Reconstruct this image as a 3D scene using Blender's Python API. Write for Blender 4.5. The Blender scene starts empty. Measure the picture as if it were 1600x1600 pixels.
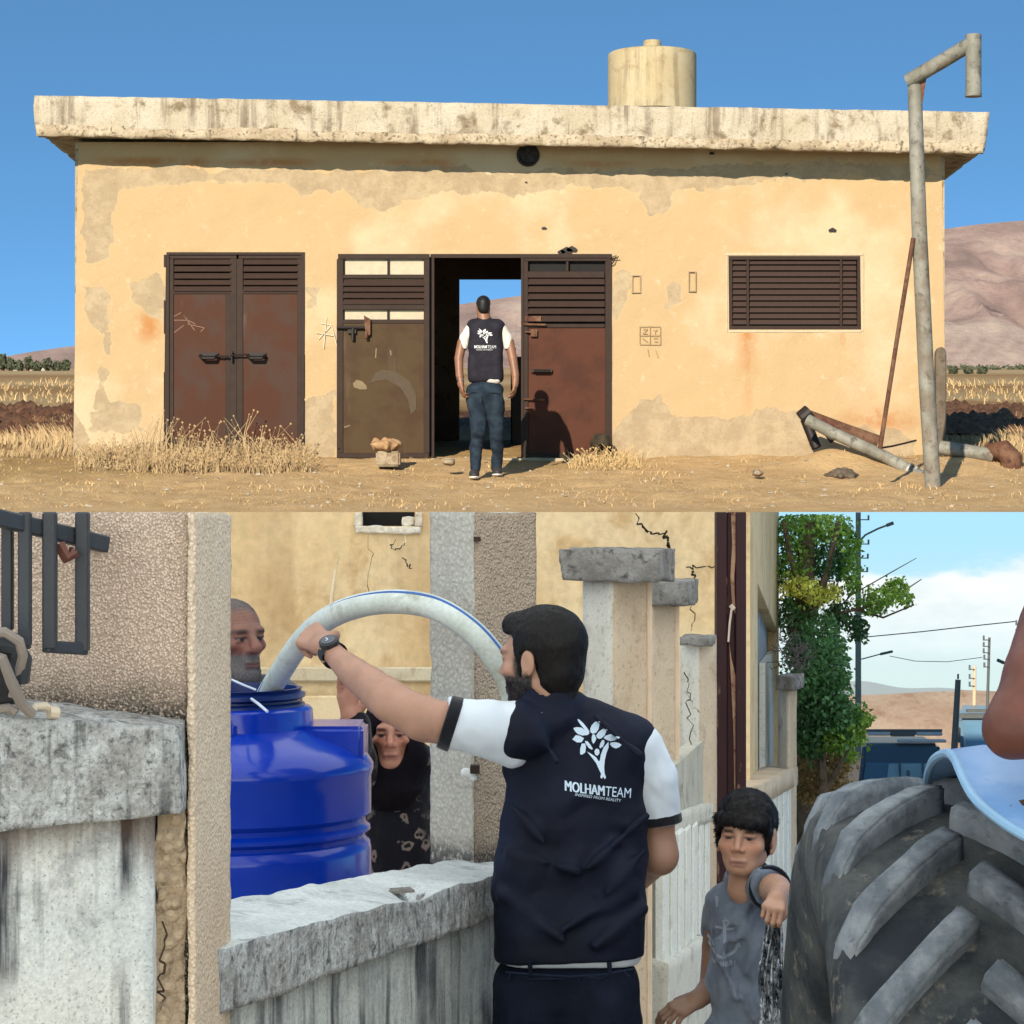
import bpy, bmesh, math, random, time
import numpy as np
from mathutils import Vector, Matrix, Quaternion
from mathutils.bvhtree import BVHTree
T0 = time.time()
random.seed(7); RNG = np.random.default_rng(7)
SC = bpy.context.scene; COL = SC.collection

# ------------------------------------------------------------------ camera, sky, sun, exposure
FPX = 4000.0                       # focal length in photo pixels (photo is 1600 px wide)
CAMZ = 2.0
cam_d = bpy.data.cameras.new('camera'); cam = bpy.data.objects.new('camera', cam_d); COL.objects.link(cam)
cam.location = (0, 0, CAMZ); cam.rotation_euler = (math.radians(90), 0, 0)
cam_d.sensor_width = 36; cam_d.sensor_height = 36; cam_d.sensor_fit = 'HORIZONTAL'; cam_d.lens = 36*FPX/1600
cam_d.clip_start = 0.1; cam_d.clip_end = 5000
SC.camera = cam
SUN_DIR = Vector((0.32, 1.0, -0.458)).normalized()
world = bpy.data.worlds.new('World'); SC.world = world; world.use_nodes = True
wn = world.node_tree.nodes; wl = world.node_tree.links
wn.clear()
w_out = wn.new('ShaderNodeOutputWorld'); w_bg = wn.new('ShaderNodeBackground'); w_sky = wn.new('ShaderNodeTexSky')
w_sky.sky_type = 'NISHITA'; w_sky.sun_disc = False
w_sky.sun_elevation = math.asin(-SUN_DIR.z); w_sky.sun_rotation = math.atan2(-SUN_DIR.x, -SUN_DIR.y)
w_sky.altitude = 500; w_sky.air_density = 0.8; w_sky.dust_density = 1.2; w_sky.ozone_density = 3.0
w_bg.inputs['Strength'].default_value = 0.13
w_tc = wn.new('ShaderNodeTexCoord'); w_mp = wn.new('ShaderNodeMapping'); w_nv = wn.new('ShaderNodeVectorMath'); w_nv.operation = 'NORMALIZE'
w_mp.inputs['Scale'].default_value = (1, 1, 4.2); w_mp.inputs['Location'].default_value = (0, 0, 0.26)   # clear dry air: the deep blue comes down low
wl.new(w_tc.outputs['Generated'], w_mp.inputs[0]); wl.new(w_mp.outputs[0], w_nv.inputs[0]); wl.new(w_nv.outputs[0], w_sky.inputs[0])
w_tint = wn.new('ShaderNodeMix'); w_tint.data_type = 'RGBA'; w_tint.blend_type = 'MULTIPLY'; w_tint.inputs[0].default_value = 1.0; w_tint.inputs[7].default_value = (0.73, 1.08, 1.05, 1)
wl.new(w_sky.outputs[0], w_tint.inputs[6]); wl.new(w_tint.outputs[2], w_bg.inputs['Color']); wl.new(w_bg.outputs[0], w_out.inputs[0])
sun_d = bpy.data.lights.new('sun', 'SUN'); sun = bpy.data.objects.new('sun', sun_d); COL.objects.link(sun)
sun_d.energy = 3.6; sun_d.angle = math.radians(0.5); sun_d.color = (1.0, 0.9, 0.74)
sun.rotation_euler = SUN_DIR.to_track_quat('-Z', 'Y').to_euler(); sun.location = (-20, -60, 40)
SC.view_settings.view_transform = 'Standard'; SC.view_settings.look = 'None'
SC.view_settings.exposure = 1.25; SC.view_settings.gamma = 1.0; SC.view_settings.use_curve_mapping = False
SC.render.engine = 'CYCLES'; SC.cycles.use_denoising = True
SC.cycles.max_bounces = 6; SC.cycles.diffuse_bounces = 3; SC.cycles.glossy_bounces = 3; SC.cycles.transparent_max_bounces = 8

# ------------------------------------------------------------------ small tools
def W(px, py, y):                  # the point at distance y that the photo shows at (px, py)
    return Vector(((px-800)*y/FPX, y, CAMZ+(800-py)*y/FPX))
def L(px, y): return px*y/FPX      # a length of px photo pixels at distance y, in metres
ALB = 1.0                          # reflectance that a photo tone stands for at this exposure
def srgb(r, g, b):
    f = lambda c: c/12.92 if c <= 0.04045 else ((c+0.055)/1.055)**2.4
    return (ALB*f(r/255), ALB*f(g/255), ALB*f(b/255))

def tag(o, label=None, cat=None, group=None, kind=None):
    if label: o['label'] = label
    if cat: o['category'] = cat
    if group: o['group'] = group
    if kind: o['kind'] = kind
    return o
def thing(name, label, cat, loc=(0,0,0), group=None):
    o = bpy.data.objects.new(name, None); COL.objects.link(o); o.location = loc; o.empty_display_size = 0.1
    return tag(o, label, cat, group, 'thing')
def link(name, me, mat=None, parent=None):
    o = bpy.data.objects.new(name, me); COL.objects.link(o)
    if mat is not None and len(me.materials) == 0: me.materials.append(mat)
    if parent is not None:
        o.parent = parent
        o.matrix_parent_inverse = parent_inv(parent)
    return o
def parent_inv(p):
    m = Matrix.Identity(4)
    chain = []
    while p is not None: chain.append(p); p = p.parent
    for q in reversed(chain): m = m @ q.matrix_parent_inverse @ q.matrix_basis
    return m.inverted()
def mesh_np(name, V, F, mat, parent=None, smooth=False, col=None):
    V = np.asarray(V, dtype=np.float32).reshape(-1, 3); F = np.asarray(F, dtype=np.int32)
    me = bpy.data.meshes.new(name)
    n = F.shape[1]
    me.vertices.add(len(V)); me.vertices.foreach_set('co', V.ravel())
    me.loops.add(F.size); me.loops.foreach_set('vertex_index', F.ravel())
    me.polygons.add(len(F)); me.polygons.foreach_set('loop_start', np.arange(0, F.size, n, dtype=np.int32))
    if smooth: me.polygons.foreach_set('use_smooth', np.ones(len(F), dtype=bool))
    me.update(calc_edges=True)
    if col is not None:
        c = np.ones((len(V), 4), dtype=np.float32); c[:, :3] = np.asarray(col)[:, :3]
        a = me.color_attributes.new('Col', 'FLOAT_COLOR', 'POINT'); a.data.foreach_set('color', c.ravel())
    return link(name, me, mat, parent)

class MB:                          # collects quads / tris / ngons into one mesh
    def __init__(s): s.v = []; s.f = []
    def add(s, vs, fs):
        o = len(s.v); s.v += [tuple(v) for v in vs]; s.f += [tuple(i+o for i in f) for f in fs]
    def hexa(s, P):                # 8 points: bottom 4, top 4 (counter-clockwise from above)
        s.add(P, [(3,2,1,0),(4,5,6,7),(0,1,5,4),(1,2,6,5),(2,3,7,6),(3,0,4,7)])
    def box(s, a, b):
        x0,y0,z0 = a; x1,y1,z1 = b
        s.hexa([(x0,y0,z0),(x1,y0,z0),(x1,y1,z0),(x0,y1,z0),(x0,y0,z1),(x1,y0,z1),(x1,y1,z1),(x0,y1,z1)])
    def bar(s, a, b, w, h=None, up=(0,0,1)):    # square bar from a to b
        a = Vector(a); b = Vector(b); h = w if h is None else h
        d = (b-a).normalized(); u = Vector(up)
        if abs(d.dot(u)) > 0.99: u = Vector((0,1,0))
        r = d.cross(u).normalized()*w/2; u = r.cross(d).normalized()*h/2
        s.hexa([a-r-u, a+r-u, b+r-u, b-r-u, a-r+u, a+r+u, b+r+u, b-r+u])
    def tube(s, pts, rad, n=10, cap=True, hollow=None):
        pts = [Vector(p) for p in pts]; m = len(pts)
        rad = [rad]*m if not hasattr(rad, '__len__') else rad
        t0 = (pts[1]-pts[0]).normalized(); u = t0.orthogonal().normalized()
        vs = []; prev = t0
        for i, p in enumerate(pts):
            t = (pts[min(i+1, m-1)]-pts[max(i-1, 0)]).normalized()
            q = prev.rotation_difference(t); u = (q @ u); u = (u-t*u.dot(t)).normalized(); prev = t
            w = t.cross(u)
            for k in range(n):
                a = 2*math.pi*k/n; vs.append(p+(u*math.cos(a)+w*math.sin(a))*rad[i])
        fs = [(i*n+k, i*n+(k+1)%n, (i+1)*n+(k+1)%n, (i+1)*n+k) for i in range(m-1) for k in range(n)]
        if cap: fs += [tuple(range(n-1, -1, -1)), tuple(range((m-1)*n, m*n))]
        s.add(vs, fs)
    def lathe(s, prof, c, n=48, ax=None):        # prof: (r, z) about a vertical axis at c
        vs = []; c = Vector(c)
        for r, z in prof:
            for k in range(n):
                a = 2*math.pi*k/n; vs.append(c+Vector((r*math.cos(a), r*math.sin(a), z)))
        m = len(prof)
        s.add(vs, [(i*n+k, i*n+(k+1)%n, (i+1)*n+(k+1)%n, (i+1)*n+k) for i in range(m-1) for k in range(n)])
    def prism(s, poly, d):          # polygon (3d points) extruded by vector d
        n = len(poly); d = Vector(d); P = [Vector(p) for p in poly]
        s.add(P+[p+d for p in P], [tuple(range(n-1,-1,-1)), tuple(range(n, 2*n))]+[(i,(i+1)%n,(i+1)%n+n,i+n) for i in range(n)])
    def mesh(s, name, bevel=0, seg=1, smooth=False, fix=True):
        me = bpy.data.meshes.new(name); me.from_pydata(s.v, [], s.f)
        bm = bmesh.new(); bm.from_mesh(me)
        if fix: bmesh.ops.recalc_face_normals(bm, faces=bm.faces)
        if bevel:
            es = [e for e in bm.edges if len(e.link_faces) == 2 and e.calc_face_angle(0) > 0.6]
            bmesh.ops.bevel(bm, geom=es, offset=bevel, segments=seg, affect='EDGES', clamp_overlap=True)
        bm.to_mesh(me); bm.free()
        if smooth:
            me.polygons.foreach_set('use_smooth', np.ones(len(me.polygons), dtype=bool))
            me.set_sharp_from_angle(angle=math.radians(40))
        return me
    def build(s, name, mat, parent=None, bevel=0, seg=1, smooth=False, fix=True):
        return link(name, s.mesh(name, bevel, seg, smooth, fix), mat, parent)

def _h(i, j, k, s):
    with np.errstate(over='ignore'):
        h = (i.astype(np.uint32)*np.uint32(374761393) + j.astype(np.uint32)*np.uint32(668265263) + k.astype(np.uint32)*np.uint32(2246822519) + np.uint32(s)*np.uint32(3266489917))
        h = (h ^ (h >> np.uint32(13)))*np.uint32(1274126177); h = h ^ (h >> np.uint32(16))
    return h.astype(np.float32)/np.float32(4294967295.0)
def vnoise(P, seed=0):             # value noise in 0..1
    P = np.asarray(P, dtype=np.float32); I = np.floor(P).astype(np.int64); f = (P-I).astype(np.float32); f = f*f*(3-2*f)
    I = I + 100000
    r = 0
    for a in (0, 1):
        wx = f[:, 0] if a else 1-f[:, 0]
        for b in (0, 1):
            wy = f[:, 1] if b else 1-f[:, 1]
            for c in (0, 1):
                wz = f[:, 2] if c else 1-f[:, 2]
                r = r + wx*wy*wz*_h(I[:, 0]+a, I[:, 1]+b, I[:, 2]+c, seed)
    return r
def fbm(P, oct=4, seed=0, gain=0.5):
    P = np.asarray(P, dtype=np.float32); r = 0; a = 1; t = 0
    for o in range(oct):
        r = r + a*vnoise(P*(2**o), seed+o*17); t += a; a *= gain
    return r/t-0.5                 # about -0.5..0.5

def rough_hexa(P, res, amp, freq=8, seed=0, chips=0.0):
    """A box between 8 corners as fine grids, every point pushed by noise: worn concrete. -> V, F(quads)"""
    P = [np.array(p, dtype=np.float64) for p in P]
    def tri(u, v, w):
        u = u[:, None]; v = v[:, None]; w = w[:, None]
        return ((1-w)*((1-v)*((1-u)*P[0]+u*P[1])+v*((1-u)*P[3]+u*P[2]))+w*((1-v)*((1-u)*P[4]+u*P[5])+v*((1-u)*P[7]+u*P[6])))
    lens = [np.linalg.norm(P[1]-P[0]), np.linalg.norm(P[3]-P[0]), np.linalg.norm(P[4]-P[0])]
    n = [max(1, int(round(l/res))) for l in lens]
    V = []; F = []; off = 0; key = {}
    VV = []; EDGE = []
    for ax in range(3):
        a, b = [(1,2),(2,0),(0,1)][ax]
        for side in (0, 1):
            g = np.meshgrid(np.linspace(0,1,n[a]+1), np.linspace(0,1,n[b]+1), indexing='ij')
            uvw = [None]*3; uvw[ax] = np.full(g[0].size, float(side)); uvw[a] = g[0].ravel(); uvw[b] = g[1].ravel()
            pts = tri(*uvw); VV.append(pts)
            nn = sum(((u < 1e-6)|(u > 1-1e-6)).astype(int) for u in uvw); EDGE.append(nn)
            i, j = np.meshgrid(np.arange(n[a]), np.arange(n[b]), indexing='ij'); i = i.ravel(); j = j.ravel(); m = n[b]+1
            q = np.stack([i*m+j, (i+1)*m+j, (i+1)*m+j+1, i*m+j+1], 1)+off
            if side == 0: q = q[:, ::-1]
            F.append(q); off += len(pts)
    V = np.concatenate(VV); F = np.concatenate(F); EDGE = np.concatenate(EDGE)
    k = np.round(V*20000).astype(np.int64)
    _, first, inv = np.unique(k, axis=0, return_index=True, return_inverse=True); inv = inv.ravel()
    V0 = V[first]; E0 = EDGE[first]; F = inv[F]
    D = np.stack([fbm(V0*freq+s*31.7, 4, seed+s) for s in range(3)], 1)*2*amp
    c = V0.mean(0)
    if chips:
        ch = np.clip(fbm(V0*freq*0.7+9, 3, seed+77)*2-0.05, 0, 1)*chips*(E0 >= 2)
        d = (c-V0); d /= np.linalg.norm(d, axis=1)[:, None]+1e-9
        D = D + d*ch[:, None]
    return V0+D, F
def rough(name, P, res, amp, mat, parent=None, freq=8, seed=0, chips=0.0, smooth=True, ztop=None):
    V, F = rough_hexa(P, res, amp, freq, seed, chips)
    if ztop is not None: V[:, 2] = np.minimum(V[:, 2], ztop)
    return mesh_np(name, V, F, mat, parent, smooth)
def boxP(a, b):
    x0,y0,z0 = a; x1,y1,z1 = b
    return [(x0,y0,z0),(x1,y0,z0),(x1,y1,z0),(x0,y1,z0),(x0,y0,z1),(x1,y0,z1),(x1,y1,z1),(x0,y1,z1)]
def quadP(fp, z0, z1):             # footprint of 4 (x, y), counter-clockwise
    z0 = [z0]*4 if not hasattr(z0, '__len__') else z0; z1 = [z1]*4 if not hasattr(z1, '__len__') else z1
    return [(p[0], p[1], z) for p, z in zip(fp, z0)]+[(p[0], p[1], z) for p, z in zip(fp, z1)]

# ------------------------------------------------------------------ signed-distance modelling (bodies, clothes, stones)
class Sdf:
    def __init__(s): s.ops = []
    def cap(s, a, b, ra, rb=None, k=0.02, op='+', M=None):
        rb = ra if rb is None else rb; sc = 1.0
        a = Vector(a); b = Vector(b)
        if M is not None: sc = M.to_scale()[0]; a = M @ a; b = M @ b
        s.ops.append(('c', np.array(a), np.array(b), ra*sc, rb*sc, k*sc, op)); return s
    def chain(s, pts, rs, k=0.02, op='+', M=None):
        for i in range(len(pts)-1): s.cap(pts[i], pts[i+1], rs[i], rs[i+1], k if i == 0 else k*0.25, op, M)
        return s
    def ell(s, c, r, k=0.02, op='+', M=None, rot=None):
        c = Vector(c); R = np.eye(3) if rot is None else np.array(rot.to_3x3()); sc = 1.0
        if M is not None:
            sc = M.to_scale()[0]; c = M @ c; R = np.array(M.to_quaternion().to_matrix()) @ R
        s.ops.append(('e', np.array(c), np.array(r, dtype=np.float64)*sc, R, k*sc, op)); return s
    def box(s, c, r, rnd=0.01, k=0.01, op='+', M=None, rot=None):
        c = Vector(c); R = np.eye(3) if rot is None else np.array(rot.to_3x3()); sc = 1.0
        if M is not None:
            sc = M.to_scale()[0]; c = M @ c; R = np.array(M.to_quaternion().to_matrix()) @ R
        s.ops.append(('b', np.array(c), np.array(r, dtype=np.float64)*sc, R, rnd*sc, k*sc, op)); return s
    def bounds(s, o):
        if o[0] == 'c':
            r = max(o[3], o[4]); return np.minimum(o[1], o[2])-r, np.maximum(o[1], o[2])+r
        ext = np.abs(o[3]) @ o[2]
        if o[0] == 'b': ext = ext+o[4]
        return o[1]-ext, o[1]+ext
    @staticmethod
    def dist(o, P):
        if o[0] == 'c':
            ba = o[2]-o[1]; pa = P-o[1]; h = np.clip(pa @ ba/(ba @ ba+1e-12), 0, 1)
            return np.linalg.norm(pa-h[:, None]*ba, axis=1)-(o[3]+(o[4]-o[3])*h)
        q = (P-o[1]) @ o[3]
        if o[0] == 'e':
            k0 = np.linalg.norm(q/o[2], axis=1); k1 = np.linalg.norm(q/(o[2]*o[2]), axis=1)+1e-9
            return np.where(k0 < 1e-4, -o[2].min(), k0*(k0-1)/k1)
        d = np.abs(q)-(o[2]-o[4]); return np.linalg.norm(np.maximum(d, 0), axis=1)+np.minimum(d.max(1), 0)-o[4]
    def mesh(s, h, fn=None, lo=None, hi=None):
        bl = [s.bounds(o) for o in s.ops if o[-1] == '+']
        lo_ = np.min([b[0] for b in bl], 0)-3*h; hi_ = np.max([b[1] for b in bl], 0)+3*h
        if lo is not None: lo_ = np.maximum(lo_, lo)
        if hi is not None: hi_ = np.minimum(hi_, hi)
        n = np.ceil((hi_-lo_)/h).astype(int)+1
        D = np.full(n, 1.0)
        for o in s.ops:
            k = o[-2]; a, b = s.bounds(o); m = k+4*h
            i0 = np.clip(np.floor((a-m-lo_)/h).astype(int), 0, n); i1 = np.clip(np.ceil((b+m-lo_)/h).astype(int)+1, 0, n)
            if np.any(i1 <= i0): continue
            ax = [lo_[q]+h*np.arange(i0[q], i1[q]) for q in range(3)]
            G = np.stack(np.meshgrid(*ax, indexing='ij'), -1).reshape(-1, 3)
            d2 = s.dist(o, G).reshape(i1-i0)
            sl = tuple(slice(i0[q], i1[q]) for q in range(3)); d1 = D[sl]
            if o[-1] == '+':
                t = np.clip(0.5+0.5*(d1-d2)/k, 0, 1); D[sl] = d1*(1-t)+d2*t-k*t*(1-t)
            else:
                t = np.clip(0.5-0.5*(d1+d2)/k, 0, 1); D[sl] = d1*(1-t)-d2*t+k*t*(1-t)
        if fn is not None:
            near = np.argwhere(np.abs(D) < 8*h)
            if len(near): D[near[:, 0], near[:, 1], near[:, 2]] += fn(near*h+lo_)
        return surface_nets(D, lo_, h)
def surface_nets(D, lo, h):
    D = D.astype(np.float32); S = D < 0
    c = [S[a:S.shape[0]-1+a, b:S.shape[1]-1+b, e:S.shape[2]-1+e] for a in (0,1) for b in (0,1) for e in (0,1)]
    tot = sum(x.astype(np.int8) for x in c); act = (tot > 0) & (tot < 8)
    A = np.argwhere(act); idx = np.full(act.shape, -1, dtype=np.int64); idx[act] = np.arange(len(A))
    pos = np.zeros((len(A), 3)); cnt = np.zeros(len(A))
    cor = [(a, b, e) for a in (0,1) for b in (0,1) for e in (0,1)]
    for p in cor:
        for q in cor:
            if sum(abs(x-y) for x, y in zip(p, q)) == 1 and p < q:
                v0 = D[A[:, 0]+p[0], A[:, 1]+p[1], A[:, 2]+p[2]]; v1 = D[A[:, 0]+q[0], A[:, 1]+q[1], A[:, 2]+q[2]]
                m = (v0 < 0) != (v1 < 0); t = np.where(m, v0/np.where(m, v0-v1, 1), 0)
                pos += m[:, None]*(np.array(p)+t[:, None]*(np.array(q)-np.array(p))); cnt += m
    V = (A+pos/cnt[:, None])*h+lo
    F = []
    for ax in range(3):
        o = [1, 1, 1]; o[ax] = 0
        n = np.array(D.shape)
        e0 = S[tuple(slice(o[q], n[q]-1) for q in range(3))]
        e1 = S[tuple(slice(o[q]+(1 if q == ax else 0), n[q]-1+(1 if q == ax else 0)) for q in range(3))]
        X = np.argwhere(e0 != e1); fl = e0[X[:, 0], X[:, 1], X[:, 2]]; X = X+np.array(o)
        b, g = [(1,2),(2,0),(0,1)][ax]
        def cell(db, dg):
            Y = X.copy(); Y[:, b] += db; Y[:, g] += dg; return idx[Y[:, 0], Y[:, 1], Y[:, 2]]
        q = np.stack([cell(-1,-1), cell(0,-1), cell(0,0), cell(-1,0)], 1)
        q[~fl] = q[~fl][:, ::-1]; F.append(q)
    F = np.concatenate(F); F = F[(F >= 0).all(1)]
    return V, F
def join_np(parts):
    V = []; F = []; C = []; o = 0
    for p in parts:
        V.append(p[0]); F.append(p[1]+o); o += len(p[0])
        if len(p) > 2: C.append(p[2])
    return (np.concatenate(V), np.concatenate(F), np.concatenate(C) if C else None)

# ------------------------------------------------------------------ materials
class Mat:
    def __init__(s, name, rough=0.9, metal=0.0, spec=0.3):
        s.m = bpy.data.materials.new(name); s.m.use_nodes = True; s.nt = s.m.node_tree
        s.b = s.nt.nodes['Principled BSDF']; s.b.inputs['Roughness'].default_value = rough
        s.b.inputs['Metallic'].default_value = metal; s.b.inputs['Specular IOR Level'].default_value = spec
        s.geo = s.nt.nodes.new('ShaderNodeNewGeometry'); s.pos = s.geo.outputs['Position']
    def put(s, sock, v):
        if hasattr(v, 'is_output') or isinstance(v, bpy.types.NodeSocket): s.nt.links.new(v, sock)
        elif hasattr(v, '__len__') and len(v) == 3 and sock.type == 'RGBA': sock.default_value = (*v, 1)
        else: sock.default_value = v
    def n(s, t, out=0, props={}, **kw):
        nd = s.nt.nodes.new(t)
        for k, v in props.items(): setattr(nd, k, v)
        for k, v in kw.items():
            key = int(k[1:]) if k[0] == 'i' and k[1:].isdigit() else k
            s.put(nd.inputs[key], v)
        return nd.outputs[out]
    def vec(s, scale=(1,1,1), src=None):
        return s.n('ShaderNodeVectorMath', props={'operation': 'MULTIPLY'}, i0=src or s.pos, i1=scale)
    def noise(s, scale, detail=4, rough=0.55, vec=None, dist=0.0):
        return s.n('ShaderNodeTexNoise', Scale=scale, Detail=detail, Roughness=rough, Vector=vec or s.pos, Distortion=dist)
    def voro(s, scale, vec=None, feat='F1', out=0):
        return s.n('ShaderNodeTexVoronoi', out=out, props={'feature': feat}, Scale=scale, Vector=vec or s.pos)
    def ramp(s, fac, a, b, lo=0.0, hi=1.0):          # smooth remap of fac from [a, b]
        return s.n('ShaderNodeMapRange', props={'interpolation_type': 'SMOOTHSTEP'}, i0=fac, i1=a, i2=b, i3=lo, i4=hi)
    def math(s, op, a, b=0.0): return s.n('ShaderNodeMath', props={'operation': op}, i0=a, i1=b)
    def mix(s, f, a, b, mode='MIX'):
        nd = s.nt.nodes.new('ShaderNodeMix'); nd.data_type = 'RGBA'; nd.blend_type = mode
        s.put(nd.inputs[0], f); s.put(nd.inputs[6], a); s.put(nd.inputs[7], b); return nd.outputs[2]
    def attr(s, name='Col', out=0):
        nd = s.nt.nodes.new('ShaderNodeAttribute'); nd.attribute_name = name; return nd.outputs[out]
    def sep(s, c):
        nd = s.nt.nodes.new('ShaderNodeSeparateColor'); s.put(nd.inputs[0], c); return nd.outputs
    def sepx(s, c):
        nd = s.nt.nodes.new('ShaderNodeSeparateXYZ'); s.put(nd.inputs[0], c); return nd.outputs
    def base(s, c): s.put(s.b.inputs['Base Color'], c); return s
    def set(s, k, v): s.put(s.b.inputs[k], v); return s
    def bump(s, hgt, strength=0.4, dist=0.01):
        nd = s.nt.nodes.new('ShaderNodeBump'); nd.inputs['Strength'].default_value = strength; nd.inputs['Distance'].default_value = dist
        s.put(nd.inputs['Height'], hgt)
        prev = s.b.inputs['Normal'].links[0].from_socket if s.b.inputs['Normal'].links else None
        if prev: s.put(nd.inputs['Normal'], prev)
        s.put(s.b.inputs['Normal'], nd.outputs[0]); return s
def weathered(name, base, dark, light, sc=3.0, rough=0.92, bump=0.5, bsc=60, bdist=0.006, streak=None, speck=None, stain=None, spec=0.2, grain=0.1):
    """mottled, worn surface: two tone noise, optional vertical streaks (colour, amount, freq) and specks (colour, amount, scale)"""
    m = Mat(name, rough, spec=spec)
    n1 = m.noise(sc, 6, 0.62); c = m.mix(m.ramp(n1, 0.38, 0.62), base, light)
    n2 = m.noise(sc*2.7, 7, 0.68, m.vec((1,1,1.0)), 0.4); c = m.mix(m.ramp(n2, 0.5, 0.7), c, dark)
    if streak:
        v = m.vec((streak[2], streak[2], streak[2]*0.06)); n3 = m.noise(1.0, 5, 0.6, v)
        n4 = m.noise(sc*1.3, 3, 0.5)
        c = m.mix(m.math('MULTIPLY', m.ramp(n3, 0.48, 0.66), m.math('MULTIPLY', m.ramp(n4, 0.3, 0.62), streak[1])), c, streak[0])
    if speck:
        n5 = m.noise(speck[2], 2, 0.5); c = m.mix(m.math('MULTIPLY', m.ramp(n5, 0.6, 0.68), speck[1]), c, speck[0])
    fine = m.noise(bsc*2.3, 3, 0.6); c = m.mix(grain, c, m.mix(m.ramp(fine, 0.25, 0.75), (0.15,0.15,0.15), (1.75,1.75,1.75)), 'MULTIPLY')
    m.base(c); m.bump(m.noise(bsc, 5, 0.65), bump, bdist); return m
def plain(name, col, rough=0.6, metal=0.0, spec=0.4, var=0.25, sc=12, bump=0.0, bsc=80):
    m = Mat(name, rough, metal, spec)
    n = m.noise(sc, 5, 0.6); d = tuple(c*(1-var) for c in col); l = tuple(min(1, c*(1+var)) for c in col)
    m.base(m.mix(n, d, l))
    if bump: m.bump(m.noise(bsc, 4, 0.6), bump, 0.004)
    return m
def vcol(name, rough=0.55, spec=0.35, var=0.12, sc=40, bump=0.15, bsc=250, sss=0.0):
    m = Mat(name, rough, spec=spec); c = m.attr()
    n = m.noise(sc, 5, 0.6); c = m.mix(1.0, c, m.mix(n, (1-var,)*3, (1+var,)*3), 'MULTIPLY'); m.base(c)
    if bump: m.bump(m.noise(bsc, 3, 0.6), bump, 0.002)
    if sss: m.set('Subsurface Weight', sss); m.b.inputs['Subsurface Radius'].default_value = (0.01, 0.004, 0.002); m.b.inputs['Subsurface Scale'].default_value = 0.6
    return m
def cloth(name, col, rough=0.9, wr=0.5, sc=14, light=None, fuzz=0.25, spec=0.15, wscale=0.02):
    m = Mat(name, rough, spec=spec); l = light or tuple(min(1, c*1.5) for c in col)
    n = m.noise(6, 5, 0.6); m.base(m.mix(m.ramp(n, 0.35, 0.75), col, l))
    w = m.noise(sc, 2, 0.5, m.vec((1.0, 1.0, 0.6)), 0.3); m.bump(w, wr, wscale)
    m.bump(m.noise(700, 2, 0.5), 0.25, 0.001)
    m.set('Sheen Weight', fuzz); return m
ALB = 0.5
# ================================================================== the upper place: pump house on the dry rise
YW = 47.2; YM = 44.0               # distance of the pump house front, of the walking man
# --- terrain ---
RY = [36.0, 38.0, 44.0, 46.5, 47.2, 52, 60, 80, 120, 200, 350, 600, 900]
RR = [806, 800, 747, 722, 714, 695, 668, 630, 604, 588, 579, 574, 573]
def row_at(y): return np.interp(y, RY, RR)
def ground_z(x, y):
    x = np.asarray(x, dtype=np.float64); y = np.asarray(y, dtype=np.float64)
    z = CAMZ+(800-row_at(y))*y/FPX
    px = 800+x/y*FPX
    near = np.clip((y-38.0)/1.5, 0, 1)*np.clip((70-y)/15, 0, 1)
    P = np.stack([x.ravel(), y.ravel(), np.zeros(x.size)], 1)
    n = (fbm(P*0.9, 4, 3)*0.16+fbm(P*5, 3, 5)*0.05).reshape(x.shape)
    z = z+n*near
    z = z+0.34*np.exp(-((px-1330)/95)**2-((y-45.6)/0.9)**2)       # heap of earth under the fallen pipes
    z = z+0.16*np.exp(-((px-1520)/80)**2-((y-46.4)/1.2)**2)
    far = np.clip((y-52)/10, 0, 1)*np.clip((400-y)/100, 0, 1)
    P2 = np.stack([x.ravel()*0.35, y.ravel()*0.6, np.zeros(x.size)], 1)
    z = z+(fbm(P2, 4, 11)*0.55).reshape(x.shape)*far*np.clip((95-y)/25, 0.15, 1)
    return z
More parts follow.
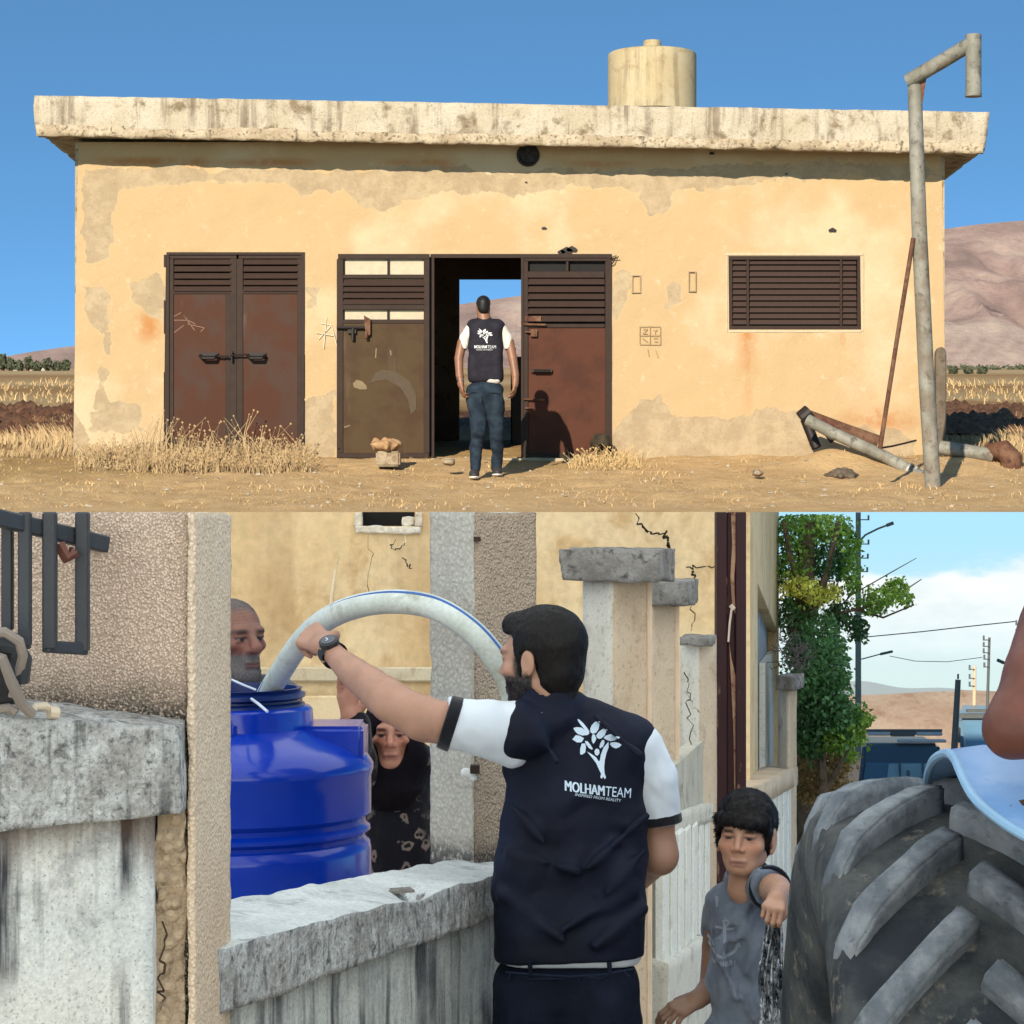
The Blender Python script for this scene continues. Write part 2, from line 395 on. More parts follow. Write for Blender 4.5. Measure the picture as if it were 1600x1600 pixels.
def build_terrain():
    ys = np.concatenate([np.arange(38.0, 50, 0.07), 50*1.012**np.arange(0, 245)])
    ys = ys[ys < 900]; us = np.linspace(-0.42, 0.42, 420)
    Y, U = np.meshgrid(ys, us, indexing='ij'); X = U*Y
    Z = ground_z(X, Y); Z[0] = CAMZ
    V = np.stack([X, Y, Z], -1).reshape(-1, 3); m = len(us)
    i, j = np.meshgrid(np.arange(len(ys)-1), np.arange(m-1), indexing='ij'); i = i.ravel(); j = j.ravel()
    F = np.stack([i*m+j, i*m+j+1, (i+1)*m+j+1, (i+1)*m+j], 1)
    # bands of the field by how far it lies: bare earth, stubble, ploughed strip, straw
    straw = np.array(srgb(222,186,128)); pale = np.array(srgb(226,196,146)); plough = np.array(srgb(110,74,52)); dirt = np.array(srgb(250,210,154)); stub = np.array(srgb(188,146,94))
    bands = [(38, dirt), (46, dirt), (48, straw), (56, stub), (60, plough), (70, plough), (77, stub), (92, pale), (120, stub), (150, pale), (220, stub), (300, pale), (900, stub)]
    yy = V[:, 1]*(1+fbm(V*np.array([0.25,0.5,0])*(40/V[:, 1:2]), 4, 21)*0.3)
    C = np.stack([np.interp(yy, [b[0] for b in bands], [b[1][q] for b in bands]) for q in range(3)], 1)
    mt = Mat('dry_earth', 0.95, spec=0.1); c = mt.attr()
    n = mt.noise(1.2, 8, 0.7); c = mt.mix(mt.ramp(n, 0.35, 0.7), c, mt.mix(1.0, c, (0.8,0.76,0.72), 'MULTIPLY'))
    n2 = mt.noise(9, 6, 0.7); c = mt.mix(mt.math('MULTIPLY', mt.ramp(n2, 0.54, 0.66), 0.55), c, srgb(222,190,138))
    n3 = mt.noise(24, 3, 0.6); c = mt.mix(mt.math('MULTIPLY', mt.ramp(n3, 0.62, 0.7), 0.5), c, srgb(110,80,50))
    mt.base(c); mt.bump(mt.noise(14, 8, 0.7), 0.8, 0.06); mt.bump(mt.noise(60, 3, 0.6), 0.5, 0.02)
    tag(mesh_np('ground', V, F, mt.m, None, True, C), 'dry straw coloured ground and ploughed field', kind='structure')
    b = MB()                          # the bank below the rise, dropping to the street
    b.add([(-40,38.004,2.0),(40,38.004,2.0),(40,39.5,-3.2),(-40,39.5,-3.2)], [(0,1,2,3)])
    tag(b.build('bank', mt.m if False else weathered('bank_earth', srgb(150,120,80), srgb(100,80,55), srgb(180,150,105), 0.8).m), 'bare earth bank below the rise', kind='structure')
build_terrain()

# --- mountain ---
ALB = 0.78
def build_mountain():
    ridge = lambda p: np.interp(p, [-900,-200,0,60,110,200,450,700,815,1000,1300,1475,1530,1600,1900,2600], [568,566,558,548,541,535,515,478,462,430,385,358,351,345,338,360])
    pxs = np.linspace(-700, 2300, 620); ts = np.linspace(0, 1, 120)
    T, PX = np.meshgrid(ts, pxs, indexing='ij'); Y = 560+T*300
    row = 577+(ridge(PX)-577)*(T**0.85)
    X = (PX-800)*Y/FPX; Z = CAMZ+(800-row)*Y/FPX
    P = np.stack([X.ravel()*0.045, Y.ravel()*0.012, Z.ravel()*0.02], 1)
    rg = (1-np.abs(fbm(P, 5, 41)*4)).reshape(X.shape)
    hgt = (577-ridge(PX))/230
    Z = Z+(rg-0.5)*5.5*hgt*np.sin(np.pi*np.clip(T*0.98,0,1))
    V = np.stack([X, Y, Z], -1).reshape(-1, 3); m = len(pxs)
    i, j = np.meshgrid(np.arange(len(ts)-1), np.arange(m-1), indexing='ij'); i = i.ravel(); j = j.ravel()
    F = np.stack([i*m+j, i*m+j+1, (i+1)*m+j+1, (i+1)*m+j], 1)
    pr = row.ravel(); pp = PX.ravel()
    base = np.array(srgb(184,156,142)); dark = np.array(srgb(152,128,118)); light = np.array(srgb(208,184,164)); blk = np.array(srgb(92,76,72))
    q = fbm(np.stack([pp*0.012, pr*0.05, pp*0], 1), 5, 51)+0.5
    C = base+(light-base)*np.clip((q-0.5)*3, 0, 1)[:, None]+(dark-base)*np.clip((0.5-q)*3, 0, 1)[:, None]
    qu = np.clip(1-np.abs((pr-488)/9), 0, 1)*np.clip(1-np.abs((pp-1555)/55), 0, 1)*(fbm(np.stack([pp*0.15, pr*0.2, pp*0], 1), 3, 5) > 0.0)
    C = C+(blk-C)*qu[:, None]*0.8
    lo = np.clip((pr-495)/20, 0, 1)*(pp > 1300)
    stripe = 0.5+0.5*np.sin(pp*0.22+np.sin(pr*0.08)*3+pr*0.05)
    C = C+(light-C)*(lo*(0.35+0.3*stripe))[:, None]
    mt = Mat('mountain_rock', 0.95, spec=0.05); c = mt.attr()
    n = mt.noise(0.5, 8, 0.75, mt.vec((1,0.3,0.5))); c = mt.mix(mt.ramp(n, 0.42, 0.62), c, mt.mix(1.0, c, (0.86,0.85,0.86), 'MULTIPLY')); mt.base(c)
    mt.bump(mt.noise(0.35, 8, 0.75), 0.7, 1.6)
    tag(mesh_np('mountain', V, F, mt.m, None, True, C), 'bare pinkish mountain behind the field', kind='structure')
build_mountain()
ALB = 0.5

# --- palette of the upper place ---
M_RUST = plain('rust_brown_paint', srgb(92,66,50), 0.55, 0.0, 0.4, 0.2, 4)
def door_paint(name, c1, c2, c3):
    m = Mat(name, 0.6, spec=0.12)
    n = m.noise(1.7, 6, 0.62); c = m.mix(m.ramp(n, 0.42, 0.62), c1, c2)
    n2 = m.noise(1.0, 5, 0.65, m.vec((3.5,3.5,0.5))); c = m.mix(m.math('MULTIPLY', m.ramp(n2, 0.58, 0.72), 0.6), c, c3)
    n3 = m.noise(14, 4, 0.7); c = m.mix(m.math('MULTIPLY', m.ramp(n3, 0.62, 0.75), 0.45), c, tuple(x*0.45 for x in c1))
    m.base(c); m.bump(n3, 0.15, 0.01); return m
M_DOORL = door_paint('red_oxide_door', srgb(88,50,32), srgb(84,60,48), srgb(120,98,86))
M_DOORM = door_paint('olive_brown_door', srgb(90,70,44), srgb(82,58,38), srgb(112,94,72))
M_DOORR = door_paint('rust_red_door', srgb(98,56,38), srgb(84,48,34), srgb(116,78,60))
M_FRAME = plain('brown_steel_frame', srgb(66,50,42), 0.6, 0, 0.12, 0.3, 5, 0.1)
M_SLAT = plain('brown_slat_paint', srgb(72,54,46), 0.6, 0, 0.12, 0.2, 5)
M_DARKM = plain('dark_iron', srgb(42,32,28), 0.6, 0.3)
M_GALV = weathered('dull_galvanised_pipe', srgb(146,142,128), srgb(104,98,88), srgb(172,168,154), 2.5, 0.6, 0.2, 40, 0.004, (srgb(120,88,60), 0.5, 3))
M_RPIPE = weathered('rusty_pipe', srgb(112,72,54), srgb(70,44,34), srgb(140,104,80), 3, 0.8, 0.3, 40)
M_CONC = weathered('sunny_concrete', srgb(208,186,150), srgb(128,108,84), srgb(222,206,176), 1.3, 0.95, 0.7, 14, 0.03, (srgb(96,80,62), 0.75, 3.2))
M_ROOF = weathered('roof_concrete', srgb(214,198,170), srgb(146,126,100), srgb(226,212,188), 1.1, 0.95, 0.7, 12, 0.03, (srgb(128,108,86), 0.8, 5.0), (srgb(110,92,72), 0.4, 30))
M_LIP = weathered('lip_concrete', srgb(200,178,146), srgb(112,92,72), srgb(226,206,176), 2.6, 0.95, 0.9, 10, 0.03, None, (srgb(70,56,44), 0.6, 14))
M_TANK = weathered('cream_tank_render', srgb(214,192,150), srgb(186,160,120), srgb(222,204,166), 0.9, 0.95, 0.3, 20, 0.015, (srgb(120,98,72), 0.5, 5.0))
M_STONE = weathered('field_stone', srgb(168,146,118), srgb(110,94,78), srgb(200,180,150), 6, 0.95, 0.6, 20, 0.02)
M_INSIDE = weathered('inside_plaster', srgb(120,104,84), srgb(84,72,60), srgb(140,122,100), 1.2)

# --- front wall material: cream paint peeled off grey render (masks are the real shapes of the patches) ---
PATCH = [
 [(130,262),(270,262),(330,268),(420,262),(560,270),(640,262),(700,262),(800,268),(830,262),(905,262),(1000,268),(1050,262),(1140,258),(1240,250),(1400,258),(1466,258),(1466,278),(1300,276),(1200,285),(1130,290),(1050,302),(1050,338),(1006,338),(1002,302),(960,292),(830,300),(720,302),(630,312),(605,330),(568,326),(545,296),(470,302),(450,286),(300,286),(190,302),(178,345),(172,410),(140,410),(130,330)],
 [(135,447),(172,440),(176,470),(168,522),(150,512),(138,482)],
 [(205,445),(258,420),(262,506),(238,494),(210,470)],
 [(150,645),(190,628),(226,636),(228,672),(150,675)], [(160,570),(175,580),(172,640),(152,640)], [(168,520),(176,522),(176,560),(170,560)],
 [(953,665),(985,640),(1030,618),(1046,650),(1140,658),(1180,640),(1262,648),(1330,668),(1380,672),(1420,690),(1420,715),(953,722)],
 [(955,425),(985,425),(975,485),(955,505)], [(474,632),(528,606),(528,715),(474,715)], [(1042,452),(1072,428),(1066,472),(1040,482)], [(480,452),(503,446),(501,484),(480,480)],
 [(118,640),(150,690),(150,720),(112,720)]]
def poly_sd(P, poly):               # signed distance (positive inside) of 2-d points to a polygon
    P = P[:, None, :]; A = np.array(poly, float); B = np.roll(A, -1, 0)
    e = B-A; w = P-A[None]; t = np.clip((w*e).sum(-1)/((e*e).sum(-1)+1e-9), 0, 1)
    d = np.sqrt((((w-t[..., None]*e))**2).sum(-1)).min(1)
    c = ((A[:, 1] > P[..., 1]) != (B[:, 1] > P[..., 1])) & (P[..., 0] < (B[:, 0]-A[:, 0])*(P[..., 1]-A[:, 1])/np.where(np.abs(B[:, 1]-A[:, 1]) < 1e-9, 1e-9, B[:, 1]-A[:, 1])+A[:, 0])
    return np.where(c.sum(1) % 2 == 1, d, -d)
def wall_xy(px, py, y=YW):          # front wall point: the wall batters outward a little towards its foot
    t = np.clip((np.asarray(py, float)-240)/480, 0, 1)
    q = 796+(np.asarray(px, float)-796)*(1+t*0.0115)
    return (q-800)*y/FPX, CAMZ+(800-np.asarray(py, float))*y/FPX
def WW(px, py, dy=0.0):
    x, z = wall_xy(px, py); return Vector((float(x), YW+dy, float(z)))
def build_front_wall(parent):
    holes = [(262,394,478,722), (675,398,953,722), (1137,400,1342,515)]
    xs = np.unique(np.concatenate([np.linspace(122, 1471, 330), [262,478,675,953,1137,1342]])); ys = np.unique(np.concatenate([np.linspace(222, 722, 126), [394,398,400,515]]))
    GX, GY = np.meshgrid(xs, ys, indexing='ij')
    P = np.stack([GX.ravel(), GY.ravel()], 1)
    x, z = wall_xy(P[:, 0], P[:, 1])
    nz = fbm(np.stack([P[:, 0]*0.02, P[:, 1]*0.02, P[:, 0]*0], 1), 4, 8)*0.05
    edge = np.zeros(len(P), bool)
    for h in holes: edge |= (P[:, 0] >= h[0]-1) & (P[:, 0] <= h[2]+1) & (P[:, 1] >= h[1]-1) & (P[:, 1] <= h[3]+1)
    nz[edge] = 0
    V = np.stack([x, YW+nz, z], 1); m = len(ys)
    i, j = np.meshgrid(np.arange(len(xs)-1), np.arange(m-1), indexing='ij'); i = i.ravel(); j = j.ravel()
    cx = (xs[i]+xs[i+1])/2; cy = (ys[j]+ys[j+1])/2
    keep = np.ones(len(i), bool)
    for h in holes: keep &= ~((cx > h[0]) & (cx < h[2]) & (cy > h[1]) & (cy < h[3]))
    i = i[keep]; j = j[keep]
    F = np.stack([i*m+j, i*m+j+1, (i+1)*m+j+1, (i+1)*m+j], 1)
    wob = fbm(np.stack([P[:, 0]*0.03, P[:, 1]*0.03, P[:, 0]*0], 1), 4, 19)*20+fbm(np.stack([P[:, 0]*0.11, P[:, 1]*0.11, P[:, 0]*0], 1), 3, 29)*12
    sd = np.max([poly_sd(P, p) for p in PATCH], 0)+wob
    R = np.clip(0.5+sd/60, 0, 1)
    pale = [(150,330,500,420),(480,380,524,640),(1100,380,1400,540),(1090,320,1130,345),(150,500,260,660),(455,640,520,700)]
    G = np.clip(fbm(np.stack([P[:, 0]*0.008, P[:, 1]*0.008, P[:, 0]*0], 1), 4, 23)*1.6+0.35, 0, 1)
    B = np.zeros(len(P))              # rust runs below the window, orange undercoat
    for (ax, ay, w, l) in [(1166,515,9,150),(1313,515,5,45),(1165,520,22,90)]:
        B = np.maximum(B, np.clip(1-np.abs(P[:, 0]-ax)/w, 0, 1)*np.clip(1-(P[:, 1]-ay)/l, 0, 1)*(P[:, 1] > ay))
    for (ax, ay, w, l) in [(220,252,90,8),(420,254,80,8),(660,254,60,7),(690,262,40,8),(1370,655,60,22),(1100,680,30,20),(1080,705,60,12),(940,256,50,6),(235,510,22,25),(300,253,30,8)]:
        B = np.maximum(B, 0.8*np.clip(1.3-np.sqrt(((P[:, 0]-ax)/w)**2+((P[:, 1]-ay)/l)**2), 0, 1))
    C = np.stack([R, G, B], 1)
    mt = Mat('peeling_cream_paint', 0.93, spec=0.15); s = mt.sep(mt.attr())
    e1 = mt.noise(2.2, 8, 0.7); e2 = mt.noise(11, 5, 0.65)
    r = mt.math('ADD', s[0], mt.math('ADD', mt.math('MULTIPLY', mt.math('SUBTRACT', e1, 0.5), 0.28), mt.math('MULTIPLY', mt.math('SUBTRACT', e2, 0.5), 0.14)))
    k = mt.math('MULTIPLY', mt.ramp(r, 0.485, 0.53), mt.ramp(mt.noise(7, 6, 0.7), 0.22, 0.5, 0.55, 1.0))
    cream = mt.mix(mt.ramp(mt.math('ADD', s[1], mt.math('MULTIPLY', mt.math('SUBTRACT', e1, 0.5), 0.8)), 0.25, 0.85), srgb(220,188,142), srgb(234,209,170))
    cream = mt.mix(mt.math('MULTIPLY', mt.ramp(mt.noise(6, 7, 0.72), 0.55, 0.72), 0.5), cream, srgb(240,224,188))
    cream = mt.mix(mt.math('MULTIPLY', mt.ramp(mt.noise(17, 4, 0.6), 0.64, 0.74), 0.35), cream, srgb(206,170,120))
    cream = mt.mix(mt.math('MULTIPLY', s[2], mt.ramp(e1, 0.3, 0.6)), cream, srgb(206,134,70))
    grey = mt.mix(mt.ramp(mt.noise(3.4, 7, 0.7), 0.38, 0.64), srgb(192,169,136), srgb(212,189,153))
    grey = mt.mix(mt.math('MULTIPLY', mt.ramp(mt.noise(24, 3, 0.6), 0.6, 0.72), 0.4), grey, srgb(140,120,92))
    rim = mt.math('MULTIPLY', mt.ramp(r, 0.44, 0.49), mt.math('SUBTRACT', 1.0, mt.ramp(r, 0.49, 0.505)))
    c = mt.mix(k, cream, grey); c = mt.mix(mt.math('MULTIPLY', rim, 0.15), c, srgb(232,212,172)); mt.base(c)
    mt.bump(mt.math('SUBTRACT', 1.0, k), 0.35, 0.02); mt.bump(mt.noise(22, 6, 0.7), 0.35, 0.03)
    mesh_np('front_wall', V, F, mt.m, parent, True, C)
    mo = plain('reveal_plaster', srgb(196,160,110), 0.95)
    for (x0, y0, x1, y1), dep in zip(holes, (0.16, 0.42, 0.2)):
        q = [WW(x0, y1), WW(x0, y0), WW(x1, y0), WW(x1, y1)]; d = Vector((0, dep, 0)); fd = Vector((0, 0.0, 0))
        b = MB()                      # jambs and head of this opening
        b.add([q[0],q[1],q[2],q[3],q[0]+d,q[1]+d,q[2]+d,q[3]+d], [(0,1,5,4),(1,2,6,5),(2,3,7,6)]); b.build('reveal', mo.m, parent, fix=False)
    return mt

def slats(parent, x0, x1, rows, hpx, dy, mat, tilt=0.6, thick=0.03):
    """louvre slats between px x0..x1, one object each; rows = top pixel rows"""
    me = None; ref = None
    for r in rows:
        a = WW(x0, r, dy); c = WW(x1, r, dy); h = L(hpx, YW)
        if me is None:
            b = MB(); w = c.x-a.x
            b.hexa([(0,-tilt*h,-h),(w,-tilt*h,-h),(w,-tilt*h+thick,-h),(0,-tilt*h+thick,-h),(0,0,0),(w,0,0),(w,thick,0),(0,thick,0)])
            me = b.mesh('slat'); me.materials.append(mat)
        o = link('slat', me, None, parent)
        m = parent_inv(parent); o.matrix_parent_inverse = m; o.location = a
def frame(b, x0, y0, x1, y1, w, dy, dep):  # rectangular frame of px width w
    for (p, q, r, s) in ((x0,y0,x1,y0+w),(x0,y1-w,x1,y1),(x0,y0+w,x0+w,y1-w),(x1-w,y0+w,x1,y1-w)):
        a = WW(p, s, dy); c = WW(r, q, dy); b.box((a.x, YW+dy, a.z), (c.x, YW+dy+dep, c.z))
def rect(b, x0, y0, x1, y1, dy, dep):
    a = WW(x0, y1, dy); c = WW(x1, y0, dy); b.box((a.x, YW+dy, a.z), (c.x, YW+dy+dep, c.z))
def strokes(name, lines, mat, parent, wpx, dy, y=YW):   # flat scratched or painted lines on the wall plane
    b = MB()
    for ln in lines:
        for a, c in zip(ln[:-1], ln[1:]):
            A = WW(*a, dy); C_ = WW(*c, dy); d = (C_-A); d.y = 0
            n = Vector((-d.z, 0, d.x)).normalized()*L(wpx, y)/2
            b.add([A-n, C_-n, C_+n, A+n], [(0,1,2,3)])
    return b.build(name, mat, parent, fix=False)

def build_pump_house():
    H = thing('pump_house', 'cream plastered flat roofed pump house with brown steel doors on the dry rise', 'building', (0, YW, 3.0))
    build_front_wall(H)
    YB = 54.0
    xl = WW(122, 240).x; xr = WW(1471, 240).x; zt = WW(800, 222).z; z0 = 2.5
    b = MB(); b.box((xl-0.06, YW+0.02, z0), (xl+0.3, YB, zt)); b.build('side_wall', M_CONC.m, H)
    b = MB(); b.box((xr-0.3, YW+0.02, z0), (xr+0.06, YB, zt)); b.build('side_wall', M_CONC.m, H)
    # rear wall with the rear doorway one looks through
    def wx(px, y): return (px-800)*y/FPX
    def wz(py, y): return CAMZ+(800-py)*y/FPX
    b = MB(); ox0, ox1, ozt = wx(718, YB), wx(842, YB), wz(437, YB)
    b.box((xl+0.3, YB-0.35, z0), (ox0, YB, zt)); b.box((ox1, YB-0.35, z0), (xr-0.3, YB, zt)); b.box((ox0, YB-0.35, ozt), (ox1, YB, zt))
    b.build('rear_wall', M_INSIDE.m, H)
    b = MB(); b.box((wx(798, YB-1), YB-1.6, 3.2), (wx(850, YB-1), YB-0.6, wz(560, YB-1))); b.build('black_block', plain('block_black', (0.02,0.02,0.02)).m, H, 0.03)  # plain black block seen through the doorway
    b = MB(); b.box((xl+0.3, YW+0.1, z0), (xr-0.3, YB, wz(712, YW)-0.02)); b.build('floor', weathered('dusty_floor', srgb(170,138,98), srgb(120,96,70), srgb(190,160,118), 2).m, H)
    a = WW(675, 722); c = WW(953, 714); b = MB(); b.box((a.x, YW-0.32, z0), (c.x, YW+0.1, c.z-0.03)); b.build('threshold', M_CONC.m, H, 0.02)
    # roof slab, pitched slightly for the rain
    yf = YW-0.86; ys = YB+0.5
    tl = W(51,149,yf); tr = W(1547,175,yf); bl = W(55,203,yf); br = W(1541,232,yf)
    P = [bl, br, Vector((br.x, ys, br.z)), Vector((bl.x, ys, bl.z)), tl, tr, Vector((tr.x, ys, tr.z)), Vector((tl.x, ys, tl.z))]
    rough('roof', P, 0.085, 0.014, M_ROOF.m, H, 3.6, 4, 0.10)
    # broken lower lip of the slab, proud of its face, with crumbled edge
    lp = [W(54,196,yf-0.03), W(1542,224,yf-0.03)]; lq = [W(56,212,yf-0.03), W(1539,240,yf-0.03)]
    for q in range(11):
        t0, t1 = q/11-0.003*(q > 0), (q+1)/11+0.003*(q < 10); a0, a1 = lp[0].lerp(lp[1], t0), lp[0].lerp(lp[1], t1); c0, c1 = lq[0].lerp(lq[1], t0), lq[0].lerp(lq[1], t1); d = Vector((0,0.12,0)); h_ = random.Random(q).uniform(-0.02,0.03)
        rough('lip_piece', [c0, c1, c1+d, c0+d, a0+Vector((0,0,h_)), a1+Vector((0,0,h_)), a1+d+Vector((0,0,h_)), a0+d+Vector((0,0,h_))], 0.06, 0.035, M_LIP.m, H, 5, 40+q, 0.16)
    # left pair of closed doors
    for k, (x0, x1) in enumerate(((266,371),(374,475))):
        D = link('door', door_panel(x0, x1, 398, 716, 0.05), M_DOORL.m, H); D['label'] = ('red oxide door leaf with a scratched graffiti mark', 'red oxide door leaf with pale worn patch below its handle')[k]
        b = MB(); frame(b, x0, 397, x1, 720, 7, 0.03, 0.07); rect(b, x0, 452, x1, 459, 0.032, 0.06)
        if k == 0: rect(b, 357, 459, 364, 713, 0.034, 0.05)
        b.build('frame', M_FRAME.m, D, 0.006)
        slats(D, x0+8, x1-8, [404,415,426,436,446], 9.0, 0.07, M_SLAT.m)
        hx = (317,391)[k]
        b = MB(); pts = [WW(hx,556,-0.02), WW(hx+4,560,-0.1), WW(hx+22,560,-0.1), WW(hx+26,556,-0.02)]; b.tube(pts, 0.035, 8)
        rect(b, hx, 551, hx+27, 556, 0.0, 0.03); b.build('handle', M_DARKM.m, D)
        if k == 0:
            b = MB(); b.tube([WW(343,557,-0.05), WW(362,558,-0.05)], 0.02, 6); b.tube([WW(366,549,-0.04), WW(366,566,-0.04)], 0.02, 6); b.tube([WW(364,556,-0.06), WW(392,554,-0.06)], 0.016, 6); b.build('latch', M_DARKM.m, D)
            strokes('scratch', [[(271,496),(286,488),(296,500),(274,500),(271,494)],[(286,488),(307,516)],[(290,508),(274,520)],[(296,506),(322,512),(316,518)],[(296,500),(308,506)]], plain('scratched_metal', srgb(150,104,78)).m, D, 1.1, 0.046)
    b = MB(); frame(b, 262, 394, 478, 724, 4, 0.0, 0.12); b.build('door_frame', M_FRAME.m, H)
    # middle leaf folded open against the wall: panel, two open gaps filled with pale sheets, louvres
    D = link('door', door_panel(533, 669, 505, 712, -0.13), M_DOORM.m, H); D['label'] = 'olive brown door leaf folded open flat against the wall'
    b = MB(); frame(b, 530, 398, 672, 716, 8, -0.15, 0.08)
    for r0, r1 in ((430,436),(476,485),(500,506)): rect(b, 538, r0, 664, r1, -0.145, 0.06)
    rect(b, 606.5, 406, 609, 430, -0.14, 0.05); rect(b, 606.5, 485, 609, 500, -0.14, 0.05)
    b.build('frame', M_FRAME.m, D, 0.006)
    slats(D, 538, 664, [438,447,457,467], 9.5, -0.1, M_SLAT.m)
    b = MB(); rect(b, 541, 405, 663, 431, -0.07, 0.015); rect(b, 541, 484, 663, 501, -0.07, 0.015); b.build('pane', plain('sunlit_wall_tone', srgb(222,206,176), 0.8).m, D)  # pale sheet stands in for the sunlit wall behind the open gaps
    b = MB(); b.tube([WW(529,513,-0.2), WW(572,513,-0.2)], 0.03, 8); b.tube([WW(554,513,-0.2), WW(554,533,-0.2)], 0.03, 6); rect(b, 546, 516, 559, 522, -0.2, 0.04); b.build('bolt', M_DARKM.m, D)
    b = MB(); pl = [WW(571,494,-0.22), WW(581,500,-0.22), WW(581,524,-0.22), WW(574,528,-0.22)]; b.prism(pl, (0,0.05,0)); b.tube([WW(575,520,-0.22),WW(575,530,-0.24)],0.03,6); b.build('hasp', M_RPIPE.m, D)
    msc = plain('pale_scuff', srgb(150,130,100), 0.9)
    for ln in ([(590,545),(589,560)],[(541,668),(550,665)],[(612,548),(613,556)]): strokes('scuff', [ln], msc.m, D, 2.0, -0.136)
    for pts, mm in (([(554,600),(560,594),(568,596),(575,603),(576,609),(566,609),(556,606)], msc), ([(580,600),(588,584),(600,578),(622,582),(642,596),(652,618),(652,640),(644,648),(640,626),(628,606),(606,594),(590,596)], plain('worn_paint', srgb(98,82,64), 0.9))):
        b = MB(); b.prism([WW(px, py, -0.138) for px, py in pts], (0, 0.006, 0)); b.build('worn_patch', mm.m, D)
    # right leaf, closed
    D = link('door', door_panel(822, 946, 512, 712, 0.02), M_DOORR.m, H); D['label'] = 'rust red closed door leaf with louvres on top'
    b = MB(); frame(b, 817, 400, 952, 716, 8, -0.01, 0.08)
    for r0, r1 in ((424,434),(506,512)): rect(b, 824, r0, 944, r1, -0.005, 0.06)
    rect(b, 884, 408, 888, 424, 0.0, 0.05); b.build('frame', M_FRAME.m, D, 0.006)
    b = MB(); rect(b, 823, 403, 946, 510, 0.1, 0.02); b.build('backing', plain('interior_dark', (0.012,0.01,0.009), 1).m, D)  # black sheet stands in for the dark interior behind the louvres
    slats(D, 824, 944, [435,447,458,470,481,493], 9.5, 0.04, M_SLAT.m)
    b = MB(); rect(b, 830, 577, 862, 582, -0.06, 0.06); b.tube([WW(834,580,-0.09), WW(858,580,-0.09)], 0.03, 6); b.build('handle', M_DARKM.m, D)
    for k in range(5):
        b = MB()
        if k == 0: b.tube([WW(818,507,-0.05), WW(853,508,-0.05)], 0.022, 6)
        if k == 1: b.tube([WW(820,519,-0.05), WW(836,519,-0.05)], 0.02, 6); rect(b, 829, 515, 839, 526, -0.06, 0.05)
        if k == 2: b.tube([WW(818,624,-0.05), WW(850,625,-0.05)], 0.018, 6)
        if k == 3: b.tube([WW(820,638,-0.05), WW(832,638,-0.05)], 0.018, 6)
        if k == 4: rect(b, 820, 494, 845, 502, -0.03, 0.03)
        b.build('bolt' if k < 4 else 'plate', M_RPIPE.m, D)
    b = MB(); frame(b, 673, 397, 955, 724, 6, -0.03, 0.12); rect(b, 814, 403, 818, 720, -0.03, 0.12); b.build('door_frame', M_FRAME.m, H)
    # louvred window
    Wn = tag(None, None) if False else None
    b = MB(); frame(b, 1137, 400, 1342, 515, 6, 0.0, 0.14); rect(b, 1164, 406, 1169, 509, -0.01, 0.05); rect(b, 1309, 406, 1314, 509, -0.01, 0.05)
    Wn = b.build('window', M_FRAME.m, H, 0.005)
    slats(Wn, 1143, 1336, [404+9.4*q for q in range(11)], 8.6, 0.08, plain('dark_brown_slat', srgb(74,52,42), 0.5).m)
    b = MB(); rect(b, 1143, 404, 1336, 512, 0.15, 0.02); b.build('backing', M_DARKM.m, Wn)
    b = MB()
    for (x0, y0, x1, y1) in ((1132,395,1347,399.5),(1132,399.5,1136,520),(1343,399.5,1348,518),(1136,516,1343,520)): rect(b, x0, y0, x1, y1, -0.015, 0.04)
    b.build('surround', plain('white_mortar', srgb(226,204,168), 0.95).m, Wn, 0.01)
    # round vent, holes, socket boxes, marks
    b = MB(); c = WW(825, 243, -0.06); r = L(15, YW); n = 28
    ring = [(c.x+r*math.cos(2*math.pi*q/n), c.z+r*math.sin(2*math.pi*q/n)) for q in range(n)]
    b.tube([(x, YW-0.05, z) for x, z in ring+ring[:1]], 0.035, 8, False); V_ = b.build('vent', M_DARKM.m, H)
    b = MB(); b.prism([(c.x+(x-c.x)*0.97, YW-0.02, c.z+(z-c.z)*0.97) for x, z in ring], (0, 0.015, 0)); b.build('backing', plain('vent_black', (0.012,0.01,0.01)).m, V_)
    b = MB()
    for q in range(5):
        a = 2*math.pi*q/5+0.4; b.bar(c+Vector((0,0.02,0)), c+Vector((r*0.9*math.cos(a), 0.0, r*0.9*math.sin(a))), 0.08, 0.02, (0,1,0.3))
    b.build('fan_blade', M_DARKM.m, V_)
    for (px, py, r_) in ((850,357,4),(822,285,2),(1299,360,6),(1112,240,4),(1228,272,2),(885,392,9),(893,390,8),(877,394,6)):
        q = [WW(px+r_*math.cos(t)*1.1, py+r_*0.55*math.sin(t*1.0)*(1+0.3*math.sin(3*t)), -0.03) for t in np.linspace(0, 2*math.pi, 9)[:-1]]; b = MB(); b.prism(q, (0,0.01,0)); b.build('hole', M_DARKM.m, H)
    for (x0, y0, x1, y1) in ((986,430,1000,458),(1074,424,1086,456)):
        b = MB(); frame(b, x0, y0, x1, y1, 1.6, -0.05, 0.05); b.build('socket_box', plain('box_plaster', srgb(190,160,120)).m, H)
    strokes('wall_mark', [[(998,510),(1030,510),(1030,538),(998,538),(998,510)],[(1014,510),(1014,538)],[(998,524),(1030,524)],[(1003,514),(1010,514),(1003,521),(1010,521)],[(1019,514),(1022,518),(1025,514)],[(1022,518),(1022,522)],[(1002,528),(1010,534)],[(1019,528),(1026,528)],[(1020,533),(1026,533)],[(1010,545),(1012,556)],[(1022,546),(1026,558)]], plain('pencil_grey', srgb(192,156,108)).m, H, 1.2, -0.035)
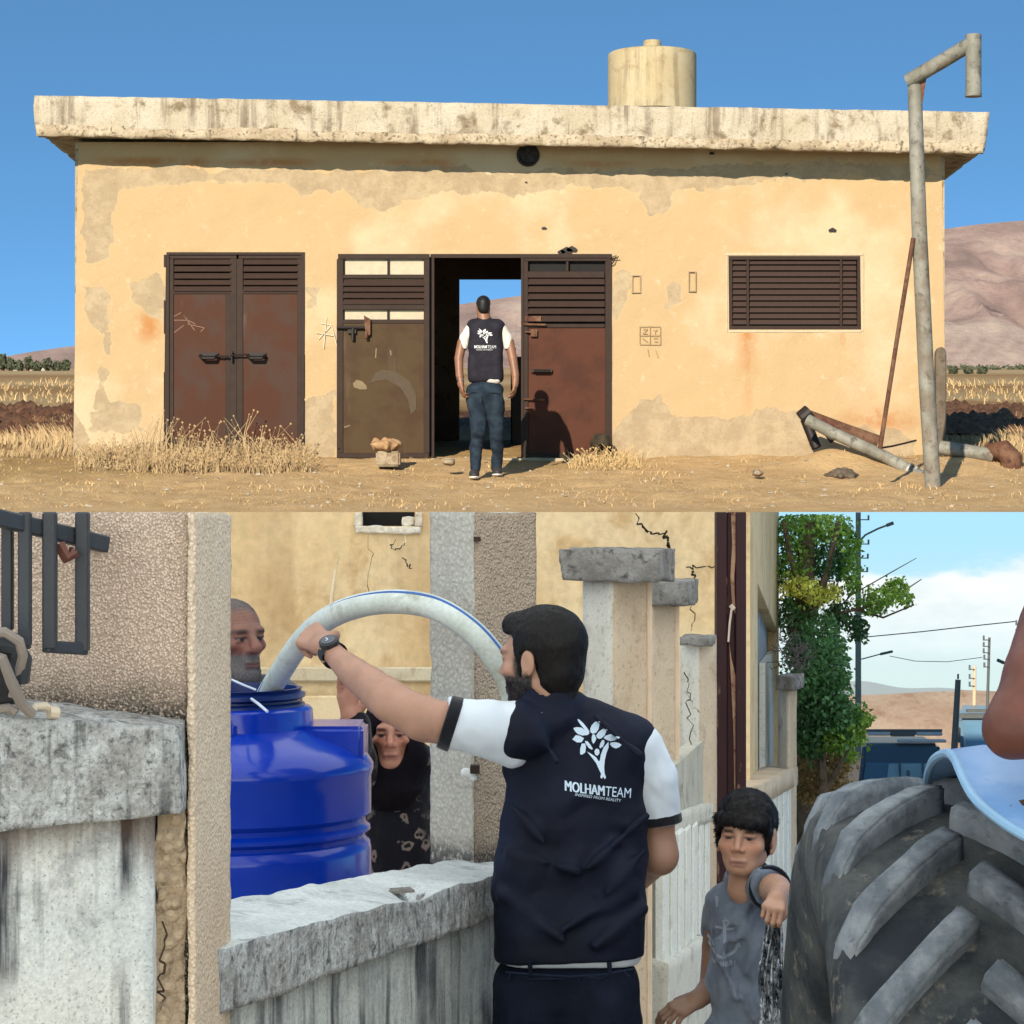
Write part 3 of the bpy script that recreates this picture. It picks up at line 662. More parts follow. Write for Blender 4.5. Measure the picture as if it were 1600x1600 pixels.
    strokes('chalk_mark', [[(503,505),(520,508),(500,530)],[(512,495),(508,545)],[(520,508),(528,540)],[(496,520),(525,525)]], plain('chalk', srgb(244,228,190)).m, H, 1.2, -0.035)
    b = MB(); b.tube([WW(952,404,-0.05), WW(962,400,-0.08), WW(958,410,-0.08), WW(954,414,-0.05)], 0.012, 5); b.tube([WW(954,405,-0.05), WW(966,402,-0.1)], 0.01, 5); b.build('loose_wire', M_DARKM.m, H)
def door_panel(x0, x1, y0, y1, dy):
    b = MB()
    a = WW(x0, y1, dy); c = WW(x1, y0 if y0 > 420 else 455, dy); b.box((a.x, YW+dy, a.z), (c.x, YW+dy+0.05, c.z))
    return b.mesh('door', 0.006)
build_pump_house()

# --- round tank on the roof ---
def build_roof_tank():
    y = 49.5; T = thing('round_tank', 'round cream concrete water tank standing on the flat roof', 'water tank', W(1019,163,y))
    c = W(1019,176,y); R_ = L(69, y); h = L(92, y)
    prof = [(R_,0),(R_,h*0.2),(R_*1.003,h*0.5),(R_,h-0.05),(R_-0.01,h-0.01),(R_-0.05,h+0.01),(R_*0.7,h+0.05),(0.2,h+0.07),(0.1,h+0.07)]
    b = MB(); b.lathe(prof, c, 56); b.build('body', M_TANK.m, T, smooth=True)
    r = L(14, y); b = MB(); b.lathe([(r,h+0.02),(r,h+0.2),(r*0.93,h+0.25),(r*0.3,h+0.27),(0.001,h+0.27)], c, 28); b.build('neck', M_TANK.m, T, smooth=True)
build_roof_tank()

# --- overhead filling pipe on its post, rusty prop ---
def build_standpipe():
    y = 42.3; T = thing('filling_pipe', 'tall bent galvanised filling pipe standing at the right corner', 'standpipe', W(1457,762,y))
    b = MB(); b.tube([W(1458,765,y), W(1448,600,y), W(1436,350,y), W(1429,130,y)], [L(12.5,y), L(12.5,y), L(12,y), L(11,y)], 18); b.build('post', M_GALV.m, T, smooth=True)
    b = MB(); b.tube([W(1420,126,y), W(1470,97,y-0.4), W(1521,66,y-0.8)], L(11.5,y), 18); b.build('arm', M_GALV.m, T, smooth=True)
    b = MB(); b.tube([W(1521,54,y-0.8), W(1521,100,y-0.8), W(1521,151,y-0.8)], [L(11.5,y)*1.05]*3, 18); b.lathe([(L(13,y),0),(L(13,y),0.06)], W(1521,151,y-0.8), 18); b.build('spout', M_GALV.m, T, smooth=True)
    b = MB(); b.prism([W(1436,180,y-0.03), W(1420,126,y-0.03), W(1448,118,y-0.15), W(1442,160,y-0.05)], (0,0.06,0)); b.build('gusset', M_RPIPE.m, T)
    b = MB(); b.tube([W(1427,372,y-0.1), W(1400,540,y-0.2), W(1375,701,y-0.2)], L(3.6,y), 8); b.build('prop_rod', M_RPIPE.m, T, smooth=True)
build_standpipe()
def build_corner_upright():  # dark grey round-topped slab standing at the right wall corner
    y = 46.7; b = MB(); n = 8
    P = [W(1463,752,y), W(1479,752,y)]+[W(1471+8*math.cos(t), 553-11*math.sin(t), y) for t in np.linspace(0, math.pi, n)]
    b.prism(P, (0,0.25,0)); tag(b.build('corner_upright', weathered('grey_upright', srgb(120,106,90), srgb(90,78,66), srgb(136,122,104), 3).m, None, 0.02), 'short grey round topped upright against the right corner of the pump house', 'post', None, 'thing')
build_corner_upright()
def build_pipes():
    y = 45.2; T = thing('pale_pipe', 'pale pipe lying on the earth heap against the post foot, striped near its end', 'pipe', W(1350,690,y))
    b = MB(); b.tube([W(1262,656,y+0.2), W(1300,676,y), W(1380,712,y-0.4), W(1440,745,y-0.7)], L(9.5,y), 14); b.build('tube', M_GALV.m, T, smooth=True)
    b = MB()
    for px, py in ((1420,733),(1428,738),(1436,742)): b.tube([W(px,py,y-0.62), W(px+3,py+1.6,y-0.64)], L(10.4,y), 14)
    b.build('white_ring', plain('ring_white', srgb(214,206,190)).m, T)
    y = 46.2; T = thing('brown_pipe', 'dark brown pipe lying behind the pale pipe with a short leg', 'pipe', W(1300,660,y))
    b = MB(); b.tube([W(1262,650,y), W(1310,668,y), W(1372,690,y)], L(10,y), 14); b.build('tube', M_RPIPE.m, T, smooth=True)
    b = MB(); b.tube([W(1258,655,y-0.1), W(1276,700,y-0.2)], L(8,y), 12); b.tube([W(1300,690,y-0.2), W(1288,672,y-0.1)], L(4,y), 8); b.build('leg', M_DARKM.m, T, smooth=True)
    b = MB(); b.tube([W(1252,655,y-0.2), W(1266,643,y-0.2)], L(13,y), 14); b.build('flange', M_DARKM.m, T, 0.01)
    y = 46.0; T = thing('grey_pipe', 'grey pipe lying right of the post leading to a rusty elbow', 'pipe', W(1510,705,y))
    b = MB(); b.tube([W(1470,699,y+0.2), W(1510,705,y), W(1552,712,y-0.1)], L(11,y), 14); b.build('tube', M_GALV.m, T, smooth=True)
    T = thing('rusty_elbow', 'rusty pipe elbow standing in the ground at the right edge', 'pipe', W(1575,745,y))
    b = MB(); b.tube([W(1548,706,y), W(1568,704,y-0.2), W(1580,716,y-0.3), W(1580,752,y-0.3)], [L(14,y), L(17,y), L(18,y), L(17,y)], 14); b.build('bend', M_RPIPE.m, T, smooth=True)
    b = MB(); b.tube([W(1376,700,y-1), W(1395,697,y-0.9), W(1416,692,y-0.9), W(1432,688,y-0.9)], L(1.6,y), 6); tag(b.build('wire', M_DARKM.m), 'thin dark wire sticking out of the earth by the post', 'wire', kind='thing')
build_pipes()

# --- stones ---
def stone(name, label, px, py, y, rx, ry, rz, seed, mat, cat='stone', grp=None):
    s = Sdf(); c = W(px, py, y); k = random.Random(seed)
    s.ell(c, (L(rx,y), ry, L(rz,y)), 0.05)
    for q in range(4):
        d = Vector((k.uniform(-1,1)*L(rx,y)*0.5, k.uniform(-1,1)*ry*0.5, k.uniform(-0.4,0.8)*L(rz,y)*0.6)); s.ell(c+d, (L(rx,y)*0.5, ry*0.5, L(rz,y)*0.55), 0.05)
    V, F = s.mesh(L(max(rx,rz),y)/14, lambda P: fbm(P*7, 3, seed)*0.12*min(1, rx/22)+(np.abs(fbm(P*5, 2, seed+1))-0.1)*-0.22*min(1, rx/22))
    return tag(mesh_np(name, V, F, mat, None, True), label, cat, grp, 'thing')
stone('stone', 'dark grey rounded stone lying below the earth heap', 1316, 744, 44.2, 25, 0.4, 10, 3, weathered('dark_stone', srgb(112,98,82), srgb(80,70,60), srgb(130,116,98), 5).m)
stone('stone', 'jagged pale stone balanced on a block before the open door', 604, 697, 45.4, 22, 0.3, 9, 5, weathered('pale_stone', srgb(196,150,106), srgb(140,104,76), srgb(214,176,132), 6).m)
b = MB(); c = W(606,729,45.4); b.box((c.x-L(18,45), 45.2, c.z), (c.x+L(20,45), 45.7, c.z+L(24,45))); tag(b.build('concrete_block', M_STONE.m, None, 0.03, 2), 'concrete block carrying a pale stone in front of the open door', 'block', kind='thing')
stone('stone', 'dark lump of rubble at the right foot of the rust red door', 938, 693, 46.9, 16, 0.3, 14, 8, weathered('black_rubble', srgb(62,54,42), srgb(40,34,28), srgb(90,76,56), 8).m)
for q, (px, py, r, lb) in enumerate(((1290,760,8,'small pinkish stone in front of the dark grey stone'),(1184,740,9,'pale flat stone left of the dark grey stone'),(1270,765,6,'tiny pale stone lowest below the earth heap'),(700,722,9,'low pale stone just inside the open doorway sill'))):
    stone('stone', lb, px, py, YM-1+q*0.5, r, 0.12, r*0.5, 20+q, M_STONE.m)

# --- dry weeds and scattered straw ---
def blades(name, n, pts, hgt, lean, wid, mat, label, seed=1, seeds=0.0, bend=0.5):
    g = np.random.default_rng(seed); n = len(pts)
    a = g.uniform(0, 2*np.pi, n); cl = fbm(np.stack([pts[:, 0]*1.7, pts[:, 1]*1.7, pts[:, 0]*0+seed], 1), 3, seed); h = hgt*g.uniform(0.35, 1.15, n)*np.clip(1+cl*2.6, 0.3, 1.7)
    d = np.stack([np.cos(a), np.sin(a), np.zeros(n)], 1)*(h*lean*g.uniform(0.2, 1, n))[:, None]
    s = np.stack([-np.sin(a), np.cos(a), np.zeros(n)], 1); s[:, 1] *= 0.3; s = np.stack([np.ones(n)*1.0, np.zeros(n), np.zeros(n)], 1)*(wid*g.uniform(0.6,1.3,n))[:, None]
    up = np.array([0,0,1])*h[:, None]
    p0 = pts-np.array([0,0,0.03]); p1 = pts+up*0.55+d*0.35; p2 = pts+up*0.95+d*(1.0+bend*0.3)
    V = np.stack([p0-s, p0+s, p1+s*0.7, p1-s*0.7, p2+s*0.25, p2-s*0.25], 1).reshape(-1, 3)
    i = np.arange(n)*6; F = np.concatenate([np.stack([i,i+1,i+2,i+3],1), np.stack([i+3,i+2,i+4,i+5],1)])
    if seeds:
        k = np.where(g.random(n) < seeds)[0]; r = wid*g.uniform(1.4,3.0,len(k))
        o = len(V); q = p2[k]
        vv = np.stack([q-np.stack([0*r,0*r,r],1), q+np.stack([r,-0.3*r,0*r],1), q+np.stack([0*r,-0.5*r,1.2*r],1), q-np.stack([r,0.3*r,0*r],1)], 1).reshape(-1,3)
        j = o+np.arange(len(k))*4; V = np.concatenate([V, vv]); F = np.concatenate([F, np.stack([j,j+1,j+2,j+3],1)])
    c = np.repeat(g.uniform(0.55, 1.2, n)*np.clip(1+cl*1.3, 0.5, 1.3), 6); c = np.concatenate([c, np.ones(len(V)-len(c))*1.1]); C = np.stack([c,c,c],1)
    return tag(mesh_np(name, V, F, mat, None, False, C), label, kind='stuff')
def straw_mat(name, c1, c2):
    m = Mat(name, 0.9, spec=0.1); n = m.noise(3, 4, 0.6); m.base(m.mix(1.0, m.mix(n, c1, c2), m.attr(), 'MULTIPLY')); return m
def scatter(n, x0, x1, y0, y1, seed, dens=None):
    g = np.random.default_rng(seed); y = g.uniform(y0, y1, n); px = g.uniform(x0, x1, n)
    if dens is not None: k = g.random(n) < dens(px, y); y = y[k]; px = px[k]
    x = (px-800)*y/FPX; return np.stack([x, y, ground_z(x, y)], 1)
M_STRAW = straw_mat('dry_straw', srgb(216,178,122), srgb(232,200,148)); M_WEED = straw_mat('dry_weed', srgb(172,138,98), srgb(224,196,150))
den = lambda px, y: np.clip(np.interp(px, [120,150,200,300,400,450,475,490], [0.25,0.7,0.9,1,1,1,0.8,0.1]), 0, 1)*np.clip(1.2-(46.9-y)/2.6, 0, 1)
blades('dry_weeds', 0, scatter(6000, 118, 488, 44.9, 46.9, 4, den), 0.26, 0.95, 0.008, M_WEED.m, 'dry yellow weeds along the foot of the left doors', 4, 0.55)
blades('dry_weeds', 0, scatter(420, 170, 478, 45.9, 46.9, 5, den), 0.55, 0.55, 0.008, M_WEED.m, 'tall dry weed stalks with seed heads before the left doors', 5, 0.9)
blades('dry_weeds', 0, scatter(900, 890, 1060, 45.2, 46.9, 6, lambda px, y: np.exp(-((px-945)/50)**2)), 0.22, 0.9, 0.008, M_STRAW.m, 'dry grass tuft right of the rust red door', 6, 0.3)
blades('dry_straw', 0, scatter(9000, -40, 1640, 38.4, 47, 7, lambda px, y: np.clip(fbm(np.stack([px*0.012, y*1.2, px*0], 1), 3, 5)*2.2+0.12, 0, 0.7)), 0.06, 1.8, 0.008, M_STRAW.m, 'short scattered straw on the bare ground', 7)
blades('dry_straw', 0, scatter(1500, 1475, 1640, 47, 66, 8), 0.2, 0.7, 0.014, M_WEED.m, 'dry grass at the field edge on the right', 8)
blades('dry_straw', 0, scatter(1500, -60, 116, 47, 62, 9), 0.2, 0.7, 0.014, M_WEED.m, 'dry grass at the field edge on the left', 9)
blades('dry_straw', 0, scatter(2600, -80, 1700, 76, 150, 10, lambda px, y: ((px < 120) | (px > 1470))*1.0), 0.25, 0.9, 0.025, M_STRAW.m, 'standing straw across the far field', 10)
def clods(label, x0, x1, y0, y1, n, seed):
    g = np.random.default_rng(seed); y = g.uniform(y0, y1, n); x = (g.uniform(x0, x1, n)-800)*y/FPX; z = ground_z(x, y); r = g.uniform(0.12, 0.42, n)**1.0
    base = np.array([(1,0,0),(0.3,0.9,0.1),(-0.8,0.5,0),(-0.7,-0.7,0.1),(0.4,-0.9,0),(0.1,0.1,0.8),(0.4,-0.2,0.6)])
    V = (np.stack([x,y,z],1)[:, None]+base[None]*r[:, None, None]*g.uniform(0.7,1.3,(n,7,3))).reshape(-1,3)
    t = [(0,1,6),(1,5,6),(1,2,5),(2,3,5),(3,6,5),(3,4,6),(4,0,6)]
    F = (np.arange(n)*7)[:, None, None]+np.array(t)[None]; return tag(mesh_np('clods', V, F.reshape(-1,3), weathered('ploughed_soil', srgb(126,86,62), srgb(88,58,42), srgb(156,112,82), 3).m), label, kind='stuff')
clods('dark ploughed clods in the field on the left', -60, 118, 56, 72, 700, 3); clods('dark ploughed clods in the field on the right', 1470, 1660, 56, 72, 700, 4)

g_ = np.random.default_rng(77); n_ = 420; y_ = g_.uniform(38.3, 47, n_); x_ = g_.uniform(-0.21, 0.21, n_)*y_; z_ = ground_z(x_, y_); r_ = 0.018+0.05*g_.random(n_)**3
V_ = (np.stack([x_,y_,z_],1)[:, None]+np.array([(1,0,0),(0.3,0.9,0),(-0.8,0.5,0),(-0.7,-0.7,0),(0.4,-0.9,0),(0.1,0.1,0.7),(0.4,-0.2,0.5)])[None]*r_[:, None, None]*g_.uniform(0.7,1.4,(n_,7,3))).reshape(-1,3)
F_ = (np.arange(n_)*7)[:, None, None]+np.array([(0,1,6),(1,5,6),(1,2,5),(2,3,5),(3,6,5),(3,4,6),(4,0,6)])[None]
tag(mesh_np('gravel', V_, F_.reshape(-1,3), weathered('pale_gravel', srgb(230,204,166), srgb(160,130,100), srgb(244,226,196), 8).m), 'scattered small pale stones on the bare ground', kind='stuff')
# --- far trees and hamlet on the left, bushes on the right ---
def leaf_cloud(g, c, r, n, size):
    d = g.normal(size=(n,3)); d /= np.linalg.norm(d, axis=1)[:, None]; p = np.array(c)+d*np.array(r)*g.uniform(0.35,1,n)[:, None]**0.6
    a = g.normal(size=(n,3)); a /= np.linalg.norm(a, axis=1)[:, None]; b = np.cross(a, d); b /= np.linalg.norm(b, axis=1)[:, None]+1e-9
    s = (size*g.uniform(0.6,1.4,n))[:, None]
    V = np.stack([p-a*s, p-b*s*0.55, p+a*s, p+b*s*0.55], 1).reshape(-1,3); i = np.arange(n)*4
    return V, np.stack([i,i+1,i+2,i+3],1)
M_FTREE_HAZY = plain('hazy_tree_green', srgb(104,108,84), 0.9, 0, 0.1, 0.3, 0.5); M_FHOUSE = plain('far_house_white', srgb(214,204,184), 0.9)  # tree green paled by distance haze mixed into the colour
g_ = np.random.default_rng(31)
for q, (px, h, w) in enumerate(((4,24,10),(16,17,12),(30,14,10),(44,20,8),(58,12,13),(74,18,12),(90,11,12),(104,16,9))):
    y = 340.0; c = W(px, 561, y); zg = float(ground_z(np.array([c.x]), np.array([y]))[0])
    T = thing('far_tree', 'dark tree on the horizon, '+['tallest, at the far left edge','second from the left edge','low one left of the white houses','slim tall one above the white houses','low wide one between the white houses','tall one right of the white houses','low one second from the pump house corner','last before the pump house corner'][q], 'tree', (c.x, y, zg), 'far trees on the left horizon')
    b = MB(); b.tube([(c.x, y, zg-0.3), (c.x, y, zg+L(h,y)*0.6)], [0.25, 0.12], 6); b.build('trunk', M_RPIPE.m, T)
    V, F = leaf_cloud(g_, (c.x, y, zg+L(h*0.6,y)), (L(w*0.55,y), L(w*0.55,y), L(h*0.5,y)), 160, 0.45); mesh_np('crown', V, F, M_FTREE_HAZY.m, T)
for q, (px, w, h, lb) in enumerate(((24,12,7,'leftmost'),(50,14,6,'middle'),(66,9,8,'taller right'))):
    y = 345.0; c = W(px, 563, y); zg = float(ground_z(np.array([c.x]), np.array([y]))[0]); T = thing('far_house', lb+' of the tiny white houses on the left horizon', 'house', (c.x, y, zg), 'tiny houses on the horizon')
    b = MB(); b.box((c.x-L(w,y)/2, y, zg-0.5), (c.x+L(w,y)/2, y+2, zg+L(h,y))); b.build('wall', M_FHOUSE.m, T)
    b = MB(); b.box((c.x-L(w,y)/2-0.1, y-0.1, zg+L(h,y)), (c.x+L(w,y)/2+0.1, y+2.1, zg+L(h+1,y))); b.build('roof', M_STONE.m, T)
for q, (px, w, h, lb) in enumerate(((1489,12,13,'nearest the pump house corner'),(1513,13,12,'middle of three'),(1535,15,11,'widest, furthest right'))):
    y = 260.0; c = W(px, 584, y); zg = float(ground_z(np.array([c.x]), np.array([y]))[0]); T = thing('bush', 'round green bush at the mountain foot, '+lb, 'bush', (c.x, y, zg), 'bushes below the mountain')
    b = MB(); b.tube([(c.x, y, zg-0.3), (c.x, y, zg+0.3)], 0.1, 5); b.build('stem', M_RPIPE.m, T)
    V, F = leaf_cloud(g_, (c.x, y, zg+L(h*0.45,y)), (L(w*0.5,y), L(w*0.5,y), L(h*0.5,y)), 140, 0.3); mesh_np('foliage', V, F, M_FTREE_HAZY.m, T)
V, F = leaf_cloud(g_, W(1560, 577, 420), (40, 6, 0.5), 900, 0.5); tag(mesh_np('undergrowth', V, F, M_FTREE_HAZY.m), 'thin green line of growth at the mountain foot', kind='stuff')

ALB = 1.0
# ================================================================== the lower place: the street with the garden wall
ZT = CAMZ                          # everything tall here ends level at this height, below the rise
def street_z(y): return np.interp(y, [-30, 9, 14, 30, 37.9, 60], [0.0, 0.0, -0.35, -2.05, -2.9, -3.0])
def build_street():
    xs = np.linspace(-30, 30, 90); ys = np.concatenate([np.arange(-26, 4, 1.5), np.arange(4, 16, 0.3), np.arange(16, 39.5, 0.7)])
    X, Y = np.meshgrid(xs, ys, indexing='ij'); Z = street_z(Y)+(fbm(np.stack([X.ravel()*1.5, Y.ravel()*1.5, X.ravel()*0], 1), 4, 61)*0.04).reshape(X.shape)
    V = np.stack([X, Y, Z], -1).reshape(-1, 3); m = len(ys)
    i, j = np.meshgrid(np.arange(len(xs)-1), np.arange(m-1), indexing='ij'); i = i.ravel(); j = j.ravel()
    F = np.stack([i*m+j, (i+1)*m+j, (i+1)*m+j+1, i*m+j+1], 1)
    tag(mesh_np('street', V, F, weathered('street_dust', srgb(176,160,142), srgb(120,108,96), srgb(196,182,164), 1.5, 0.95, 0.5, 30).m, None, True), 'dusty pale street', kind='structure')
build_street()

def build_sky():
    """the cloudy sky at the street's end: a tall curved backdrop that gives off the sky's own light"""
    n = 60; V = []; y0 = 37.4
    for i in range(n+1):
        x = -26+52*i/n; y = y0-((x-6)/30)**2*3
        V += [(x, y, -3.4), (x, y, ZT)]
    F = [(2*i, 2*i+2, 2*i+3, 2*i+1) for i in range(n)]
    m = bpy.data.materials.new('cloudy_sky'); m.use_nodes = True; nt = m.node_tree; nt.nodes.clear()
    t = Mat.__new__(Mat); t.nt = nt; t.m = m; t.geo = nt.nodes.new('ShaderNodeNewGeometry'); t.pos = t.geo.outputs['Position']
    z = t.sepx(t.pos)[2]
    blue = t.mix(t.ramp(z, -0.6, 1.9), srgb(210,232,230), srgb(172,224,246))
    v = t.vec((0.16, 0.16, 0.42)); n1 = t.noise(1.0, 7, 0.55, t.n('ShaderNodeVectorMath', props={'operation':'ADD'}, i0=v, i1=(5.3,0.0,2.1)))
    n2 = t.noise(3.2, 6, 0.6, v)
    d = t.math('ADD', t.math('MULTIPLY', n1, 0.8), t.math('MULTIPLY', n2, 0.28))
    d = t.math('ADD', d, t.ramp(z, 1.5, 0.7, -0.1, 0.08))
    cl = t.math('MULTIPLY', t.ramp(d, 0.5, 0.6), t.ramp(z, -0.6, 0.7))
    c = t.mix(cl, blue, t.mix(t.ramp(n2, 0.35, 0.7), srgb(222,234,236), srgb(246,250,250)))
    e = nt.nodes.new('ShaderNodeEmission'); t.put(e.inputs['Color'], c); e.inputs['Strength'].default_value = 0.47
    o = nt.nodes.new('ShaderNodeOutputMaterial'); nt.links.new(e.outputs[0], o.inputs[0])
    tag(mesh_np('sky', V, F, m, None, True), 'pale blue sky with soft white clouds over the street', kind='structure')
build_sky()
def build_far_land():
    y = 36.0; pxs = np.linspace(900, 1800, 80); V = []; F = []
    for i, p in enumerate(pxs):
        r = 1083+3*math.sin(p*0.02)-2*(p > 1500); a = W(p, r, y)
        V += [(a.x, y-2.2, -3.0), (a.x, y-0.8, a.z-0.35), (a.x, y, a.z)]
    for i in range(len(pxs)-1):
        for k in (0, 1): F.append((i*3+k, (i+1)*3+k, (i+1)*3+k+1, i*3+k+1))
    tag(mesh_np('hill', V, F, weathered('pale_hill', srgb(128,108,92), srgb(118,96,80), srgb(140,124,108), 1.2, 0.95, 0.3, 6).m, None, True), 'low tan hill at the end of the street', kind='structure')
    V = []; y = 36.8
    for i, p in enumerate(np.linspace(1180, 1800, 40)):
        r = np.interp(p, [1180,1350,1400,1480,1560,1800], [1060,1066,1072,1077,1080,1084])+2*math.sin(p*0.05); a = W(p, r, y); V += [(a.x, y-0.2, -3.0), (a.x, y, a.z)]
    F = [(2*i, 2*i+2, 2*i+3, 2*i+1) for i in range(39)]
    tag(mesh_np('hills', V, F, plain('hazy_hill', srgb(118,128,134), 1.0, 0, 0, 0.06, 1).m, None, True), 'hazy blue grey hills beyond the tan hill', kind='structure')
build_far_land()

# --- palette ---
def stucco(name, base, dark, light, bsc=26, bump=1.0, dist=0.02, foot=None, speck=0.35):
    m = Mat(name, 0.95, spec=0.15)
    n = m.noise(2.0, 6, 0.62); c = m.mix(m.ramp(n, 0.35, 0.65), base, light)
    v = m.voro(bsc*2.2); c = m.mix(m.math('MULTIPLY', m.ramp(v, 0.28, 0.55), speck), c, dark)
    c = m.mix(m.math('MULTIPLY', m.ramp(m.noise(bsc*4, 2, 0.5), 0.6, 0.68), speck), c, tuple(x*0.5 for x in dark))
    if foot:                          # dark band near the foot (colour, z of its middle, width)
        z = m.math('ADD', m.sepx(m.pos)[2], m.math('MULTIPLY', m.math('SUBTRACT', m.noise(7, 6, 0.7), 0.5), foot[2]*1.6))
        c = m.mix(m.math('MULTIPLY', m.ramp(z, foot[1]+foot[2], foot[1]-foot[2]), m.ramp(m.noise(bsc*2, 3, 0.6), 0.28, 0.55)), c, foot[0])
    m.base(c); m.bump(m.math('ADD', m.math('MULTIPLY', m.noise(bsc, 4, 0.6), 1.0), m.math('MULTIPLY', v, -0.5)), bump, dist); return m
M_ROUGH = stucco('rough_cast_plaster', srgb(226,202,182), srgb(150,130,112), srgb(238,218,200), 95, 0.9, 0.010, (srgb(48,50,48), 1.675, 0.06), 0.6)
M_STRIP = stucco('fine_beige_render', srgb(226,206,180), srgb(158,138,116), srgb(234,218,196), 60, 0.7, 0.012, None, 0.35)
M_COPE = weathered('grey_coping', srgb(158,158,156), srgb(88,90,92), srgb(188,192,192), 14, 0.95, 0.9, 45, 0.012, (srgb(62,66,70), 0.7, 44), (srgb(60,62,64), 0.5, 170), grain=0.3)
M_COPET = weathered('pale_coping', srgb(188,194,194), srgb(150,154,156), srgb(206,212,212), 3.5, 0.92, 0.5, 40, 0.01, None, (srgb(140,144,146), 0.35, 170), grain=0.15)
M_STREAK = weathered('streaked_wall', srgb(188,194,192), srgb(160,166,168), srgb(206,210,206), 3, 0.95, 0.5, 50, 0.008, (srgb(74,76,80), 1.0, 13), (srgb(100,104,108), 0.4, 170), grain=0.2)
def add_top_stain(m, z, w, col):      # a rusty, dirty run just below the coping
    src = m.b.inputs['Base Color'].links[0].from_socket
    n = m.noise(1.0, 5, 0.65, m.vec((16,16,1.2))); zz = m.math('ADD', m.sepx(m.pos)[2], m.math('MULTIPLY', m.math('SUBTRACT', n, 0.5), w*3))
    m.base(m.mix(m.math('MULTIPLY', m.ramp(zz, z-w, z+w*0.3), 0.75), src, col))
M_STREAKL = weathered('streaked_wall_high', srgb(206,212,212), srgb(166,170,170), srgb(212,214,208), 3, 0.95, 0.5, 55, 0.008, (srgb(62,64,70), 1.3, 12), (srgb(100,102,106), 0.45, 170), grain=0.18); M_STREAKL = M_STREAKL
add_top_stain(M_STREAKL, 1.44, 0.09, srgb(96,76,60))
M_PILL = stucco('grey_pillar_render', srgb(192,188,178), srgb(140,138,132), srgb(204,202,194), 34, 0.6, 0.012, (srgb(92,92,90), 1.13, 0.035), 0.3)
M_PILLS = stucco('brown_pillar_side', srgb(204,182,158), srgb(136,118,100), srgb(216,194,170), 60, 0.9, 0.018, (srgb(84,80,76), 1.13, 0.035), 0.3)
M_PAINT = weathered('beige_pillar_paint', srgb(212,188,158), srgb(184,160,132), srgb(222,202,174), 2.2, 0.9, 0.25, 60, 0.004, None, (srgb(140,120,100), 0.35, 60))
M_PALEP = weathered('pale_pillar_paint', srgb(218,212,196), srgb(184,178,164), srgb(226,222,208), 2.2, 0.9, 0.25, 60, 0.004, None, (srgb(140,134,120), 0.4, 60))
M_CAP = weathered('dark_cap_concrete', srgb(128,124,118), srgb(82,80,78), srgb(156,152,146), 9, 0.95, 0.9, 50, 0.012)
M_HOUSE = weathered('house_plaster', srgb(232,200,150), srgb(210,174,126), srgb(238,212,168), 1.1, 0.94, 0.35, 9, 0.02, (srgb(190,156,112), 0.6, 3.4), (srgb(190,156,114), 0.15, 14))
M_IRON = plain('black_iron', srgb(52,56,62), 0.5, 0.2, 0.5, 0.25, 20, 0.2, 200)
M_REDP = Mat('flaking_red_paint', 0.6, spec=0.35); _n = M_REDP.noise(1.0, 6, 0.65, M_REDP.vec((11,11,1.8))); M_REDP.base(M_REDP.mix(M_REDP.ramp(_n, 0.58, 0.63), M_REDP.mix(M_REDP.noise(8,4), srgb(58,22,24), srgb(40,16,20)), srgb(140,100,78))); M_REDP.bump(_n, 0.4, 0.01)
M_CRACK = plain('crack_dark', srgb(60,48,40), 1.0)

def ribbon(name, pts, w, mat, parent, off=(0,-0.004,0), jit=0.0, seed=1):  # a thin flat crack or line following points
    b = MB(); k = random.Random(seed); P = []
    for a, c in zip(pts[:-1], pts[1:]):
        for t in np.linspace(0, 1, 5)[:-1]: P.append(Vector(a).lerp(Vector(c), t)+Vector((k.uniform(-jit,jit), 0, k.uniform(-jit,jit))))
    P.append(Vector(pts[-1])); P = [p+Vector(off) for p in P]
    for a, c in zip(P[:-1], P[1:]):
        d = c-a; n = Vector((-d.z, 0, d.x)).normalized()*w*k.uniform(0.1, 0.3); b.add([a-n, c-n, c+n, a+n], [(0,1,2,3)])
    return b.build(name, mat, parent, fix=False)

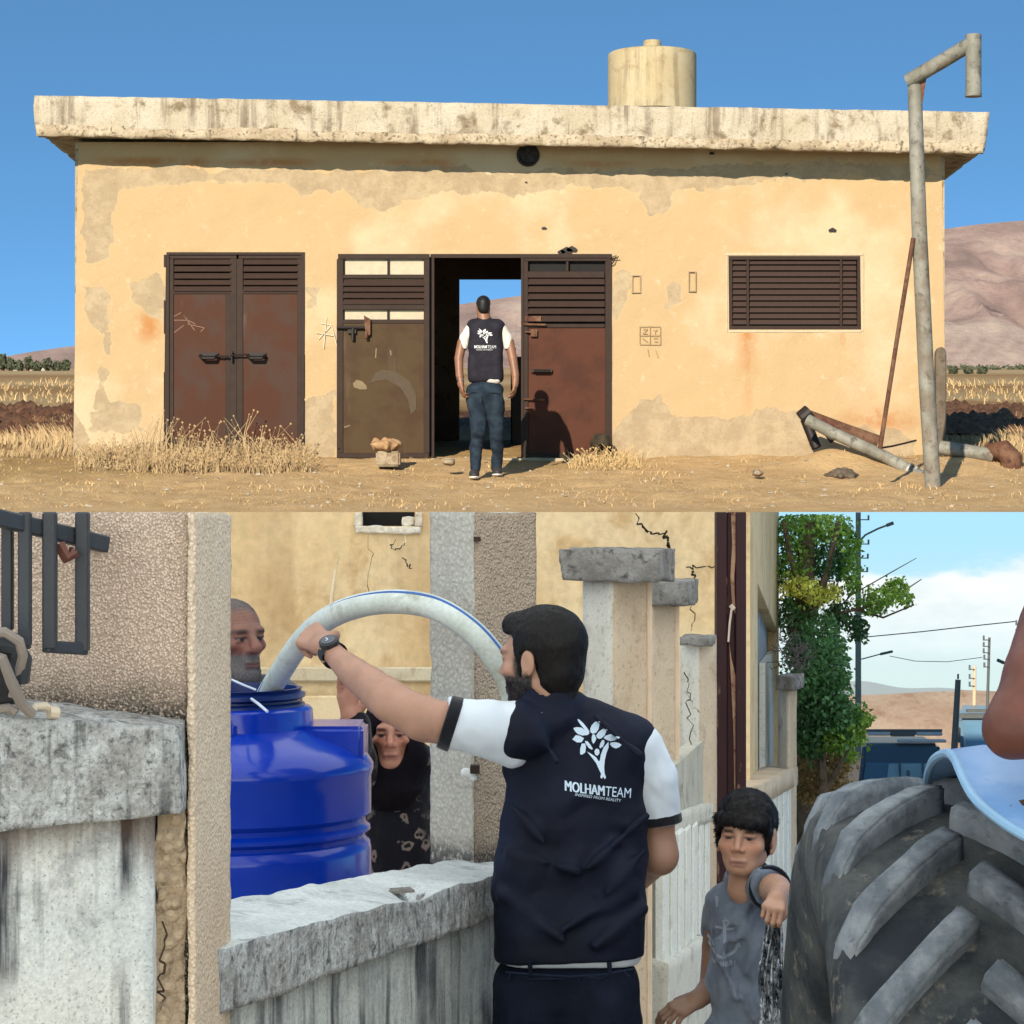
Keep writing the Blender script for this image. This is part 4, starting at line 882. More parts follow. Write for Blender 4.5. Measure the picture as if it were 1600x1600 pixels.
# --- left: high wall with rough gate pillar ---
def build_left():
    y0, y1 = 4.66, 5.02
    T = thing('gate_pillar', 'rough cast gate pillar with a smooth beige edge at the left of the street', 'pillar', ((295-800)*y0/FPX, y0, 0))
    xa = (-140-800)*4.95/FPX; xc = (294-800)*y0/FPX; xd = (361-800)*y1/FPX
    rough('shaft', quadP([(xa, 4.74),(xc, y0+0.004),(xc-0.02, y1+0.02),(xa, y1+0.02)], 0.0, ZT), 0.012, 0.006, M_ROUGH.m, T, 22, 2, 0, True, ZT)
    rough('edge_pier', quadP([(xc+0.001, y0-0.012),(xc+0.014, y0-0.012),(xd, y1),(xc-0.015, y1+0.01)], 0.0, ZT), 0.012, 0.004, M_STRIP.m, T, 20, 6, 0.01, True, ZT)
    T = thing('garden_wall', 'high wall with thick mossy grey coping left of the gate pillar', 'wall', (-0.9, 4.55, 0))
    xa = (-160-800)*4.36/FPX; xe = xc-0.004
    zt0, zt1 = W(0,1120,4.5).z, W(295,1137,4.6).z
    # coping with a bowed lower edge
    P = quadP([(xa, 4.30),(xe, 4.575),(xe, 4.80),(xa, 4.80)], [W(-160,1318,4.3).z, W(295,1270,4.575).z, W(295,1270,4.575).z, W(-160,1318,4.3).z], [W(-160,1112,4.3).z, W(295,1136,4.575).z, W(295,1134,4.575).z+0.012, W(-160,1112,4.3).z+0.012])
    rough('coping', P, 0.011, 0.007, M_COPE.m, T, 14, 3, 0.016)
    rough('wall_panel', quadP([(xa, 4.36),((240-800)*4.6/FPX, 4.60),((240-800)*4.6/FPX, 4.76),(xa, 4.7)], 0.0, [W(-160,1330,4.36).z+0.06]+[W(240,1300,4.6).z+0.06]*2+[W(-160,1330,4.36).z+0.06]), 0.02, 0.006, M_STREAKL.m, T, 9, 5)
    rough('broken_joint', quadP([((238-800)*4.6/FPX, 4.625),(xe, 4.65),(xe, 4.76),((238-800)*4.6/FPX, 4.76)], 0.0, 1.5), 0.008, 0.014, stucco('broken_mortar', srgb(176,154,126), srgb(104,88,72), srgb(196,180,154), 20, 1.0, 0.03).m, T, 16, 9)
    ribbon('crack', [W(262,1440,4.6), W(258,1490,4.6), W(254,1530,4.6), W(257,1560,4.6)], 0.012, M_CRACK.m, T, (0,-0.03,0), 0.008)
    # iron grille: rail, bars, foot rail
    G = thing('iron_grille', 'black iron grille of square bars fixed to the rough gate pillar', 'grille', (-0.9, 4.45, 1.7))
    b = MB(); b.bar(W(-60,795,4.33), W(166,851,4.6), 0.022, 0.03); b.build('rail', M_IRON.m, G, 0.003)
    def gbar(px, r0, r1, y, w=0.024):
        b = MB(); a = W(px, r1, y); b.box((a.x-w/2, y-w/2, a.z), (a.x+w/2, y+w/2, min(ZT, W(px, r0, y).z))); return b.build('bar', M_IRON.m, G, 0.003)
    gbar(12, 790, 985, 4.47, 0.02); gbar(39, 790, 1010, 4.44, 0.022); gbar(78, 790, 1014, 4.47, 0.024); gbar(129, 790, 1018, 4.53, 0.024)
    b = MB(); b.bar(W(70,1010,4.465), W(134,1014,4.535), 0.02, 0.022); b.build('foot_rail', M_IRON.m, G, 0.003)
    b = MB(); b.bar(W(-40,994,4.41), W(48,1003,4.445), 0.02, 0.026); b.build('foot_rail', M_IRON.m, G, 0.003)
    b = MB(); b.bar(W(150,848,4.58), W(150,848,4.7), 0.02, 0.02, (0,0,1)); b.tube([W(92,850,4.49), W(104,872,4.49), W(116,862,4.5)], 0.012, 6); b.build('rusty_bracket', plain('rust_clip', srgb(96,58,48)).m, G)
    # cable and rope heap on the coping
    C = thing('cable_coil', 'tangle of grey cable hanging by the grille onto the mossy coping', 'cable', W(20,1118,4.45))
    b = MB(); b.tube([W(-40,990,4.36), W(8,988,4.36), W(30,1002,4.37), W(36,1024,4.38), W(28,1056,4.4), W(20,1090,4.4)], 0.009, 8, False)
    b.tube([W(-40,1016,4.37), W(4,1030,4.36), W(18,1066,4.37), W(34,1100,4.4), W(50,1116,4.42)], 0.010, 8, False)
    b.tube([W(-30,1112,4.38), W(14,1106,4.4), W(26,1114,4.4)], 0.008, 8, False); b.build('cable', plain('grey_cable', srgb(132,124,116), 0.7).m, C, smooth=True)
    b = MB(); b.tube([W(-30,1000,4.39), W(24,1010,4.39), W(34,1030,4.4), W(30,1064,4.41)], 0.018, 8); b.build('strap', M_IRON.m, C, smooth=True)
    b = MB(); b.tube([W(48,1114,4.43), W(56,1104,4.44), W(72,1103,4.45), W(80,1112,4.46)], 0.007, 8); b.tube([W(76,1113,4.45), W(90,1114,4.46)], 0.011, 8); b.build('pale_loop', plain('pale_loop', srgb(198,186,164), 0.6).m, C, smooth=True)
    b = MB(); b.prism([W(-60,1004,4.44), W(20,1010,4.44), W(26,1100,4.46), W(-60,1110,4.44)], (0,0.02,0)); b.build('black_bag', plain('black_plastic', (0.015,0.016,0.018), 0.45, 0, 0.5).m, C, 0.006)
    s = Sdf(); s.ell(W(221,1131,4.62), (0.011,0.01,0.008), 0.01); s.ell(W(216,1133,4.62), (0.008,0.008,0.006), 0.01); V, F = s.mesh(0.0016); tag(mesh_np('pebble', V, F, plain('white_pebble', srgb(224,228,230), 0.8).m, None, True), 'tiny white pebble on the mossy coping below the rough plaster', 'pebble', None, 'thing')
build_left()

# --- middle: low wall with coping, grey pillar on it ---
def build_mid():
    T = thing('garden_wall', 'low garden wall with chipped pale coping and dark streaks in front of the blue tank', 'wall', (-0.3, 5.6, 0))
    f0 = (W(330,1480,4.86), W(330,1592,4.86)); f1 = (W(800,1362,6.5), W(800,1424,6.5))
    fp = [(f0[0].x, f0[0].y), (f1[0].x, f1[0].y), (W(800,1335,6.98).x, 6.98), (W(330,1405,5.46).x, 5.46)]
    zt = [W(345,1478,4.92).z, f1[0].z, W(700,1338,6.85).z, W(345,1408,5.48).z]
    V, F = rough_hexa(quadP(fp, [f0[1].z, f1[1].z, f1[1].z, f0[1].z], zt), 0.0115, 0.008, 11, 14, 0.02)
    # the broken notch on the front edge and the hollow beside it
    c = np.array(W(640,1400,5.95)); e = np.exp(-((V[:, 0]-c[0])/0.035)**2-((V[:, 1]-c[1])/0.09)**2-((V[:, 2]-c[2]-0.0)/0.05)**2); V[:, 2] -= 0.035*e; V[:, 1] += 0.05*e
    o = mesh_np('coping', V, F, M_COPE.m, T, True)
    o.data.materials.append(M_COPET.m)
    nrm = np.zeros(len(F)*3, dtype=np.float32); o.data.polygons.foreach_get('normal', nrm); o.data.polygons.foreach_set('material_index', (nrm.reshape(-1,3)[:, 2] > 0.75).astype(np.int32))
    z0 = f0[1].z+0.05; z1 = f1[1].z+0.05; d = Vector((-0.05,0.1,0))
    rough('wall_panel', quadP([(fp[0][0]-0.02, fp[0][1]+0.08),(fp[1][0]-0.03, fp[1][1]+0.06),(fp[2][0]-0.02, fp[2][1]-0.05),(fp[3][0], fp[3][1]-0.05)], 0.0, [z0, z1, z1, z0]), 0.02, 0.006, M_STREAK.m, T, 9, 15)
    b = MB(); q = W(615,1394,5.98); b.prism([W(585,1396,6.0)+Vector((0,0,0.004)), W(640,1392,6.02)+Vector((0,0,0.004)), W(648,1397,5.97)+Vector((0,0,0.004)), W(600,1400,5.96)+Vector((0,0,0.004))], (0,0,0.006)); b.build('loose_chip', M_CAP.m, T)
    P = thing('fence_pillar', 'tall grey rendered pillar standing on the low coping behind the outstretched arm', 'pillar', W(745,1340,6.6))
    a = W(672,1340,6.78); c = W(741,1344,6.62); e = W(838,1340,6.85)
    zb = c.z-0.03
    V, F = rough_hexa(quadP([(a.x, a.y),(c.x, c.y),(e.x, e.y),(e.x-0.115, 7.0)], zb, ZT), 0.015, 0.004, 16, 24, 0.014); V[:, 2] = np.minimum(V[:, 2], ZT)
    o = mesh_np('shaft', V, F, M_PILL.m, P, True); o.data.materials.append(M_PILLS.m)
    nrm = np.zeros(len(F)*3, dtype=np.float32); o.data.polygons.foreach_get('normal', nrm); nn = nrm.reshape(-1,3); o.data.polygons.foreach_set('material_index', ((nn[:, 0] > 0.2) & (nn[:, 1] < 0.3)).astype(np.int32))
    b = MB(); q = W(742,1208,6.6); b.box((q.x-0.012, 6.585, q.z), (q.x+0.012, 6.63, q.z+0.02)); q = W(746,846,6.6); b.box((q.x-0.01, 6.6, q.z), (q.x+0.008, 6.64, q.z+0.012)); b.build('dark_hole', M_CRACK.m, P)
    s = Sdf(); s.ell(W(728,1207,6.6), (0.014,0.01,0.012), 0.01); s.ell(W(740,1216,6.6), (0.009,0.01,0.008), 0.01); s.ell(W(736,1208,6.6), (0.01,0.01,0.008), 0.01); V, F = s.mesh(0.002); mesh_np('white_plaster_lump', V, F, plain('white_lump', srgb(226,230,232), 0.8).m, P, True)
build_mid()

# --- pillars further along ---
def pillar(label, x0, xc, x1, top, y, cap=None, m0=None, m1=None, foot=0.0, strip=None, seed=1):
    P = thing('fence_pillar', label, 'pillar', W(xc, 1500, y), 'pillars of the street fence')
    a = W(x0, 1300, y+0.12); c = W(xc, 1300, y); e = W(x1, 1300, y+0.16); zt = min(ZT, W(xc, top, y).z)
    V, F = rough_hexa(quadP([(a.x, a.y),(c.x, c.y),(e.x, e.y),(a.x+(e.x-c.x), a.y+(e.y-c.y))], float(street_z(y))-0.1, zt), 0.03, 0.003, 9, seed, 0.008)
    o = mesh_np('shaft', V, F, (m0 or M_PALEP).m, P, True); o.data.materials.append((m1 or M_PAINT).m)
    nrm = np.zeros(len(F)*3, dtype=np.float32); o.data.polygons.foreach_get('normal', nrm); nn = nrm.reshape(-1,3); o.data.polygons.foreach_set('material_index', ((nn[:, 0] > 0.2) & (nn[:, 1] < 0.3)).astype(np.int32))
    if strip:
        b = MB(); q = W(x1, 1300, y+0.15); w = L(strip, y); b.box((q.x-w*0.55, y+0.145, float(street_z(y))), (q.x+w*0.45, y+0.22, zt)); b.build('lit_edge', plain('sunlit_edge_tone', srgb(230,206,178), 0.9).m, P, 0.004)  # sunlit edge of the shaft put in as a bright strip
    if cap:
        cx0, cxm, cx1, r0, r1 = cap; a = W(cx0, r1, y+0.02); c = W(cxm, r1, y-0.1); e = W(cx1, r1+6, y+0.16)
        rough('cap', quadP([(a.x, a.y),(c.x, c.y),(e.x, e.y),(a.x+(e.x-c.x), a.y+(e.y-c.y))], W(cxm, r1, y).z, W(cxm, r0, y).z), 0.012, 0.012, M_CAP.m, P, 14, seed+5, 0.02)
    return P
pillar('nearest capped pillar behind the man in the vest, with the broadest dark cap', 911, 958, 1015, 905, 8.6, (874,1030,1056,858,908), strip=9, seed=31)
pillar('second capped pillar, half hidden behind the broadest cap', 1012, 1017, 1058, 945, 9.7, (1004,1074,1091,907,945), M_PAINT, M_PAINT, strip=8, seed=37)
P3 = pillar('cracked grey topped pillar without a cap beside the rusty red post', 1063, 1093, 1120, 997, 10.6, (1064,1114,1119,996,1008), stucco('grey_cracked', srgb(206,204,194), srgb(150,146,136), srgb(214,212,204), 16, 0.3, 0.01).m and M_PALEP, M_PAINT, seed=43)
ribbon('crack', [W(1070,1052,10.5), W(1075,1075,10.5), W(1072,1100,10.5), W(1080,1140,10.5), W(1078,1180,10.5), W(1080,1235,10.5)], 0.008, M_CRACK.m, P3, (0,-0.07,0), 0.012)
ribbon('crack', [W(1072,1082,10.5), W(1082,1102,10.5), W(1092,1112,10.5)], 0.005, M_CRACK.m, P3, (0,-0.07,0), 0.01)
b = MB(); b.tube([W(1083,1232,10.4), W(1085,1255,10.4)], 0.008, 6); b.build('iron_stub', M_IRON.m, P3)
def build_post():
    peel = weathered('bare_peeled_steel', srgb(150,112,88), srgb(96,60,48), srgb(176,140,112), 12)
    T = thing('steel_post', 'wide flaking dark red steel post rising behind the boy', 'post', W(1140,1500,11))
    y = 11.0; b = MB(); a = W(1120,1500,y); c = W(1166,1500,y); zb = float(street_z(y))-0.1
    b.box((a.x, y, zb), (a.x+0.045, y+0.13, ZT)); b.box((c.x-0.045, y, zb), (c.x, y+0.13, ZT)); b.box((a.x+0.045, y+0.02, zb), (c.x-0.045, y+0.03, ZT)); b.build('section', M_REDP.m, T, 0.004)
    for pts in ([(1142,800.6),(1150,800.6),(1151,850),(1147,900),(1149,960),(1144,945),(1141,900),(1144,850)],[(1139,1000),(1143,1030),(1150,1060),(1152,1110),(1149,1160),(1152,1240),(1150,1300),(1147,1240),(1146,1150),(1142,1060)],[(1155,905),(1158,900),(1158,980),(1154,960)],[(1126,1060),(1132,1054),(1133,1080),(1128,1096)],[(1124,1170),(1130,1166),(1131,1200),(1126,1204)]):
        b = MB(); b.prism([W(px,py,y+0.018) for px,py in pts], (0,-0.006,0)); b.build('peeled_patch', peel.m, T)
    b = MB(); b.tube([W(1144,945,y-0.02), W(1140,975,y-0.02), W(1138,1003,y-0.02)], 0.005, 5); b.tube([W(1141,946,y-0.02),W(1147,952,y-0.02)],0.01,5); b.build('tied_string', plain('pale_string', srgb(210,190,170)).m, T)
build_post()

# --- balustrade of upright panels between the pillars ---
def build_balustrade():
    T = thing('panel_fence', 'low pale fence of upright concrete panels between the pillars', 'fence', W(1075,1480,9.3))
    M_PANEL = weathered('pale_panel', srgb(236,236,224), srgb(212,208,194), srgb(240,240,230), 4, 0.92, 0.3, 50, 0.005)
    y0, y1 = 8.95, 10.7; p0 = W(1038,1500,y0); p1 = W(1113,1440,y1)
    c0, c1 = W(1030,1275,y0), W(1114,1252,y1); n = Vector((-0.16,0.05,0))
    rough('coping', quadP([(c0.x-0.02, y0-0.04),(c1.x, y1-0.04),(c1.x-0.12, y1+0.1),(c0.x-0.16, y0+0.1)], [W(1040,1318,y0).z, W(1113,1280,y1).z]*1+[W(1113,1280,y1).z, W(1040,1318,y0).z], [W(1040,1278,y0).z, W(1113,1254,y1).z, W(1113,1254,y1).z, W(1040,1278,y0).z]), 0.03, 0.004, M_PALEP.m, T, 9, 3, 0.01)
    k = 7
    for i in range(k):
        t0 = i/k; t1 = (i+0.62)/k
        q0 = p0.lerp(p1, t0); q1 = p0.lerp(p1, t1); z0 = q0.z-0.02; z1 = W(1040,1318,y0).z*(1-t0)+W(1113,1280,y1).z*t0+0.01
        b = MB(); b.hexa(quadP([(q0.x,q0.y),(q1.x,q1.y),(q1.x-0.06,q1.y+0.02),(q0.x-0.06,q0.y+0.02)], z0, z1)); b.build('panel', M_PANEL.m, T, 0.006)
    b = MB(); b.hexa(quadP([(p0.x-0.03,p0.y+0.01),(p1.x-0.03,p1.y+0.01),(p1.x-0.09,p1.y+0.03),(p0.x-0.09,p0.y+0.03)], 0.0, 1.05)); b.build('back_panel', weathered('panel_shade', srgb(196,190,172), srgb(160,152,136), srgb(206,202,186), 3).m, T)
    rough('base_wall', quadP([(p0.x+0.01, y0-0.05),(p1.x+0.02, y1-0.05),(p1.x-0.1, y1+0.1),(p0.x-0.15, y0+0.1)], -0.4, [W(1044,1502,y0).z, W(1112,1452,y1).z, W(1112,1440,y1).z, W(1044,1490,y0).z]), 0.03, 0.004, M_PALEP.m, T, 9, 8, 0.012)
    T = thing('panel_fence', 'further stretch of pale panel fence right of the red post behind the boy', 'fence', W(1210,1400,12.5))
    y0, y1 = 11.6, 14.4; p0 = W(1172,1420,y0); p1 = W(1246,1372,y1)
    rough('base_wall', quadP([(p0.x, y0),(p1.x, y1),(p1.x-0.15, y1+0.1),(p0.x-0.2, y0+0.1)], -1.0, [p0.z, p1.z, p1.z, p0.z]), 0.05, 0.006, M_PALEP.m, T, 7, 18, 0.012)
    k = 9
    for i in range(k):
        q0 = p0.lerp(p1, i/k); q1 = p0.lerp(p1, (i+0.6)/k); z1 = W(1172,1268,y0).z*(1-i/k)+W(1246,1225,y1).z*(i/k)
        b = MB(); b.hexa(quadP([(q0.x,q0.y),(q1.x,q1.y),(q1.x-0.08,q1.y+0.02),(q0.x-0.08,q0.y+0.02)], q0.z-0.01, z1)); b.build('panel', M_PANEL.m, T, 0.006)
    a = W(1172,1268,y0); c = W(1246,1225,y1); rough('coping', quadP([(a.x, y0-0.03),(c.x, y1-0.03),(c.x-0.15, y1+0.1),(a.x-0.15, y0+0.1)], [a.z, c.z, c.z, a.z], [a.z+0.1, c.z+0.1, c.z+0.1, a.z+0.1]), 0.05, 0.005, M_PAINT.m, T, 7, 28, 0.01)
build_balustrade()
pillar('far pillar with a small grey cap in front of the creeper', 1216, 1232, 1245, 1076, 14.0, (1212,1238,1256,1056,1078), M_PALEP, M_PAINT, seed=53)
pillar('slim far pillar between the broken fence stretches', 1186, 1196, 1206, 1240, 12.6, None, M_PALEP, M_PAINT, seed=59)

# --- the plastered house behind the yard ---
def build_house():
    y = 12.6; T = thing('house', 'beige plastered house with a small square vent behind the yard', 'house', W(760,1500,y))
    x0 = W(150,1000,y).x; x1 = W(1172,1000,y).x; hx0, hx1 = W(566,800,y).x, W(648,800,y).x; hz = W(600,822,y).z
    xs = np.unique(np.concatenate([np.linspace(x0, x1, 160), [hx0, hx1]])); zs = np.unique(np.concatenate([np.linspace(-0.5, ZT, 100), [hz]]))
    X, Z = np.meshgrid(xs, zs, indexing='ij'); P = np.stack([X.ravel(), X.ravel()*0, Z.ravel()], 1)
    V = np.stack([X.ravel(), y+fbm(P*1.6, 4, 71)*0.03, Z.ravel()], 1); m = len(zs)
    i, j = np.meshgrid(np.arange(len(xs)-1), np.arange(m-1), indexing='ij'); i = i.ravel(); j = j.ravel(); cx = (xs[i]+xs[i+1])/2; cz = (zs[j]+zs[j+1])/2
    k = ~((cx > hx0) & (cx < hx1) & (cz > hz)); i = i[k]; j = j[k]; F = np.stack([i*m+j, (i+1)*m+j, (i+1)*m+j+1, i*m+j+1], 1)
    mesh_np('front_wall', V, F, M_HOUSE.m, T, True)
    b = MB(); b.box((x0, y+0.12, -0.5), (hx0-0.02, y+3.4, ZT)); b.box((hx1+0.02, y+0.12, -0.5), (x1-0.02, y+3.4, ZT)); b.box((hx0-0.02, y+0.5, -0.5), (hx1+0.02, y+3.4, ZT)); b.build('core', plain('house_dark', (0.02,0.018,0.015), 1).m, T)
    Mw = stucco('white_vent_mortar', srgb(232,218,196), srgb(190,170,140), srgb(238,230,214), 14, 0.6, 0.02)
    rough('vent_frame', boxP((hx0-0.035, y-0.025, hz-0.035), (hx1+0.03, y+0.05, hz-0.001)), 0.012, 0.01, Mw.m, T, 14, 3); rough('vent_frame', boxP((hx0-0.04, y-0.02, hz+0.001), (hx0-0.002, y+0.05, ZT)), 0.012, 0.008, Mw.m, T, 14, 5, 0, True, ZT); rough('vent_frame', boxP((hx1+0.002, y-0.02, hz+0.001), (hx1+0.035, y+0.05, ZT)), 0.012, 0.008, Mw.m, T, 14, 7, 0, True, ZT)
    rough('vent_rubble', boxP((hx1-0.06, y+0.02, hz+0.002), (hx1-0.004, y+0.2, hz+0.04)), 0.012, 0.016, Mw.m, T, 20, 9)
    b = MB(); a = W(300,1045,y); c = W(672,1068,y); b.box((x0, y-0.03, c.z+0.01), (W(900,1000,y).x, y-0.0, a.z+0.01)); b.build('ledge', weathered('ledge_grey', srgb(206,188,156), srgb(180,160,130), srgb(214,200,172), 2).m, T, 0.008)
    b = MB(); c = W(672,1086,y); b.box((x0, y-0.05, -0.5), (W(900,1000,y).x, y-0.031, c.z)); b.build('plinth', weathered('plinth', srgb(232,202,156), srgb(210,178,130), srgb(238,214,174), 2).m, T, 0.008)
    cr = lambda pts, w, s: ribbon('crack', [W(px, py, y-0.04) for px, py in pts], w, M_CRACK.m, T, (0,-0.012,0), 0.014, s)
    cr([(996,805),(998,815),(1006,826),(1018,832),(1038,833)], 0.018, 1); cr([(1038,833),(1043,848),(1042,858),(1048,866),(1049,875)], 0.026, 2); cr([(1074,887),(1090,885),(1118,884)], 0.014, 3); cr([(1084,888),(1083,906)], 0.026, 4); cr([(1081,925),(1082,960),(1080,986)], 0.01, 5)
    cr([(616,845),(612,860),(620,858),(632,848)], 0.01, 6); cr([(630,868),(640,880),(644,888)], 0.012, 7); cr([(578,840),(580,870),(577,925)], 0.006, 8)
    pl = weathered('pale_plaster_run', srgb(236,212,172), srgb(214,184,138), srgb(240,220,186), 3); b = MB()
    for pts in ([(528,870),(523,900),(518,930),(516,960)], [(604,835),(610,850),(622,856),(634,846),(632,835)]):
        b = MB(); b.tube([W(px, py, y) for px, py in pts], 0.009, 6); b.build('plaster_run', pl.m, T)
    # return wall with the window opening, going away from the street side
    y2 = 17.0; w0 = W(1168,1000,y); w1 = Vector((W(1217,1000,y2).x, y2, 0))
    def at(t, z): q = Vector((w0.x, y, 0)).lerp(w1, t); return Vector((q.x, q.y, z))
    def seg(t0, t1, z0, z1, nm='side_wall', off=0.0):
        b = MB(); a, c = at(t0, z0), at(t1, z0); b.hexa(quadP([(a.x+off,a.y),(c.x+off,c.y),(c.x-0.25,c.y+0.02),(a.x-0.25,a.y+0.02)], z0, z1)); return b.build(nm, M_HOUSE.m, T)
    ztop0 = 1.55
    seg(0.0, 0.26, -0.6, ZT); seg(0.93, 1.0, -1.0, ZT)
    a, c = at(0.26, 0), at(0.93, 0)
    b = MB(); b.hexa([(a.x,a.y,1.62),(c.x,c.y,1.22),(c.x-0.25,c.y,1.22),(a.x-0.25,a.y,1.62),(a.x,a.y,ZT),(c.x,c.y,ZT),(c.x-0.25,c.y,ZT),(a.x-0.25,a.y,ZT)]); b.build('lintel', M_HOUSE.m, T)
    b = MB(); b.hexa(quadP([(a.x-0.06,a.y),(c.x-0.06,c.y),(c.x-0.1,c.y),(a.x-0.1,a.y)], -1.0, 1.62)); b.build('shutter', weathered('grey_blue_board', srgb(170,176,182), srgb(120,122,126), srgb(186,190,194), 2, 0.8, 0.3, 20).m, T)
    b = MB(); a2 = at(0.6, 0); b.hexa(quadP([(a2.x-0.02,a2.y),(c.x-0.02,c.y),(c.x-0.055,c.y),(a2.x-0.055,a2.y)], -1.0, 1.1)); b.build('shutter', M_PALEP.m, T)
build_house()

# --- creeper and tree on the right, with the gardens behind ---
def leaves(name, blobs, n, size, mats, parent, seed, zmax=ZT-0.01, flat=0.5):
    g = np.random.default_rng(seed); w = np.array([b[1][0]*b[1][2] for b in blobs]); w = w/w.sum(); VV = []; CC = []
    for (c, r, tone), k in zip(blobs, w):
        m = int(n*k)+4; d = g.normal(size=(m,3)); d /= np.linalg.norm(d, axis=1)[:, None]
        p = np.array(c)+d*np.array(r)*((g.uniform(0.15,1,m)**0.5)*np.where(g.random(m) < 0.16, g.uniform(1.0,1.6,m), 1.0))[:, None]; a = g.normal(size=(m,3)); a[:, 2] -= 0.6; a /= np.linalg.norm(a, axis=1)[:, None]
        q = np.cross(a, g.normal(size=(m,3))); q /= np.linalg.norm(q, axis=1)[:, None]+1e-9; s = (size*g.uniform(0.6,1.35,m))[:, None]; nn = np.cross(a, q)
        V = np.stack([p, p+a*s*0.5+q*s*0.36+nn*s*0.1, p+a*s*1.1, p+a*s*0.5-q*s*0.36+nn*s*0.1], 1)
        ok = V[:, :, 2].max(1) < zmax; V = V[ok]; t = g.uniform(0.45,1.5,ok.sum()); col = np.array(tone)[None]*t[:, None]; VV.append(V.reshape(-1,3)); CC.append(np.repeat(col, 4, 0))
    V = np.concatenate(VV); i = np.arange(len(V)//4)*4; return mesh_np(name, V, np.stack([i,i+1,i+2,i+3],1), mats, parent, False, np.concatenate(CC))
def leaf_mat(name):
    m = Mat(name, 0.5, spec=0.35); m.base(m.attr())
    tr = m.nt.nodes.new('ShaderNodeBsdfTranslucent'); m.put(tr.inputs[0], m.mix(1.0, m.attr(), (1.6,1.5,0.6), 'MULTIPLY')); mx = m.nt.nodes.new('ShaderNodeMixShader'); mx.inputs[0].default_value = 0.35
    out = m.nt.nodes['Material Output']; m.nt.links.new(m.b.outputs[0], mx.inputs[1]); m.nt.links.new(tr.outputs[0], mx.inputs[2]); m.nt.links.new(mx.outputs[0], out.inputs[0]); return m
M_LEAF = leaf_mat('green_leaf')
M_BARK = weathered('grey_bark', srgb(92,78,64), srgb(60,50,42), srgb(112,98,82), 8, 0.95, 0.8, 30, 0.02)
G1 = srgb(112,148,62); G2 = srgb(88,130,84); G_BACKLIT = srgb(206,206,96); G4 = srgb(66,102,62); G5 = srgb(156,132,96); G6 = srgb(138,168,74)  # the yellow tone paints sunlight coming through backlit leaf clumps
